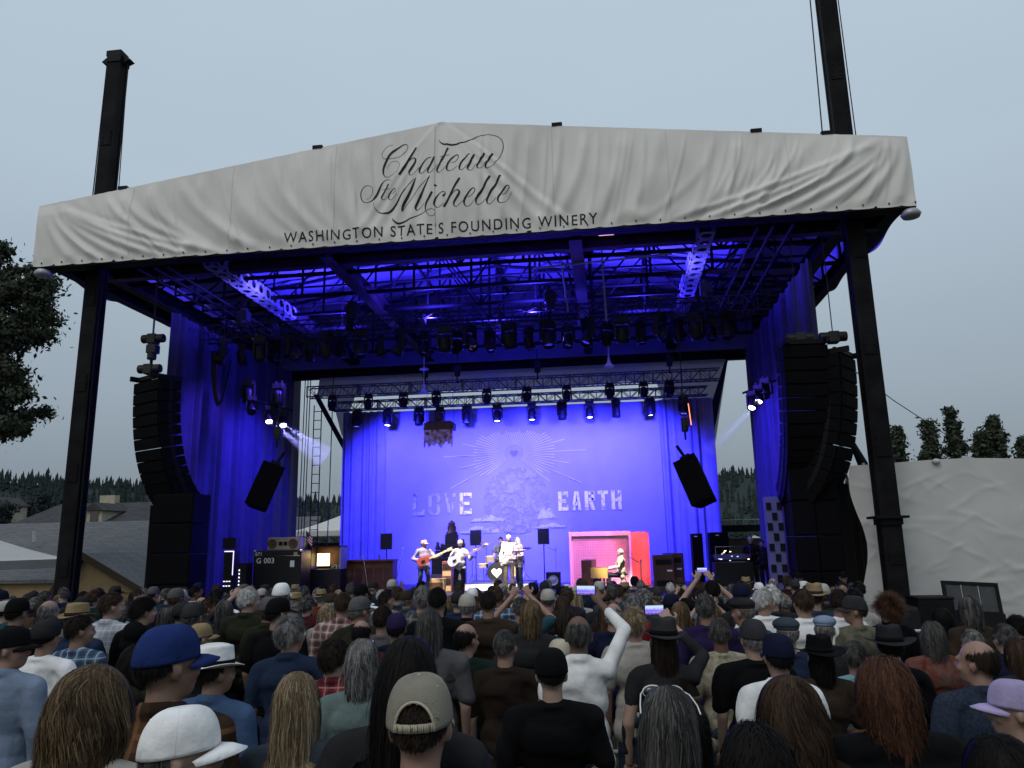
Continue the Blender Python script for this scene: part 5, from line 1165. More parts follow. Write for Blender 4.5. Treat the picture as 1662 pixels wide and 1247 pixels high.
# ---- hats (all in head coordinates, front = +Y)
_HATS = {}
def hat_parts(kind):
    if kind in _HATS: return _HATS[kind]
    parts = []; C = np.array([0, -.010, 0])
    def fin(m, nm, slot, smooth=True, thick=.0035):
        me = m.mesh(nm, True); me.materials.append(None); me.polygons.foreach_set('use_smooth', [smooth] * len(me.polygons)); parts.append((nm, me, slot, thick)); return me
    if kind in ('cap', 'snapback', 'cap_hi'):
        m = MB(); nu, nv = 72, 18; rx, ry = .0885, .110; hgt = .118; keep = {}
        vs = []
        for j in range(nv + 1):
            t = j / nv; rr_ = math.cos(t * math.pi / 2) ** .58 if t < 1 else 0.0
            for i in range(nu):
                a = 2 * math.pi * i / nu; sm = abs(((a * 3 / math.pi) % 1.0) - .0); sm = min(sm, 1 - sm); gr = -.0022 * math.exp(-(sm / .03) ** 2) * (1 - t)
                fr = math.sin(a); vs.append(((rx * rr_ + gr) * math.cos(a), -.010 + (ry * rr_ + gr) * math.sin(a), 1.648 + .010 * fr * (1 - t) + hgt * math.sin(t * math.pi / 2) * (1 + .06 * fr * (1 - t))))
        fs = []
        for j in range(nv):
            for i in range(nu):
                a = 2 * math.pi * (i + .5) / nu; da = (a - 1.5 * math.pi)
                if kind == 'snapback' and (da / .62) ** 2 + ((j + .5) / nv / .42) ** 2 < 1: continue
                fs.append((j * nu + i, j * nu + (i + 1) % nu, (j + 1) * nu + (i + 1) % nu, (j + 1) * nu + i))
        m.add(vs, fs); fin(m, 'cap_crown', 0)
        m = MB(); n = 22; inn, outr = [], []
        for i in range(n + 1):
            a = R(90) + R(66) * (i / n * 2 - 1); q = i / n * 2 - 1; ext = .078 * math.sqrt(max(0, 1 - q ** 2 * .98)); z = 1.656 - .026 * q * q
            inn.append((rx * math.cos(a), -.010 + ry * math.sin(a), z)); outr.append((rx * 1.06 * math.cos(a), -.010 + ry * math.sin(a) + ext, z - .012 - .006 * (1 - q * q)))
        mid = [tuple((np.array(a) + np.array(b_)) / 2 + np.array([0, 0, .004])) for a, b_ in zip(inn, outr)]
        m.add(inn + mid + outr, [(i, i + 1, n + 2 + i, n + 1 + i) for i in range(n)] + [(n + 1 + i, n + 2 + i, 2 * n + 3 + i, 2 * n + 2 + i) for i in range(n)]); fin(m, 'brim', 1, True, .004)
        m = MB().ball((0, -.010, 1.7685), (.007, .007, .003), 10); fin(m, 'button', 1, True, 0)
        m = MB()
        for sN in range(6):
            a = sN * math.pi / 3
            if kind == 'snapback' and abs(a - 1.5 * math.pi) < .7: continue
            m.tube([(lambda t: ((rx + .0015) * math.cos(t * math.pi / 2) ** .58 * math.cos(a), -.010 + (ry + .0015) * math.cos(t * math.pi / 2) ** .58 * math.sin(a), 1.6485 + .010 * math.sin(a) * (1 - t) + (hgt + .002) * math.sin(t * math.pi / 2) * (1 + .06 * math.sin(a) * (1 - t))))(k / 14) for k in range(14)], .0016, 5)
        fin(m, 'panel_seams', 1, True, 0)
        m = MB()
        for sN in range(6):
            a = sN * math.pi / 3 + math.pi / 6; t = .62
            if kind == 'snapback' and abs(a - 1.5 * math.pi) < .2: continue
            m.ball(((rx + .001) * math.cos(t * math.pi / 2) ** .58 * math.cos(a), -.010 + (ry + .001) * math.cos(t * math.pi / 2) ** .58 * math.sin(a), 1.649 + .010 * math.sin(a) * (1 - t) + hgt * math.sin(t * math.pi / 2) * (1 + .06 * math.sin(a) * (1 - t))), .0038, 8)
        fin(m, 'eyelets', 1, True, 0)
        if kind == 'snapback':
            m = MB(); n = 20
            for i in range(n):
                a0, a1 = 1.5 * math.pi + .66 * (i / n * 2 - 1), 1.5 * math.pi + .66 * ((i + 1) / n * 2 - 1); f = lambda a, z, k=1.004: (rx * k * math.cos(a), -.010 + ry * k * math.sin(a), z)
                m.add([f(a0, 1.640), f(a1, 1.640), f(a1, 1.662), f(a0, 1.662)], [(0, 1, 2, 3)])
            fin(m, 'snap_strap', 1, True, .003)
            m = MB(); n = 30      # piping round the opening
            pts = [(lambda a, t: (rx * 1.012 * math.cos(t * math.pi / 2) ** .58 * math.cos(a), -.010 + ry * 1.012 * math.cos(t * math.pi / 2) ** .58 * math.sin(a), 1.648 + .010 * math.sin(a) * (1 - t) + hgt * math.sin(t * math.pi / 2) * (1 + .06 * math.sin(a) * (1 - t))))(1.5 * math.pi + .64 * math.cos(math.pi * i / n), .44 * math.sin(math.pi * i / n)) for i in range(n + 1)]
            m.tube(pts, .004, 6); fin(m, 'opening_binding', 1, True, 0)
    elif kind in ('fedora', 'widehat', 'straw'):
        rx, ry = .086, .106; bw = {'fedora': .060, 'widehat': .085, 'straw': .055}[kind]; m = MB(); nu = 48
        rings = []
        for t in np.linspace(0, 1, 7):
            rings.append([((rx + bw * t) * math.cos(a), -.010 + (ry + bw * t) * math.sin(a), 1.672 + .022 * t * t * (abs(math.cos(a)) ** 2) - .014 * t * abs(math.sin(a)) ** 2) for a in [2 * math.pi * i / nu for i in range(nu)]])
        m.add([p for r_ in rings for p in r_], [(j * nu + i, j * nu + (i + 1) % nu, (j + 1) * nu + (i + 1) % nu, (j + 1) * nu + i) for j in range(6) for i in range(nu)]); fin(m, 'brim', 0, True, .004)
        m = MB(); rings = []
        for t in np.linspace(0, 1, 14):
            if t < .75: q = t / .75; s_ = 1 - .13 * q; z = 1.672 + .105 * q
            else: q = (t - .75) / .25; s_ = .87 * math.cos(q * math.pi / 2); z = 1.777 + .010 * math.sin(q * math.pi / 2)
            rings.append([(rx * s_ * math.cos(a) * (1 - .10 * (t > .4) * max(0, math.sin(a)) * t), -.010 + ry * s_ * math.sin(a), z - (.024 * math.exp(-((rx * s_ * math.cos(a)) / .028) ** 2) * max(0, (t - .6) / .4)) - .012 * max(0, math.sin(a)) * 0) for a in [2 * math.pi * i / nu for i in range(nu)]])
        m.add([p for r_ in rings for p in r_], [(j * nu + i, j * nu + (i + 1) % nu, (j + 1) * nu + (i + 1) % nu, (j + 1) * nu + i) for j in range(13) for i in range(nu)]); fin(m, 'crown_shell', 0)
        m = MB(); rings = [[(rx * k * math.cos(a), -.010 + ry * k * math.sin(a), z) for a in [2 * math.pi * i / nu for i in range(nu)]] for k, z in ((1.02, 1.672), (1.01, 1.705))]
        m.add(rings[0] + rings[1], [(i, (i + 1) % nu, nu + (i + 1) % nu, nu + i) for i in range(nu)]); fin(m, 'hat_band', 1, True, .003)
    elif kind == 'flatcap':
        m = MB().ball((0, .004, 1.705), (.098, .122, .052), 28); fin(m, 'cap_top', 0, True, 0)
        m = MB().ball((0, -.008, 1.682), (.0875, .108, .03), 28); fin(m, 'cap_band', 0, True, 0)
        m = MB(); n = 16; inn = [(.084 * math.cos(a), -.01 + .106 * math.sin(a), 1.682) for a in [R(90) + R(62) * (i / n * 2 - 1) for i in range(n + 1)]]; ou = [(p[0] * 1.05, p[1] + .045 * math.sqrt(max(0, 1 - (i / n * 2 - 1) ** 2)), 1.670) for i, p in enumerate(inn)]
        m.add(inn + ou, [(i, i + 1, n + 2 + i, n + 1 + i) for i in range(n)]); fin(m, 'brim', 0, True, .004)
    elif kind == 'beanie':
        m = MB(); nu = 32; rings = [[(.0885 * s_ * math.cos(a), -.014 + .110 * s_ * math.sin(a), z + .015 * math.sin(a)) for a in [2 * math.pi * i / nu for i in range(nu)]] for s_, z in ((1.0, 1.640), (1.03, 1.655), (1.02, 1.68), (.97, 1.71), (.85, 1.74), (.62, 1.763), (.3, 1.775), (.02, 1.778))]
        m.add([p for r_ in rings for p in r_], [(j * nu + i, j * nu + (i + 1) % nu, (j + 1) * nu + (i + 1) % nu, (j + 1) * nu + i) for j in range(7) for i in range(nu)]); fin(m, 'knit_crown', 0)
    _HATS[kind] = parts; return parts
def setmat(o, m):
    o.material_slots[0].link = 'OBJECT'; o.material_slots[0].material = m
M_TROU = [cloth('jeans', (.03, .04, .07)), cloth('khaki', (.14, .11, .07)), cloth('charcoal', (.02, .02, .022))]
M_EYE = mat('eye_dark', (.02, .015, .012), .2); M_SHOE = cloth('shoe', (.02, .018, .016))
def person(x, y, z, height, label, pose='down', yaw=0, face=0.0, hair=('short', 'brown'), hat=None, shirt=('short', None), trousers=0, skin=0, lod='near', build=1.0, group=None, hat_yaw=0, seed=0, eyes=False, lean=0.0, cat='person'):
    s = height / 1.755; build = 1.0 if POSES[pose]['wR'][2] > 1.4 else build; t = empty('person', (x, y, z), face); t.scale = (s, s, s); tag(t, label, cat, group)
    rl = random.Random(label); t.rotation_euler = (lean + rl.uniform(-.03, .02), rl.uniform(-.035, .035), face)
    b = link('body', body_mesh(pose, yaw), None, t); setmat(b, SKIN[skin])
    o = link('shirt', shirt_mesh(pose, shirt[0], seed % 2 if lod == 'far' else seed % 3), None, t); setmat(o, shirt[1]); o.scale = (build, build, 1)
    o = link('trousers', trouser_mesh(pose), None, t); setmat(o, M_TROU[trousers]); o.scale = (build, build, 1)
    hy = R(yaw)
    def on_head(o, extra=0.0):
        a = hy + extra; o.rotation_euler = (0, 0, a); c = Vector((0, -.012, 0)); rc = Matrix.Rotation(a, 3, 'Z') @ c; o.location = c - rc
    if hair:
        h = link('hair', hair_mesh(hair[0], lod, seed % 2, 0 if not hat or hat[0] == 'snapback' else 2 if hat[0] in ('fedora', 'widehat', 'straw', 'flatcap') else 1), None, t); setmat(h, MATS['hair_' + hair[1]]); on_head(h)
    if hat:
        kind, c1, c2 = hat
        first = None
        for nm, me, slot, thick in hat_parts(kind):
            q = link(nm, me, None, t if first is None else first); setmat(q, c1 if slot == 0 else c2)
            if thick: sm = q.modifiers.new('s', 'SOLIDIFY'); sm.thickness = thick; sm.offset = 1
            if nm in ('eyelets', 'panel_seams'): q['kind'] = 'stuff'
            if first is None: on_head(q, R(hat_yaw)); first = q; q.name = 'hat'
    if eyes:
        me = MB().ball((0, 0, 0), .009, 10).mesh('eye'); me.materials.append(M_EYE)
        for sx in (-1, 1):
            p = Matrix.Rotation(hy, 3, 'Z') @ (Vector((sx * .030, .084, 1.628)) - Vector((0, -.012, 0))) + Vector((0, -.012, 0)); link('eye', me, None, t, p)
    return t
M_PHONE = mat('phone_black', (.012, .012, .014), .25, spec=.6)
def screen_mat():
    m = mat('phone_screen', (.05, .05, .1), .3); nt = m.node_tree; b = nt.nodes['Principled BSDF']; tc = nt.nodes.new('ShaderNodeTexCoord'); sp = nt.nodes.new('ShaderNodeSeparateXYZ'); r_ = nt.nodes.new('ShaderNodeValToRGB'); nt.links.new(tc.outputs['Generated'], sp.inputs[0])
    nz = nt.nodes.new('ShaderNodeTexNoise'); nz.inputs['Scale'].default_value = 7; ad = nt.nodes.new('ShaderNodeMath'); ad.operation = 'MULTIPLY_ADD'; ad.inputs[1].default_value = .5; nt.links.new(tc.outputs['Generated'], nz.inputs['Vector']); nt.links.new(nz.outputs['Fac'], ad.inputs[0]); nt.links.new(sp.outputs['Z'], ad.inputs[2])
    el = r_.color_ramp.elements; el[0].position = .3; el[0].color = (.02, .02, .08, 1); el[1].position = .95; el[1].color = (.45, .55, .8, 1); q = el.new(.55); q.color = (.35, .2, .9, 1); q = el.new(.72); q.color = (.1, .08, .8, 1)
    nt.links.new(ad.outputs[0], r_.inputs[0]); nt.links.new(r_.outputs[0], b.inputs['Emission Color']); b.inputs['Emission Strength'].default_value = 1.3; return m
M_SCREEN = screen_mat()
def phone(loc, label, landscape=True, face=0.0, tilt=0.0):
    t = empty('phone', loc); t.rotation_euler = (tilt, 0, face); tag(t, label, 'phone', 'phones held up by the crowd'); w_, h_ = (.140, .068) if landscape else (.068, .140)
    MB().box((0, 0, 0), (w_, .009, h_)).build('phone_case', M_PHONE, t, bevel=.003); MB().box((0, -.0058, 0), (w_ - .012, .002, h_ - .008)).build('screen', M_SCREEN, t); return t
# ================================================================ what stands on the stage, and the band
M_WOOD = mat('dark_wood', (.06, .028, .016), .5, 0, .35, 4, .1, 30, stretch=(1, 1, .2)); M_WOOD2 = mat('red_wood', (.12, .04, .025), .45, 0, .35, 4, .1, 30)
M_BEIGE = mat('beige_panel', (.36, .30, .20), .6, 0, .1, 6); M_CASE = mat('flight_case', (.010, .010, .011), .5, 0, .1, 8); M_CHROME = mat('chrome', (.6, .6, .62), .18, 1.0)
def flat_text(body, h, material, parent, loc, rot=(R(90), 0, 0), name='stencil_lettering'):
    b, me = text_mesh(body, 1.05, .01); b.to_mesh(me); b.free(); o = link(name, me, material, parent, loc, rot); o.scale = (h / .73,) * 3; return o
def thing(name, loc, label, cat, group=None, rz=0.0): return tag(empty(name, loc, rz), label, cat, group)
# road case with the number on it
t = thing('road_case', (-6.43, 5.3, STAGE_Z), 'big black road case stencilled G 003', 'road case')
MB().box((0, 0, .74), (1.58, .8, 1.46)).build('case_shell', M_CASE, t, bevel=.02)
for x in (-.78, .78):
    for z in (.03, 1.45): MB().box((x, -.38, z), (.10, .10, .10)).build('ball_corner', M_CHROME, t, bevel=.03)
flat_text('G 003', .17, M_WHITEP, t, (-.70, -.408, 1.08)); MB().box((.5, -.406, 1.05), (.14, .006, .2)).build('paper_label', M_WHITEP, t); MB().box((.6, -.406, 1.36), (.12, .006, .10)).build('paper_label', M_BEIGE, t); MB().box((0, -.405, 1.30), (1.5, .012, .02)).build('case_edging', M_CHROME, t)
flat_text('671', .11, M_WHITEP, t, (-.74, -.408, 1.32))
t = thing('tape_machine', (-6.35, 5.3, STAGE_Z + 1.48), 'beige tape machine with two round reels on the road case', 'tape machine')
MB().box((0, 0, .2), (1.05, .4, .40)).build('cabinet', M_BEIGE, t, bevel=.02)
for x in (-.36, .34): o = MB().lathe([(.15, 0), (.15, .03), (.13, .035), (.05, .02), (.04, .05), (.001, .05)], 20, (0, 0, 0)).build('reel', mat('reel_brown', (.10, .055, .03), .5), t, (x, -.205, .2), (R(90), 0, 0))
for x in (-.08, .08): MB().box((x, -.205, .2), (.12, .012, .12)).build('meter', M_BLACK, t)
t = thing('small_flag', (-5.62, 5.3, STAGE_Z + 1.47), 'small striped flag on a stick beside the tape machine', 'flag'); MB().tube([(0, 0, 0), (-.05, 0, .62)], .01, 6).build('stick', M_WOOD, t)
for i in range(7): MB().grid(lambda u, v, i=i: (-.04 + .02 * math.sin(v * 5) + .22 * u, .03 * math.sin(u * 5), .58 - .045 * (i + v) - .18 * u), 6, 1).build('stripe', mat('flag_red', (.35, .02, .03), .8) if i % 2 == 0 else M_WHITEP, t)
MB().grid(lambda u, v: (-.04 + .10 * u, .03 * math.sin(u * 2.2) - .006, .585 - .16 * v - .08 * u), 3, 3).build('canton', mat('flag_blue', (.02, .03, .15), .8), t)
M_GLOW = mat('lit_edge', (.8, .7, .9), .4, emit=(.8, .72, 1), estr=1.5); M_WARM = mat('warm_screen', (1, .8, .5), .4, emit=(1, .66, .28), estr=5.0)
p0, p1 = at(362, 935, Y=4.6), at(381, 885, Y=4.6); t = thing('gear_rack', ((p0.x + p1.x) / 2, 4.6, STAGE_Z), 'tall gear rack with a lit edge strip behind the left speaker stack', 'rack'); wd = p1.x - p0.x
MB().box((0, .2, .75), (wd, .4, 1.5)).build('rack_case', M_CASE, t); MB().box((0, -.01, 1.47), (wd - .02, .02, .03)).build('light_strip', M_GLOW, t); MB().box((wd / 2 - .02, -.01, 1.1), (.02, .02, .72)).build('light_strip', M_GLOW, t); MB().box((0, .1, 1.72), (wd + .1, .3, .34)).build('top_amp', M_CASE, t)
for i in range(6): MB().box((-.12 + .06 * (i % 3) * 1.5, -.012, .55 - .14 * (i // 3)), (.05, .02, .03)).build('status_light', M_GLOW, t)
p0, p1 = at(383, 935, Y=4.4), at(401, 905, Y=4.4); t = thing('amp_rack', ((p0.x + p1.x) / 2, 4.4, STAGE_Z), 'low amp rack with a column of tiny lights left of the road case', 'rack'); MB().box((0, .2, .55), (p1.x - p0.x, .4, 1.1)).build('rack_case', M_CASE, t)
for i in range(8): MB().box((-.06, -.012, .12 + i * .11), (.03, .02, .05)).build('status_light', M_GLOW, t)
# technician's work box with a glowing screen
p0, p1 = at(504, 890, Y=6), at(552, 940, Y=6); t = thing('work_box', ((p0.x + p1.x) / 2, 6.2, STAGE_Z), 'open work box with a warm glowing screen left of the organ', 'work box'); W2 = p1.x - p0.x
MB().box((0, .1, .42), (W2, .6, .82)).build('lower_case', M_CASE, t); MB().box((0, .42, 1.25), (W2, .04, .6)).build('back_panel', M_WOOD, t); MB().box((0, .1, 1.56), (W2, .66, .04)).build('lid', M_CASE, t)
for x in (-1, 1): MB().box((x * (W2 / 2 - .02), .1, 1.2), (.04, .6, .7)).build('side_panel', M_CASE if x < 0 else mat('pale_box', (.3, .3, .36), .6), t)
MB().box((-.22, .2, 1.13), (.42, .03, .40)).build('screen', M_WARM, t)
for i in range(6): MB().box((.12 + .06 * i, .1 - .02 * (i % 2), .90 + .02 * (i % 3)), (.04, .08, .08 + .05 * (i % 2))).build('bottle_or_tool', M_CHROME if i % 2 else M_BEIGE, t)
l = bpy.data.lights.new('work_box_light', 'POINT'); l.energy = 6; l.color = (1, .7, .35); l.shadow_soft_size = .05; lo = bpy.data.objects.new('work_box_light', l); COL.objects.link(lo); lo.location = (t.location.x - .1, 6.1, STAGE_Z + 1.3)  # warm point light before the screen, no lamp body built
# brown organ
t = thing('pump_organ', (-4.1, 7.0, STAGE_Z), 'brown wooden organ cabinet with panelled front on the stage', 'organ'); MB().box((0, .25, .52), (1.68, .6, 1.02)).build('cabinet', M_WOOD2, t, bevel=.02); MB().box((0, .2, 1.06), (1.76, .74, .06)).build('top_board', M_WOOD2, t, bevel=.01)
for i in range(5): MB().box((-.66 + .33 * i, -.06, .5), (.24, .03, .62)).build('front_panel', M_WOOD, t, bevel=.008)
MB().tube([(.3, .2, 1.09), (.3, .2, 1.24)], .03, 8).build('bottle', M_CHROME, t)
# flat stage monitors
for px, py, Y, stand, nm in ((627, 879, 8.0, True, 'flat black monitor on a stand above the organ'), (772, 873, 9.5, False, 'flat black monitor on a thin stand left of the drums'), (882, 871, 9.5, False, 'flat black monitor right of the singer')):
    p = at(px, py, Y=Y); t = thing('stage_monitor', (p.x, Y, STAGE_Z), nm, 'monitor', 'flat stage monitors'); h = p.z - STAGE_Z
    MB().box((0, 0, h), (.42, .07, .56)).build('screen_panel', M_CASE, t, bevel=.01, rot=(0, 0, 0)); MB().tube([(0, .05, 0), (0, .05, h)], .02, 8).build('stand_pole', M_BLACK, t); m = MB()
    for a in range(3): m.tube([(0, .05, .12), (.28 * math.cos(a * 2.1), .05 + .28 * math.sin(a * 2.1), .01)], .014, 6)
    m.build('tripod_foot', M_BLACK, t)
# stepped dark rig behind the guitarist
p = at(729, 900, Y=8.6); t = thing('instrument_tower', (p.x, 8.6, STAGE_Z), 'dark stepped tower of amplifiers with a rounded carved top', 'amplifier tower')
for c, d in (((0, 0, .55), (1.15, .6, 1.08)), ((.02, .0, 1.22), (.95, .5, .24)), ((.06, 0, 1.45), (.66, .45, .2)), ((.1, 0, 1.72), (.42, .4, .34))): MB().box(c, d).build('amp_cabinet', M_CASE, t, bevel=.015)
MB().lathe([(.2, 1.88), (.22, 1.95), (.15, 2.02), (.17, 2.12), (.12, 2.24), (.14, 2.27), (.06, 2.36), (.001, 2.40)], 14, (.1, 0, 0)).build('carved_top', M_WOOD, t, smooth=True)
for x, z in ((-.42, 1.5), (.5, 1.58), (-.25, 1.45)): MB().lathe([(.06, 0), (.10, .08), (.05, .2), (.07, .26), (.001, .3)], 10, (x, 0, z - .15)).build('small_ornament', M_WOOD, t, smooth=True)
for x in (-.35, .3): MB().box((x, -.31, .3), (.5, .02, .46)).build('grille_cloth', mat('amp_cloth', (.12, .10, .09), .9, 0, .2, 30), t)
p = at(727, 935, Y=7.0); t = thing('wooden_amplifier', (p.x, 7.0, STAGE_Z), 'tall wooden amplifier with dark bands behind the bass player', 'amplifier'); MB().box((0, 0, .5), (.32, .35, 1.0)).build('cabinet', M_WOOD2, t, bevel=.01)
for i in range(4): MB().box((0, -.18, .12 + i * .24), (.28, .02, .16)).build('front_panel', M_CASE if i % 2 else mat('tweed', (.3, .2, .1), .8, 0, .2, 60), t)
p = at(708, 933, Y=6.2); t = thing('small_amplifier', (p.x, 6.4, STAGE_Z), 'small tweed amplifier beside the guitarist', 'amplifier'); MB().box((0, 0, .24), (.5, .26, .46)).build('cabinet', mat('tweed', (.3, .2, .1), .8, 0, .2, 60), t, bevel=.015); MB().box((0, -.135, .2), (.42, .02, .3)).build('grille_cloth', M_WOOD, t)
# hanging carved organ over the stage
p = at(714, 700, Y=8.0); t = thing('hanging_organ', (p.x, 8.0, p.z), 'small organ with a patterned fringe hanging over the stage', 'hanging organ')
MB().box((0, 0, .15), (1.1, .5, .26)).build('keyboard_case', M_WOOD, t, bevel=.03); MB().box((0, 0, .31), (.9, .4, .07)).build('top_board', M_WOOD, t, bevel=.02); m = MB().ball((-.05, 0, .48), (.13, .11, .14), 14); m.ball((-.05, 0, .64), (.08, .08, .09), 12); m.build('carved_bird', M_WOOD, t, smooth=True)
rr = random.Random(2); N = 26; top = [(-.53 + 1.06 * i / N, .02) for i in range(N + 1)]; bot = [(x, -.42 - rr.uniform(0, .22)) for x, _ in top]; m = MB(); m.prism(top + bot[::-1], -.27, -.25); m.build('patterned_fringe', floral('fringe', (.55, .50, .52), (.22, .04, .03), 9), t)
for x in (-.5, .5): MB().tube([(x, 0, .3), (x * .9, 0, 3.3)], .008, 5).build('suspension_wire', M_CABLE, t)
# the booth, pink and red stage light put into its cloth colours
t = thing('stage_booth', (3.9, 9.2, STAGE_Z), 'large open booth lit pink in front and red on its side', 'booth'); M_PINKC = mat('booth_pinklit', (.55, .42, .48), .85, 0, .15, 1.4, .08, 6); M_REDC = mat('booth_redlit', (.60, .20, .14), .8, 0, .2, 1.5, .2, 40)
X0, X1, HZ = 2.6 - 3.9, 4.78 - 3.9, 1.86
for c, d in (((X0 + .04, 0, HZ / 2), (.08, .10, HZ)), ((X1 - .04, 0, HZ / 2), (.08, .10, HZ)), (((X0 + X1) / 2, 0, HZ - .06), (X1 - X0 - .17, .098, .12))): MB().box(c, d).build('frame_bar', M_PINKC, t, bevel=.01)
MB().box(((X0 + X1) / 2, .075, HZ / 2), (X1 - X0, .04, HZ - .02)).build('back_panel', M_PINKC, t)
MB().box(((X0 + X1) / 2, .27, HZ + .02), (X1 - X0 + .02, .62, .04)).build('roof_panel', M_PINKC, t)
m = MB()
for i in range(23): m.box((X0 + .15 + (X1 - X0 - .3) * i / 22, .02, HZ / 2 - .1), (.014, .012, HZ - .22))
for j in range(18): m.box(((X0 + X1) / 2, .034, .05 + (HZ - .3) * j / 17), (X1 - X0 - .26, .012, .014))
tag(m.build('front_grille', mat('grille_red', (.5, .25, .28), .7), t), kind='stuff')
q = Matrix.Rotation(R(38), 3, 'Z'); MB().grid(lambda u, v: (X1 + .01 + .66 * u, .02 + .5 * u + .012 * math.sin(u * 14), HZ * v), 24, 6).build('side_cloth', M_REDC, t, smooth=True)
# piano and brown speaker cabinets
t = thing('upright_piano', (3.72, 7.4, STAGE_Z), 'small piano with lit yellow front that the pianist plays', 'piano', None, R(-8)); MB().box((-.42, .1, .48), (.34, 1.0, .95)).build('piano_case', M_WOOD2, t, bevel=.015); MB().box((-.14, .1, .62), (.34, .96, .08)).build('key_bed', M_WOOD2, t); MB().box((-.10, .1, .67), (.2, .9, .02)).build('keyboard', M_WHITEP, t); MB().box((-.0, -.42, .55), (.55, .03, .34)).build('side_cheek', mat('yellow_lit_wood', (.55, .34, .08), .5), t);  # yellow light on the front put into the cheek colour
for s in (-.36, .5): MB().box((.02, s, .29), (.06, .06, .58)).build('leg', M_WOOD, t)
t = thing('piano_stool', (4.42, 7.45, STAGE_Z), 'round stool under the pianist', 'stool'); MB().lathe([(.17, .44), (.18, .48), (.16, .5), (.001, .5)], 16).build('seat', M_CASE, t); 
for a in range(3): MB().tube([(.05 * math.cos(a * 2.1), .05 * math.sin(a * 2.1), .45), (.17 * math.cos(a * 2.1), .17 * math.sin(a * 2.1), 0)], .015, 6).build('leg', M_CHROME, t)
for px, pt, nm in ((1076, 901, 'front brown wooden speaker cabinet right of the booth'), (1092, 898, 'rear brown wooden speaker cabinet right of the booth')):
    Y = 6.8 if px < 1080 else 7.6; p = at(px, pt, Y=Y); t = thing('wooden_cabinet', (p.x, Y, STAGE_Z), nm, 'cabinet', 'brown wooden speaker cabinets'); h = p.z - STAGE_Z; MB().box((0, .2, h / 2), (.66, .5, h)).build('cabinet_body', M_WOOD, t, bevel=.012)
    for z in (.2, .8): MB().box((0, -.06, h * z), (.5, .02, .16)).build('louvre_panel', M_BLACK, t)
    MB().box((.18, -.062, h * .55), (.16, .01, .05)).build('name_plate', M_WHITEP, t)
# side-stage loudspeakers and monitor desk
for px, pt, wpx, Y, nm in ((1131, 866, 16, 8.2, 'tall loudspeaker with a pink-lit edge at the stage side'), (1166, 864, 28, 8.6, 'broad black loudspeaker beside the pink-edged one'), (1166, 902, 20, 7.4, 'low black speaker cabinet in front of the broad one')):
    p = at(px, pt, Y=Y); wv = wpx / FPX * (Y + 18.4) * 1.02; h = p.z - STAGE_Z; t = thing('side_loudspeaker', (p.x, Y, STAGE_Z), nm, 'loudspeaker', 'loudspeakers at the stage side'); MB().box((0, .3, h / 2), (wv, .6, h)).build('cabinet', M_BOX, t, bevel=.015); MB().box((0, -.01, h * .72), (wv - .06, .02, h * .4)).build('grille', M_GRILLE, t)
    MB().box((-.05, -.025, h - .1), (.10, .01, .03)).build('badge', M_WHITEP, t)
p = at(1190, 905, Y=6.2); t = thing('monitor_desk', (p.x, 6.2, STAGE_Z), 'monitor sound desk with tiny lights at the stage side', 'sound desk'); MB().box((0, .3, .42), (1.15, .7, .84)).build('desk_case', M_CASE, t); MB().box((0, .2, .98), (1.1, .5, .06), Matrix.Rotation(R(18), 3, 'X')).build('desk_surface', M_CASE, t)
m = MB().tube([(-.52, 0, .9), (-.52, 0, 1.32), (.52, 0, 1.32), (.52, 0, .9)], .015, 6); m.build('desk_rail', M_CHROME, t); rr = random.Random(8)
for i in range(12): MB().box((rr.uniform(-.45, .45), -.06, rr.uniform(.86, 1.2)), (.05, .02, .02)).build('status_light', M_WARM if i % 3 == 0 else M_GLOW, t)
# microphones and stands
def mic_stand(px, py, Y, lean, nm, boom=False):
    p = at(px, py, Y=Y); t = thing('microphone_stand', (p.x, Y, STAGE_Z), nm, 'microphone stand', 'microphone stands'); h = p.z - STAGE_Z; MB().tube([(-lean, 0, .02), (0, 0, h)], .012, 6).build('stand_pole', M_CHROME, t); MB().lathe([(.14, 0), (.14, .02), (.02, .03)], 14, (-lean, 0, 0)).build('stand_base', M_BLACK, t); MB().ball((0, 0, h + .03), (.028, .028, .045), 10).build('microphone', M_CHROME, t)
    if boom: MB().tube([(0, 0, h - .05), (-.45, -.05, h + .2)], .009, 6).build('boom_arm', M_CHROME, t)
mic_stand(654, 893, 5.6, .3, 'slanted microphone stand left of the guitarist'); mic_stand(1040, 912, 7.0, .02, 'microphone stand before the red booth side', True); mic_stand(902, 893, 8.5, 0, 'microphone stand between the singer and the booth', True); mic_stand(838, 900, 5.6, .05, 'microphone stand in front of the plaid-clad singer'); mic_stand(590, 905, 6.4, -.2, 'microphone stand rising behind the organ', True)
t = thing('fan_heater', tuple(at(898, 925, Y=8.2).xy) + (STAGE_Z,), 'small boxy amplifier with a round speaker right of the drums', 'amplifier'); MB().box((0, 0, .28), (.5, .3, .54)).build('cabinet', M_CASE, t, bevel=.02); MB().lathe([(.17, 0), (.17, .02), (.12, .01), (.03, .04), (.001, .04)], 20).build('speaker_cone', M_GALV, t, (0, -.15, .28), (R(90), 0, 0)); t.name = 'speaker_amplifier'
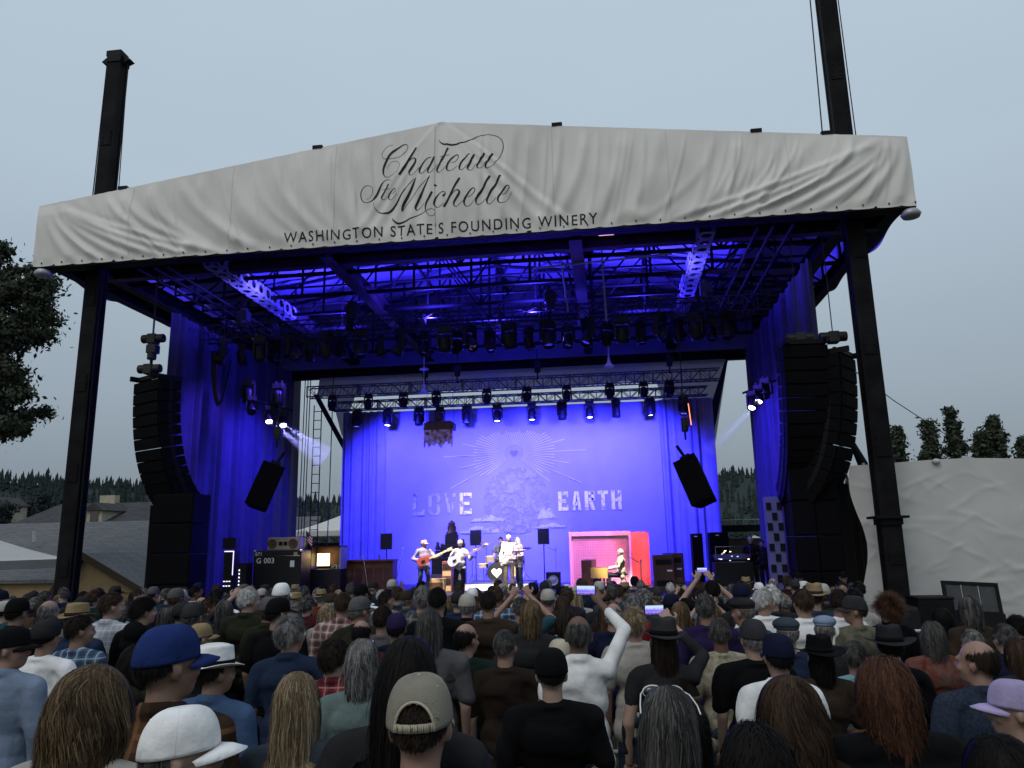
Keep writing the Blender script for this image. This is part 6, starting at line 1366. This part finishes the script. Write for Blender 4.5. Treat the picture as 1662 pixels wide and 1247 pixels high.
# drum riser and kit
t = thing('drum_riser', (.25, 8.3, STAGE_Z), 'low white-edged riser under the drum kit', 'riser'); MB().box((0, 0, .12), (2.3, 2.0, .24)).build('riser_box', M_DECK, t); MB().box((0, -1.01, .12), (2.3, .02, .2)).build('front_board', M_WHITEP, t)
K = thing('drum_kit', (.15, 8.1, STAGE_Z + .24), 'drum kit with a heart on the yellowed bass drum head', 'drum kit'); M_DRUM = mat('drum_shell', (.25, .2, .13), .35, 0, .2, 6, spec=.5); M_HEAD = mat('drum_head', (.60, .52, .33), .6, 0, .2, 5); M_BRASS = mat('cymbal_brass', (.60, .45, .16), .25, .9)
rx = Matrix.Rotation(R(90), 3, 'X')
o = MB().lathe([(.31, -.22), (.33, -.20), (.33, .20), (.31, .22)], 28, (0, 0, .33), rx).build('bass_drum', M_DRUM, K, smooth=False); MB().lathe([(.30, .001), (.001, .004)], 28, (0, -.225, .33), rx).build('drum_head', M_HEAD, o); hp = [(.011 * 16 * math.sin(2 * math.pi * k / 36) ** 3, .33 + .011 * (13 * math.cos(2 * math.pi * k / 36) - 5 * math.cos(4 * math.pi * k / 36) - 2 * math.cos(6 * math.pi * k / 36) - math.cos(8 * math.pi * k / 36))) for k in range(36)]
MB().add([(a, -.236, b_) for a, b_ in hp], [tuple(range(36))]).build('heart_print', mat('heart_print', (.75, .70, .5), .7), o); MB().lathe([(.30, -.02), (.34, -.02), (.34, .02), (.30, .02)], 28, (0, -.21, .33), rx).build('hoop', M_CHROME, o)
for x, y, z, r_, h in ((-.25, -.02, .78, .16, .2), (.22, -.02, .78, .17, .22), (.62, .25, .38, .21, .42), (-.55, .3, .55, .18, .14)):
    o = MB().lathe([(r_, 0), (r_, h)], 20, (x, y, z - h / 2)).build('tom_drum', M_DRUM, K); MB().lathe([(r_ + .008, h - .02), (r_ + .01, h + .012), (r_ - .01, h + .004), (.001, h)], 20, (x, y, z - h / 2)).build('drum_head', M_HEAD, o); MB().tube([(x, y + .05, 0), (x, y + .05, z - h / 2)], .012, 6).build('drum_leg', M_CHROME, o)
for x, y, z, r_ in ((-.78, .15, 1.15, .24), (-.45, .4, 1.32, .22), (.55, .3, 1.30, .24), (.92, .2, 1.12, .26), (-.95, .35, .85, .17), (.15, .5, 1.38, .2)):
    o = MB().lathe([(.001, .03), (.04, .028), (.05, .012), (r_, 0), (r_, -.003), (.05, .006)], 22, (x, y, z), Matrix.Rotation(R(12), 3, 'X')).build('cymbal', M_BRASS, K, smooth=True); m = MB().tube([(x, y, .02), (x, y, z + .05)], .011, 6)
    for a in range(3): m.tube([(x, y, .3), (x + .25 * math.cos(a * 2.1), y + .25 * math.sin(a * 2.1), .01)], .009, 5)
    m.build('cymbal_stand', M_CHROME, o)
# ---- the band
BAND = 'musicians on stage'
cl_ = lambda n, c: cloth(n, c)
def guitar(t, label, body_c, rot, off, s=1.0, name='electric_guitar'):
    fa = t.rotation_euler.z; q = Matrix.Rotation(fa, 3, 'Z') @ Vector(off); g = thing(name, t.location + q, label, 'guitar', 'guitars'); g.rotation_euler = (0, 0, 0); g.matrix_world = Matrix.Translation(t.location + q) @ Matrix.Rotation(fa, 4, 'Z') @ Matrix.Rotation(rot, 4, 'Y')
    pts = []
    for k in range(40):
        a = 2 * math.pi * k / 40; r_ = .19 + .045 * math.cos(2 * a) - .02 * math.cos(3 * a) ; pts.append((r_ * 1.12 * math.cos(a) * s, r_ * .86 * math.sin(a) * s))
    MB().prism(pts, -.03, .03).build('guitar_body', body_c, g, bevel=.01); MB().box((-.52 * s, .035, 0), (.68 * s, .03, .055)).build('neck', M_BEIGE, g); MB().box((-.92 * s, .035, .0), (.17, .025, .09)).build('headstock', M_BEIGE, g); MB().box((.03, .036, 0), (.12, .012, .07)).build('pickup_plate', M_CASE, g); return g
p = at(688, 881, Y=6.0); t = person(p.x, 6.0, STAGE_Z, 1.70, 'guitarist in a pink cap and purple-grey shirt bent over his guitar', 'guitar', 40, R(-152), ('short', 'grey'), ('cap', cl_('pink cap', (.55, .30, .32)), cl_('pink cap', (.55, .30, .32))), ('long', cl_('band grey', (.20, .17, .22))), 0, 0, 'far', 1.08, BAND, 0, 1, True, R(4)); guitar(t, 'reddish-brown guitar played by the man in the pink cap', mat('guitar_red', (.35, .07, .05), .25, spec=.6), R(22), (.06, .24, 1.05))
p = at(745, 881, Y=6.0); t = person(p.x, 6.0, STAGE_Z, 1.66, 'bearded bass player in a cream hat and pale shirt', 'guitar', 0, R(178), ('short', 'grey'), ('beanie', cl_('cream hat', (.6, .52, .34)), cl_('cream hat', (.6, .52, .34))), ('long', cl_('band pale', (.5, .47, .46))), 2, 0, 'far', 1.08, BAND, 0, 0, True); guitar(t, 'white-bodied guitar played by the bearded bass player', M_WHITEP, R(24), (.06, .24, 1.05), 1.1)
m = MB().ball((0, .082, 1.555), (.045, .03, .055), 12); b_ = m.build('beard', MATS['hair_grey'], t)
p = at(825, 866, Y=7.2); person(p.x, 7.2, STAGE_Z, 1.84, 'tall standing musician in a pale shirt before the drums', 'down', 0, R(185), ('short', 'white'), None, ('collar', cl_('band shirt', (.55, .53, .50))), 1, 0, 'far', 1.0, BAND, 0, 1, True)
p = at(843, 873, Y=6.4); person(p.x, 6.4, STAGE_Z, 1.74, 'singer with long white hair in a pale plaid coat', 'front', 40, R(120), ('long', 'white'), None, ('puffer', plaid('coat', (.52, .46, .44), (.20, .10, .14), (.66, .62, .58), 7)), 0, 0, 'far', 1.02, BAND, 0, 0, True)
person(4.42, 7.45, STAGE_Z - .43, 1.74, 'white-haired pianist in a khaki jacket seated at the piano', 'piano', 0, R(97), ('short', 'white'), None, ('collar', cl_('khaki jacket', (.38, .34, .20))), 2, 0, 'far', 1.05, BAND, 0, 0, True)
person(.15, 8.95, STAGE_Z + .05, 1.72, 'drummer sitting behind the cymbals', 'piano', 0, math.pi, ('short', 'brown'), None, ('short', cl_('band dark', (.06, .06, .08))), 2, 0, 'far', 1.0, BAND, 0, 0, True)
p = at(1220, 884, Y=6.9); person(p.x, 6.9, STAGE_Z, min(1.8, p.z - STAGE_Z + .25), 'white-haired technician in black behind the monitor desk', 'front', 40, R(140), ('messy', 'white'), None, ('long', cloth('crew black', (.008, .008, .010))), 2, 0, 'far', 1.1, 'stage crew', 0, 0, True)
p = at(1240, 900, Y=8.2); person(p.x, 8.2, STAGE_Z - .2, 1.7, 'second crew member half hidden behind the technician', 'down', 0, R(170), ('short', 'auburn'), None, ('long', cloth('crew dark', (.015, .012, .018))), 2, 2, 'far', 1.0, 'stage crew', 0, 1, True)
# ================================================================ the crowd
C = {k: cloth(k, v) for k, v in {
 'white': (.72, .72, .72), 'offwhite': (.34, .32, .29), 'light blue': (.17, .22, .31), 'sky blue': (.05, .09, .18), 'denim': (.015, .026, .055), 'navy': (.007, .010, .028), 'black': (.0045, .0045, .0055), 'charcoal': (.012, .012, .014), 'grey': (.075, .075, .08), 'dark grey': (.03, .03, .033), 'brown': (.034, .023, .016), 'dark brown': (.02, .014, .011), 'olive': (.02, .022, .013), 'green': (.009, .022, .019), 'maroon': (.06, .012, .018), 'red': (.20, .012, .016), 'purple': (.02, .012, .05), 'mint': (.12, .165, .16), 'tan': (.15, .115, .08), 'cyan': (.18, .32, .38), 'lavender': (.36, .30, .50), 'rust': (.11, .03, .018), 'teal': (.02, .06, .075), 'slate': (.035, .045, .058), 'cream cap': (.42, .38, .29), 'blue cap': (.014, .028, .12), 'straw': (.24, .18, .10), 'pink': (.45, .20, .25)}.items()}
C['blue plaid'] = plaid('blue', (.10, .17, .27), (.02, .03, .06), (.45, .5, .55), 13); C['red plaid'] = plaid('red', (.22, .03, .04), (.03, .01, .012), (.35, .25, .22), 12); C['check'] = plaid('check', (.27, .22, .21), (.10, .015, .02), (.5, .45, .42), 14)
C['brown plaid'] = plaid('brown', (.075, .034, .016), (.012, .010, .010), (.16, .08, .04), 6); C['grey plaid'] = plaid('grey', (.10, .10, .11), (.03, .03, .035), (.25, .24, .22), 14); C['red floral'] = floral('red', (.13, .022, .014), (.10, .07, .06), 24); C['cream floral'] = floral('cream', (.36, .33, .26), (.20, .17, .11), 22); C['blue fleck'] = floral('fleck', (.026, .038, .06), (.015, .02, .035), 70); C['striped white'] = plaid('stripe', (.34, .36, .40), (.30, .33, .40), (.62, .62, .62), 22); C['camo'] = floral('camo', (.13, .12, .085), (.06, .06, .045), 12)
MESHCAP = mat('mesh_cap', (.42, .385, .31), .85, 0, .1, 8, .9, 420, spec=.15)
PLACED = []
def crowd_at(px, py, d, hat=None):
    d *= 1.12 if d < 3 else 1.26 if d < 6.5 else 1.12
    p = at(px, py, F=d); g = ground_z(p.y); top = 1.755 + (.022 if hat else .008); h = (p.z - g) * 1.755 / top
    return p, g, min(1.98, max(1.42, h))
GP = 'people in the crowd'
def near(px, py, d, label, pose='down', yaw=0, hair=('short', 'brown'), hat=None, shirt=('short', 'black'), skin=0, build=1.0, hat_yaw=0, lod='near', trousers=0, seed=None, turn=0):
    p, g, h = crowd_at(px, py, d, hat); face = -math.atan2(1.0 - p.x, 9.0 - p.y) * .8 + R(turn)
    PLACED.append((p.x, p.y)); hh = None
    if hat: hh = (hat[0], C[hat[1]] if isinstance(hat[1], str) else hat[1], C[hat[2]] if isinstance(hat[2], str) else hat[2])
    return person(p.x, p.y, g, h, label, pose, yaw, face, hair, hh, (shirt[0], C[shirt[1]]), trousers, skin, lod, build, GP, hat_yaw, seed if seed is not None else len(PLACED))
def in_hand(t, loc, label, landscape=True, turn=0.0):
    q = t.rotation_euler.to_matrix() @ Vector([a * b_ for a, b_ in zip(loc, t.scale)]); phone(t.location + q, label, landscape, t.rotation_euler.z + turn)
# --- the nearest rows, one by one
near(705, 1089, 1.88, 'man in a cream mesh-backed snapback cap, back of head to us', 'down', 0, ('crop', 'dark brown'), ('snapback', MESHCAP, 'cream cap'), ('short', 'black'), 2, 1.05)
near(310, 1146, 1.85, 'person in a plain white baseball cap turned to the right', 'down', -70, ('short', 'dark grey'), ('cap', 'white', 'white'), ('long', 'black'), 0, 1.0)
near(128, 1072, 2.05, 'woman with long dark-blonde hair at the lower left, face turned away', 'down', -40, ('wavy', 'dark blonde'), None, ('long', 'offwhite'), 0, 1.02)
near(284, 1010, 2.5, 'tall man in a royal blue cap and brown plaid jacket', 'down', -40, ('short', 'black'), ('cap', 'blue cap', 'blue cap'), ('collar', 'brown plaid'), 1, 1.05)
near(338, 1047, 3.2, 'man in a white straw hat with black band and blue shirt', 'down', -40, ('short', 'dark brown'), ('straw', 'white', 'black'), ('collar', 'sky blue'), 1, 1.0)
near(482, 997, 4.0, 'tall grey-haired man in a dark denim shirt', 'down', -15, ('messy', 'grey'), None, ('collar', 'denim'), 2, 1.06)
near(502, 1088, 2.55, 'woman with long straight blonde hair in front of the denim shirt', 'front', 0, ('long', 'blonde'), None, ('long', 'slate'), 0, .95)
near(633, 1028, 2.15, 'woman with very long black hair falling out of frame', 'front', 0, ('verylong', 'black'), None, ('long', 'charcoal'), 1, 1.0)
near(592, 1034, 3.1, 'person with chin-length grey hair and mint green shirt', 'down', 0, ('bob', 'grey'), None, ('short', 'mint'), 0, .98)
near(696, 985, 4.1, 'person with long dark hair over a pale grey t-shirt', 'down', 0, ('long', 'dark grey'), None, ('short', 'grey'), 0, 1.08)
near(757, 1010, 4.4, 'balding man in a dark green shirt', 'front', -40, ('fringe', 'black'), None, ('short', 'green'), 2, 1.0)
near(819, 1020, 4.1, 'short-haired man in a plain brown t-shirt', 'down', -15, ('crop', 'dark grey'), None, ('short', 'dark brown'), 2, 1.08)
near(902, 1050, 3.05, 'man in a black cap and black t-shirt', 'down', 0, ('crop', 'black'), ('cap', 'black', 'black'), ('short', 'black'), 0, 1.1)
near(901, 1036, 4.2, 'person in a cream cap directly behind the black cap', 'down', 0, ('short', 'brown'), ('cap', 'cream cap', 'cream cap'), ('short', 'slate'), 0, 1.0)
t = near(934, 996, 3.85, 'bald man in a white shirt raising his phone with one arm', 'raiseRhigh', 0, ('fringe', 'dark grey'), None, ('collar', 'white'), 3, 1.12, turn=-4)
in_hand(t, (.055, .315, 1.885), 'phone held high by the bald man in white, showing the blue stage', True, R(-18))
near(856, 973, 4.9, 'woman with tousled blonde hair in a black jacket', 'down', 0, ('bob', 'dark blonde'), None, ('long', 'charcoal'), 0, 1.12)
near(1034, 985, 4.7, 'fair-haired man in a cream t-shirt behind the grey fedora', 'down', 0, ('messy', 'blonde'), None, ('short', 'offwhite'), 2, 1.05)
t = near(1067, 1004, 3.75, 'person in a grey fedora with dark hair down the back', 'raiseR', 0, ('long', 'dark brown'), ('fedora', 'dark grey', 'black'), ('long', 'charcoal'), 0, 1.0)
in_hand(t, (.02, .43, 1.80), 'phone filming sideways held by the person in the grey fedora', True, R(8))
tw = near(1050, 1106, 1.98, 'woman with straight dark-grey hair and sunglasses on her head', 'front', 0, ('long', 'dark grey'), None, ('long', 'black'), 0, 1.0)
q = tw.rotation_euler.to_matrix(); sg = empty('sunglasses', tw.location + q @ (Vector((0, 0, 1.70)) * tw.scale[0])); sg.rotation_euler = tw.rotation_euler; sg.scale = tw.scale; tag(sg, 'white-armed sunglasses pushed up on the grey-haired woman', 'sunglasses')
M_RIM = mat('white_plastic', (.7, .7, .7), .3, spec=.5)
for s_ in (-1, 1):
    MB().tube([(s_ * .060, .070, .024), (s_ * .074, .03, .020), (s_ * .084, -.03, .002), (s_ * .087, -.06, -.016)], .0022, 6).build('temple_arm', M_RIM, sg); MB().ball((s_ * .031, .070, .020), (.030, .012, .018), 14).build('lens', M_GLASS, sg, smooth=True)
    MB().tube([(s_ * .031 + .031 * math.cos(k * .3927), .070, .020 + .019 * math.sin(k * .3927)) for k in range(17)], .0022, 6).build('lens_rim', M_RIM, sg)
MB().tube([(-.008, .072, .024), (.008, .072, .024)], .003, 6).build('bridge', M_RIM, sg)
near(1130, 1125, 2.35, 'dark-haired person half hidden right of the sunglasses', 'front', 0, ('bob', 'black'), None, ('long', 'black'), 1, .95)
near(1200, 1172, 1.62, 'large dark head of hair at the very bottom of the picture', 'front', -15, ('full', 'black'), None, ('long', 'navy'), 1, .95)
near(1148, 963, 5.3, 'man with short dark-grey hair in a purple polo shirt', 'down', -15, ('short', 'dark grey'), None, ('short', 'purple'), 1, 1.08)
near(1167, 1001, 4.5, 'man with cropped hair in a cream patterned shirt', 'down', -15, ('crop', 'dark grey'), None, ('short', 'cream floral'), 3, 1.02)
near(1208, 1003, 4.0, 'man in a faded grey cap and black shirt', 'down', 0, ('short', 'grey'), ('cap', 'dark grey', 'dark grey'), ('short', 'black'), 0, 1.1)
near(1206, 966, 5.4, 'man in a black flat cap', 'down', 40, ('crop', 'grey'), ('flatcap', 'charcoal', 'charcoal'), ('short', 'slate'), 2, 1.0)
near(1230, 954, 6.0, 'white-haired man in a white t-shirt looking right', 'down', -70, ('short', 'white'), None, ('short', 'white'), 2, 1.1)
near(1248, 1026, 3.45, 'man in a navy cap and rumpled white shirt', 'down', 0, ('short', 'black'), ('cap', 'navy', 'navy'), ('collar', 'white'), 1, 1.02)
near(1276, 997, 4.4, 'person in a grey newsboy cap and blue shirt', 'down', 0, ('crop', 'grey'), ('flatcap', 'slate', 'slate'), ('short', 'denim'), 0, 1.0)
near(1329, 995, 5.0, 'person in a pale blue flat cap', 'down', -40, ('short', 'grey'), ('flatcap', 'light blue', 'light blue'), ('short', 'dark grey'), 0, 1.0)
near(1299, 954, 5.6, 'broad man in a bright white t-shirt with brown hair', 'down', 0, ('short', 'brown'), None, ('short', 'white'), 2, 1.15)
near(1328, 1032, 3.8, 'person in a wide black hat and dusty pink-brown top', 'front', 0, ('bob', 'black'), ('widehat', 'black', 'black'), ('short', 'brown'), 0, .98)
near(1383, 1039, 4.1, 'man with greying hair in a pale cyan shirt', 'down', -40, ('short', 'dark grey'), None, ('short', 'cyan'), 2, 1.0)
near(1446, 1016, 3.9, 'person in a black wide-brimmed hat tilted toward the wall', 'down', -15, ('short', 'black'), ('widehat', 'charcoal', 'black'), ('long', 'black'), 0, 1.0)
near(1377, 965, 5.6, 'man in a grey cap and camouflage t-shirt, seen in profile', 'down', 70, ('short', 'brown'), ('cap', 'dark grey', 'dark grey'), ('short', 'camo'), 1, 1.02)
near(1435, 968, 5.8, 'person with a ball of curly reddish hair', 'down', 0, ('curly', 'auburn'), None, ('long', 'black'), 0, 1.0)
near(1290, 1094, 2.2, 'woman with wavy brown hair below the wide black hat', 'front', 40, ('wavy', 'brown'), None, ('short', 'dark brown'), 0, .95)
near(1438, 1060, 2.3, 'woman with full auburn hair in a black puffer jacket', 'front', 0, ('full', 'auburn'), None, ('puffer', 'black'), 0, 1.0)
near(1574, 1036, 3.15, 'balding man in a flecked dark blue shirt turned to the left', 'down', 40, ('fringe', 'dark brown'), None, ('collar', 'blue fleck'), 2, 1.1)
near(1634, 1102, 2.75, 'woman in a lavender cap looking left', 'front', 70, ('bob', 'brown'), ('cap', 'lavender', 'lavender'), ('short', 'dark grey'), 0, .98)
near(1506, 1008, 4.5, 'person with grey hair in a red floral shirt', 'down', -40, ('full', 'dark grey'), None, ('short', 'red floral'), 0, 1.05)
near(1572, 1020, 4.8, 'grey-haired person behind the balding man', 'down', 0, ('short', 'grey'), None, ('short', 'navy'), 0, 1.0)
near(1626, 1012, 4.6, 'person in a navy jacket by the picture edge', 'down', 0, ('short', 'dark grey'), None, ('long', 'navy'), 0, 1.15)
near(1650, 1036, 4.0, 'person with brown hair cut by the right picture edge', 'down', 0, ('bob', 'brown'), None, ('long', 'charcoal'), 0, 1.0)
near(1646, 998, 5.6, 'dark-haired person at the edge before the leaning panel', 'down', 0, ('messy', 'black'), None, ('long', 'black'), 1, 1.0)
near(1534, 986, 6.0, 'person with round dark hair before the low black crate', 'down', 0, ('full', 'black'), None, ('long', 'black'), 3, 1.0)
near(1640, 1190, 1.6, 'dark-haired person in black filling the lower right corner', 'front', 0, ('bob', 'black'), None, ('puffer', 'navy'), 0, 1.0)
near(20, 1016, 3.7, 'man in a black cap and light blue shirt at the left edge', 'down', -70, ('short', 'dark grey'), ('cap', 'black', 'black'), ('collar', 'light blue'), 2, 1.05)
near(78, 1002, 4.5, 'man in a black beanie and white t-shirt', 'down', 0, ('short', 'black'), ('beanie', 'charcoal', 'charcoal'), ('short', 'white'), 1, 1.05)
near(140, 996, 4.8, 'man in a blue plaid shirt with dark hair', 'down', -40, ('short', 'dark brown'), None, ('short', 'blue plaid'), 1, 1.0)
near(212, 1046, 3.4, 'dark-haired person in an olive hooded top', 'front', 0, ('full', 'black'), None, ('hood', 'olive'), 0, 1.0)
near(232, 968, 5.6, 'young man with black hair in a dark hooded top', 'down', -40, ('messy', 'black'), None, ('hood', 'black'), 0, 1.0)
near(325, 1010, 5.2, 'person in a beige cap behind the royal blue cap', 'down', -40, ('short', 'brown'), ('cap', 'straw', 'straw'), ('short', 'charcoal'), 0, 1.0)
near(79, 972, 6.2, 'bald man in a tan jacket', 'down', 0, ('fringe', 'grey'), None, ('long', 'tan'), 2, 1.05)
near(184, 960, 6.6, 'brown-haired man in a striped white shirt', 'down', -40, ('short', 'brown'), None, ('collar', 'striped white'), 0, 1.05)
near(32, 969, 6.6, 'man in a black cap and dark jacket near the white tent', 'down', 0, ('short', 'black'), ('cap', 'black', 'black'), ('long', 'black'), 1, 1.05)
near(450, 969, 5.4, 'man in a black cap and black t-shirt behind the denim shirt', 'down', -40, ('short', 'black'), ('cap', 'black', 'black'), ('short', 'black'), 1, 1.05)
near(548, 961, 6.0, 'man with shaved head in a red and white checked shirt', 'down', 0, ('crop', 'brown'), None, ('collar', 'check'), 2, 1.1)
t = near(541, 1034, 3.7, 'person in a red plaid shirt holding a phone upright', 'phone', -15, ('messy', 'dark brown'), None, ('collar', 'red plaid'), 0, .95)
in_hand(t, (.135, .385, 1.62), 'phone held upright by the person in red plaid', False, 0)
near(590, 967, 5.8, 'man in a grey cap and olive shirt', 'down', -40, ('short', 'grey'), ('cap', 'grey', 'grey'), ('collar', 'olive'), 2, 1.08)
near(622, 982, 5.5, 'person in a pale grey t-shirt next to the olive shirt', 'down', -15, ('short', 'dark brown'), None, ('short', 'grey'), 1, 1.0)
near(590, 1005, 5.0, 'man with a bald crown and black fringe of hair', 'down', 0, ('fringe', 'black'), None, ('short', 'maroon'), 2, 1.0)
near(653, 993, 5.2, 'person in a dark purple cap', 'down', 0, ('short', 'black'), ('cap', 'purple', 'purple'), ('short', 'navy'), 1, 1.0)
near(752, 963, 6.4, 'person in a pale grey cap and black jacket', 'down', 0, ('short', 'grey'), ('cap', 'offwhite', 'offwhite'), ('long', 'black'), 0, 1.0)
near(795, 957, 6.0, 'man in a plain tan-brown t-shirt with dark cropped hair', 'down', 0, ('crop', 'dark brown'), None, ('short', 'brown'), 1, 1.12)
near(676, 950, 6.6, 'man in a dark tartan shirt with grey hair', 'down', 0, ('short', 'grey'), None, ('collar', 'grey plaid'), 0, 1.05)
near(712, 952, 5.6, 'tall man in a black t-shirt with short black hair', 'down', 0, ('crop', 'black'), None, ('short', 'black'), 1, 1.08)
near(405, 952, 7.2, 'white-haired person in an olive coat', 'down', -40, ('short', 'white'), None, ('long', 'olive'), 0, 1.12)
near(454, 945, 8.0, 'person in a bright white cap on the left side of the crowd', 'down', 0, ('short', 'grey'), ('cap', 'white', 'white'), ('long', 'charcoal'), 0, 1.0)
near(1020, 962, 6.8, 'person in a bright red t-shirt', 'down', 0, ('short', 'grey'), None, ('short', 'red'), 0, 1.05)
near(1100, 975, 5.5, 'woman with dark-blonde hair in a black sleeveless top', 'down', 0, ('long', 'dark blonde'), None, ('tank', 'black'), 1, .98)
near(1316, 947, 7.6, 'person in a tan straw hat beyond the white t-shirt', 'down', -15, ('short', 'brown'), ('straw', 'straw', 'brown'), ('short', 'slate'), 0, 1.0)
near(1350, 955, 6.6, 'man in a white t-shirt next to the black drape, looking right', 'down', -40, ('short', 'dark brown'), None, ('short', 'white'), 1, 1.05)
t = near(1150, 941, 8.4, 'person lifting a phone with both hands near the stage right', 'both', 0, ('short', 'black'), None, ('short', 'black'), 0, 1.0)
in_hand(t, (0, .36, 1.86), 'small phone lifted with both hands near the front rows', True, 0)
# two guards by the barrier, facing us
for px, py, nm in ((1295, 926, 'security guard in black cap facing the crowd before the speaker stack'), (1369, 931, 'security guard in black cap facing us beside the black drape')):
    p, g, h = crowd_at(px, py, 15.6, True); PLACED.append((p.x, p.y)); person(p.x, p.y, g, 1.82, nm, 'front', 0, math.pi, ('crop', 'black'), ('cap', C['black'], C['black']), ('short', C['black']), 2, 0, 'far', 1.05, GP, 0, 1, True)
# --- the rows beyond, filled in between
rr = random.Random(17)
HAIRS = [('short', 'dark brown'), ('short', 'brown'), ('short', 'grey'), ('crop', 'dark grey'), ('crop', 'dark brown'), ('fringe', 'grey'), ('short', 'black'), ('messy', 'brown'), ('short', 'white'), ('long', 'dark brown'), ('long', 'brown'), ('bob', 'dark blonde'), ('bob', 'dark grey'), ('wavy', 'brown'), ('long', 'blonde'), ('full', 'dark brown'), ('messy', 'dark grey'), ('short', 'dark grey')]
HATS_ = [None] * 14 + [('cap', 'black', 'black'), ('cap', 'navy', 'navy'), ('cap', 'offwhite', 'offwhite'), ('cap', 'dark grey', 'dark grey'), ('cap', 'brown', 'brown'), ('cap', 'grey', 'grey'), ('cap', 'charcoal', 'charcoal'), ('straw', 'straw', 'dark brown'), ('cap', 'white', 'white'), ('beanie', 'charcoal', 'charcoal')]
SHIRTS = ['black', 'black', 'charcoal', 'navy', 'dark grey', 'grey', 'brown', 'dark brown', 'denim', 'maroon', 'olive', 'white', 'slate', 'offwhite', 'teal', 'light blue', 'rust', 'grey plaid', 'blue plaid', 'green']
HN = {'short': 'short', 'crop': 'cropped', 'fringe': 'receding', 'messy': 'tousled', 'long': 'long', 'bob': 'chin-length', 'wavy': 'wavy', 'full': 'thick'}
HATN = {'cap': 'cap', 'straw': 'brimmed hat', 'beanie': 'knit cap'}
LAND = [(0, 'by the white tent'), (60, 'below the left mast'), (130, 'below the yellow gable'), (190, 'below the grey roof'), (250, 'before the black drape'), (330, 'below the left line array'), (400, 'below the lit rack'), (455, 'below the G003 case'), (515, 'below the glowing laptop'), (565, 'below the brown organ'), (625, 'below the first stage monitor'), (680, 'below the guitarist'), (715, 'right of the guitarist'), (745, 'below the bass player'), (790, 'below the drum kit'), (835, 'below the plaid-clad singer'), (880, 'below the small hanging screen'), (930, 'below the pink cabinet edge'), (985, 'below the piano'), (1030, 'below the red cabinet side'), (1080, 'below the brown cabinets'), (1130, 'below the stage side speakers'), (1190, 'below the sound desk'), (1250, 'below the ported panel'), (1310, 'below the right speaker stack'), (1400, 'before the right black drape'), (1460, 'below the right mast'), (1540, 'before the fabric wall'), (1640, 'by the right picture edge')]
used_labels = set()
count = 0
d = 7.0
while d < 16.8:
    half = 1662 / 1220 * d / 2 + .3; n = int(2 * half / (.545 + .010 * d)); row = int((d - 7.0) / .86)
    for i in range(n):
        lat = -half + (i + .5) * 2 * half / n + rr.uniform(-.17, .17); dd = d + rr.uniform(-.27, .27)
        px = 831 + lat / dd * 1220
        p0 = at(px, 950, F=dd)
        if px < -10 or px > 1670: continue
        if px > 1395 and dd > 7.2: continue
        if p0.y > -1.1: continue
        if any((p0.x - q[0]) ** 2 + (p0.y - q[1]) ** 2 < (.42 if dd < 9 else .37) ** 2 for q in PLACED): continue
        if rr.random() < .04: continue
        PLACED.append((p0.x, p0.y)); hair = rr.choice(HAIRS); hat = rr.choice(HATS_); sh = rr.choice(SHIRTS); fem = hair[0] in ('long', 'bob', 'wavy', 'full')
        if fem and rr.random() < .8: hat = None
        h = rr.gauss(1.66 if fem else 1.765, .055); yaw = rr.choice([0, 0, 0, 0, 40, -40, -15, -15, 70, -70] if rr.random() < .6 else [0, -15]); pose = 'front' if rr.random() < .45 else 'down'
        if rr.random() < .03: pose = 'both'
        near_lm = min(LAND, key=lambda q: abs(q[0] - px))[1]
        what = ('person in a %s %s' % ({'offwhite': 'cream'}.get(hat[1], hat[1]), HATN[hat[0]])) if hat else 'person with %s %s hair' % (HN[hair[0]], hair[1])
        lab = '%s and %s top %s' % (what, {'offwhite': 'cream'}.get(sh, sh), near_lm)
        if lab in used_labels:
            lab += ', %s row from the stage' % ORD[max(0, 11 - row)]
        if lab in used_labels: lab += ', %s' % ('looking left' if yaw > 0 else 'looking right' if yaw < -20 else 'facing the stage')
        if len(lab.replace(',', '').split()) > 16: lab = lab.replace(' from the stage', '').replace(', facing the stage', ' ahead')
        used_labels.add(lab); count += 1
        sleeve = rr.choice(['short', 'short', 'long'])
        person(p0.x, p0.y, ground_z(p0.y), h, lab, pose, yaw, -math.atan2(1.0 - p0.x, 9.0 - p0.y) * .8, hair, (hat[0], C[hat[1]], C[hat[2]]) if hat else None, (sleeve, C[sh]), rr.randrange(3), rr.choice([0, 0, 1, 2, 2, 3]), 'far', rr.uniform(.95, 1.14), GP, 0, rr.randrange(2))
    d += .74
scn['crowd_size'] = len(PLACED)
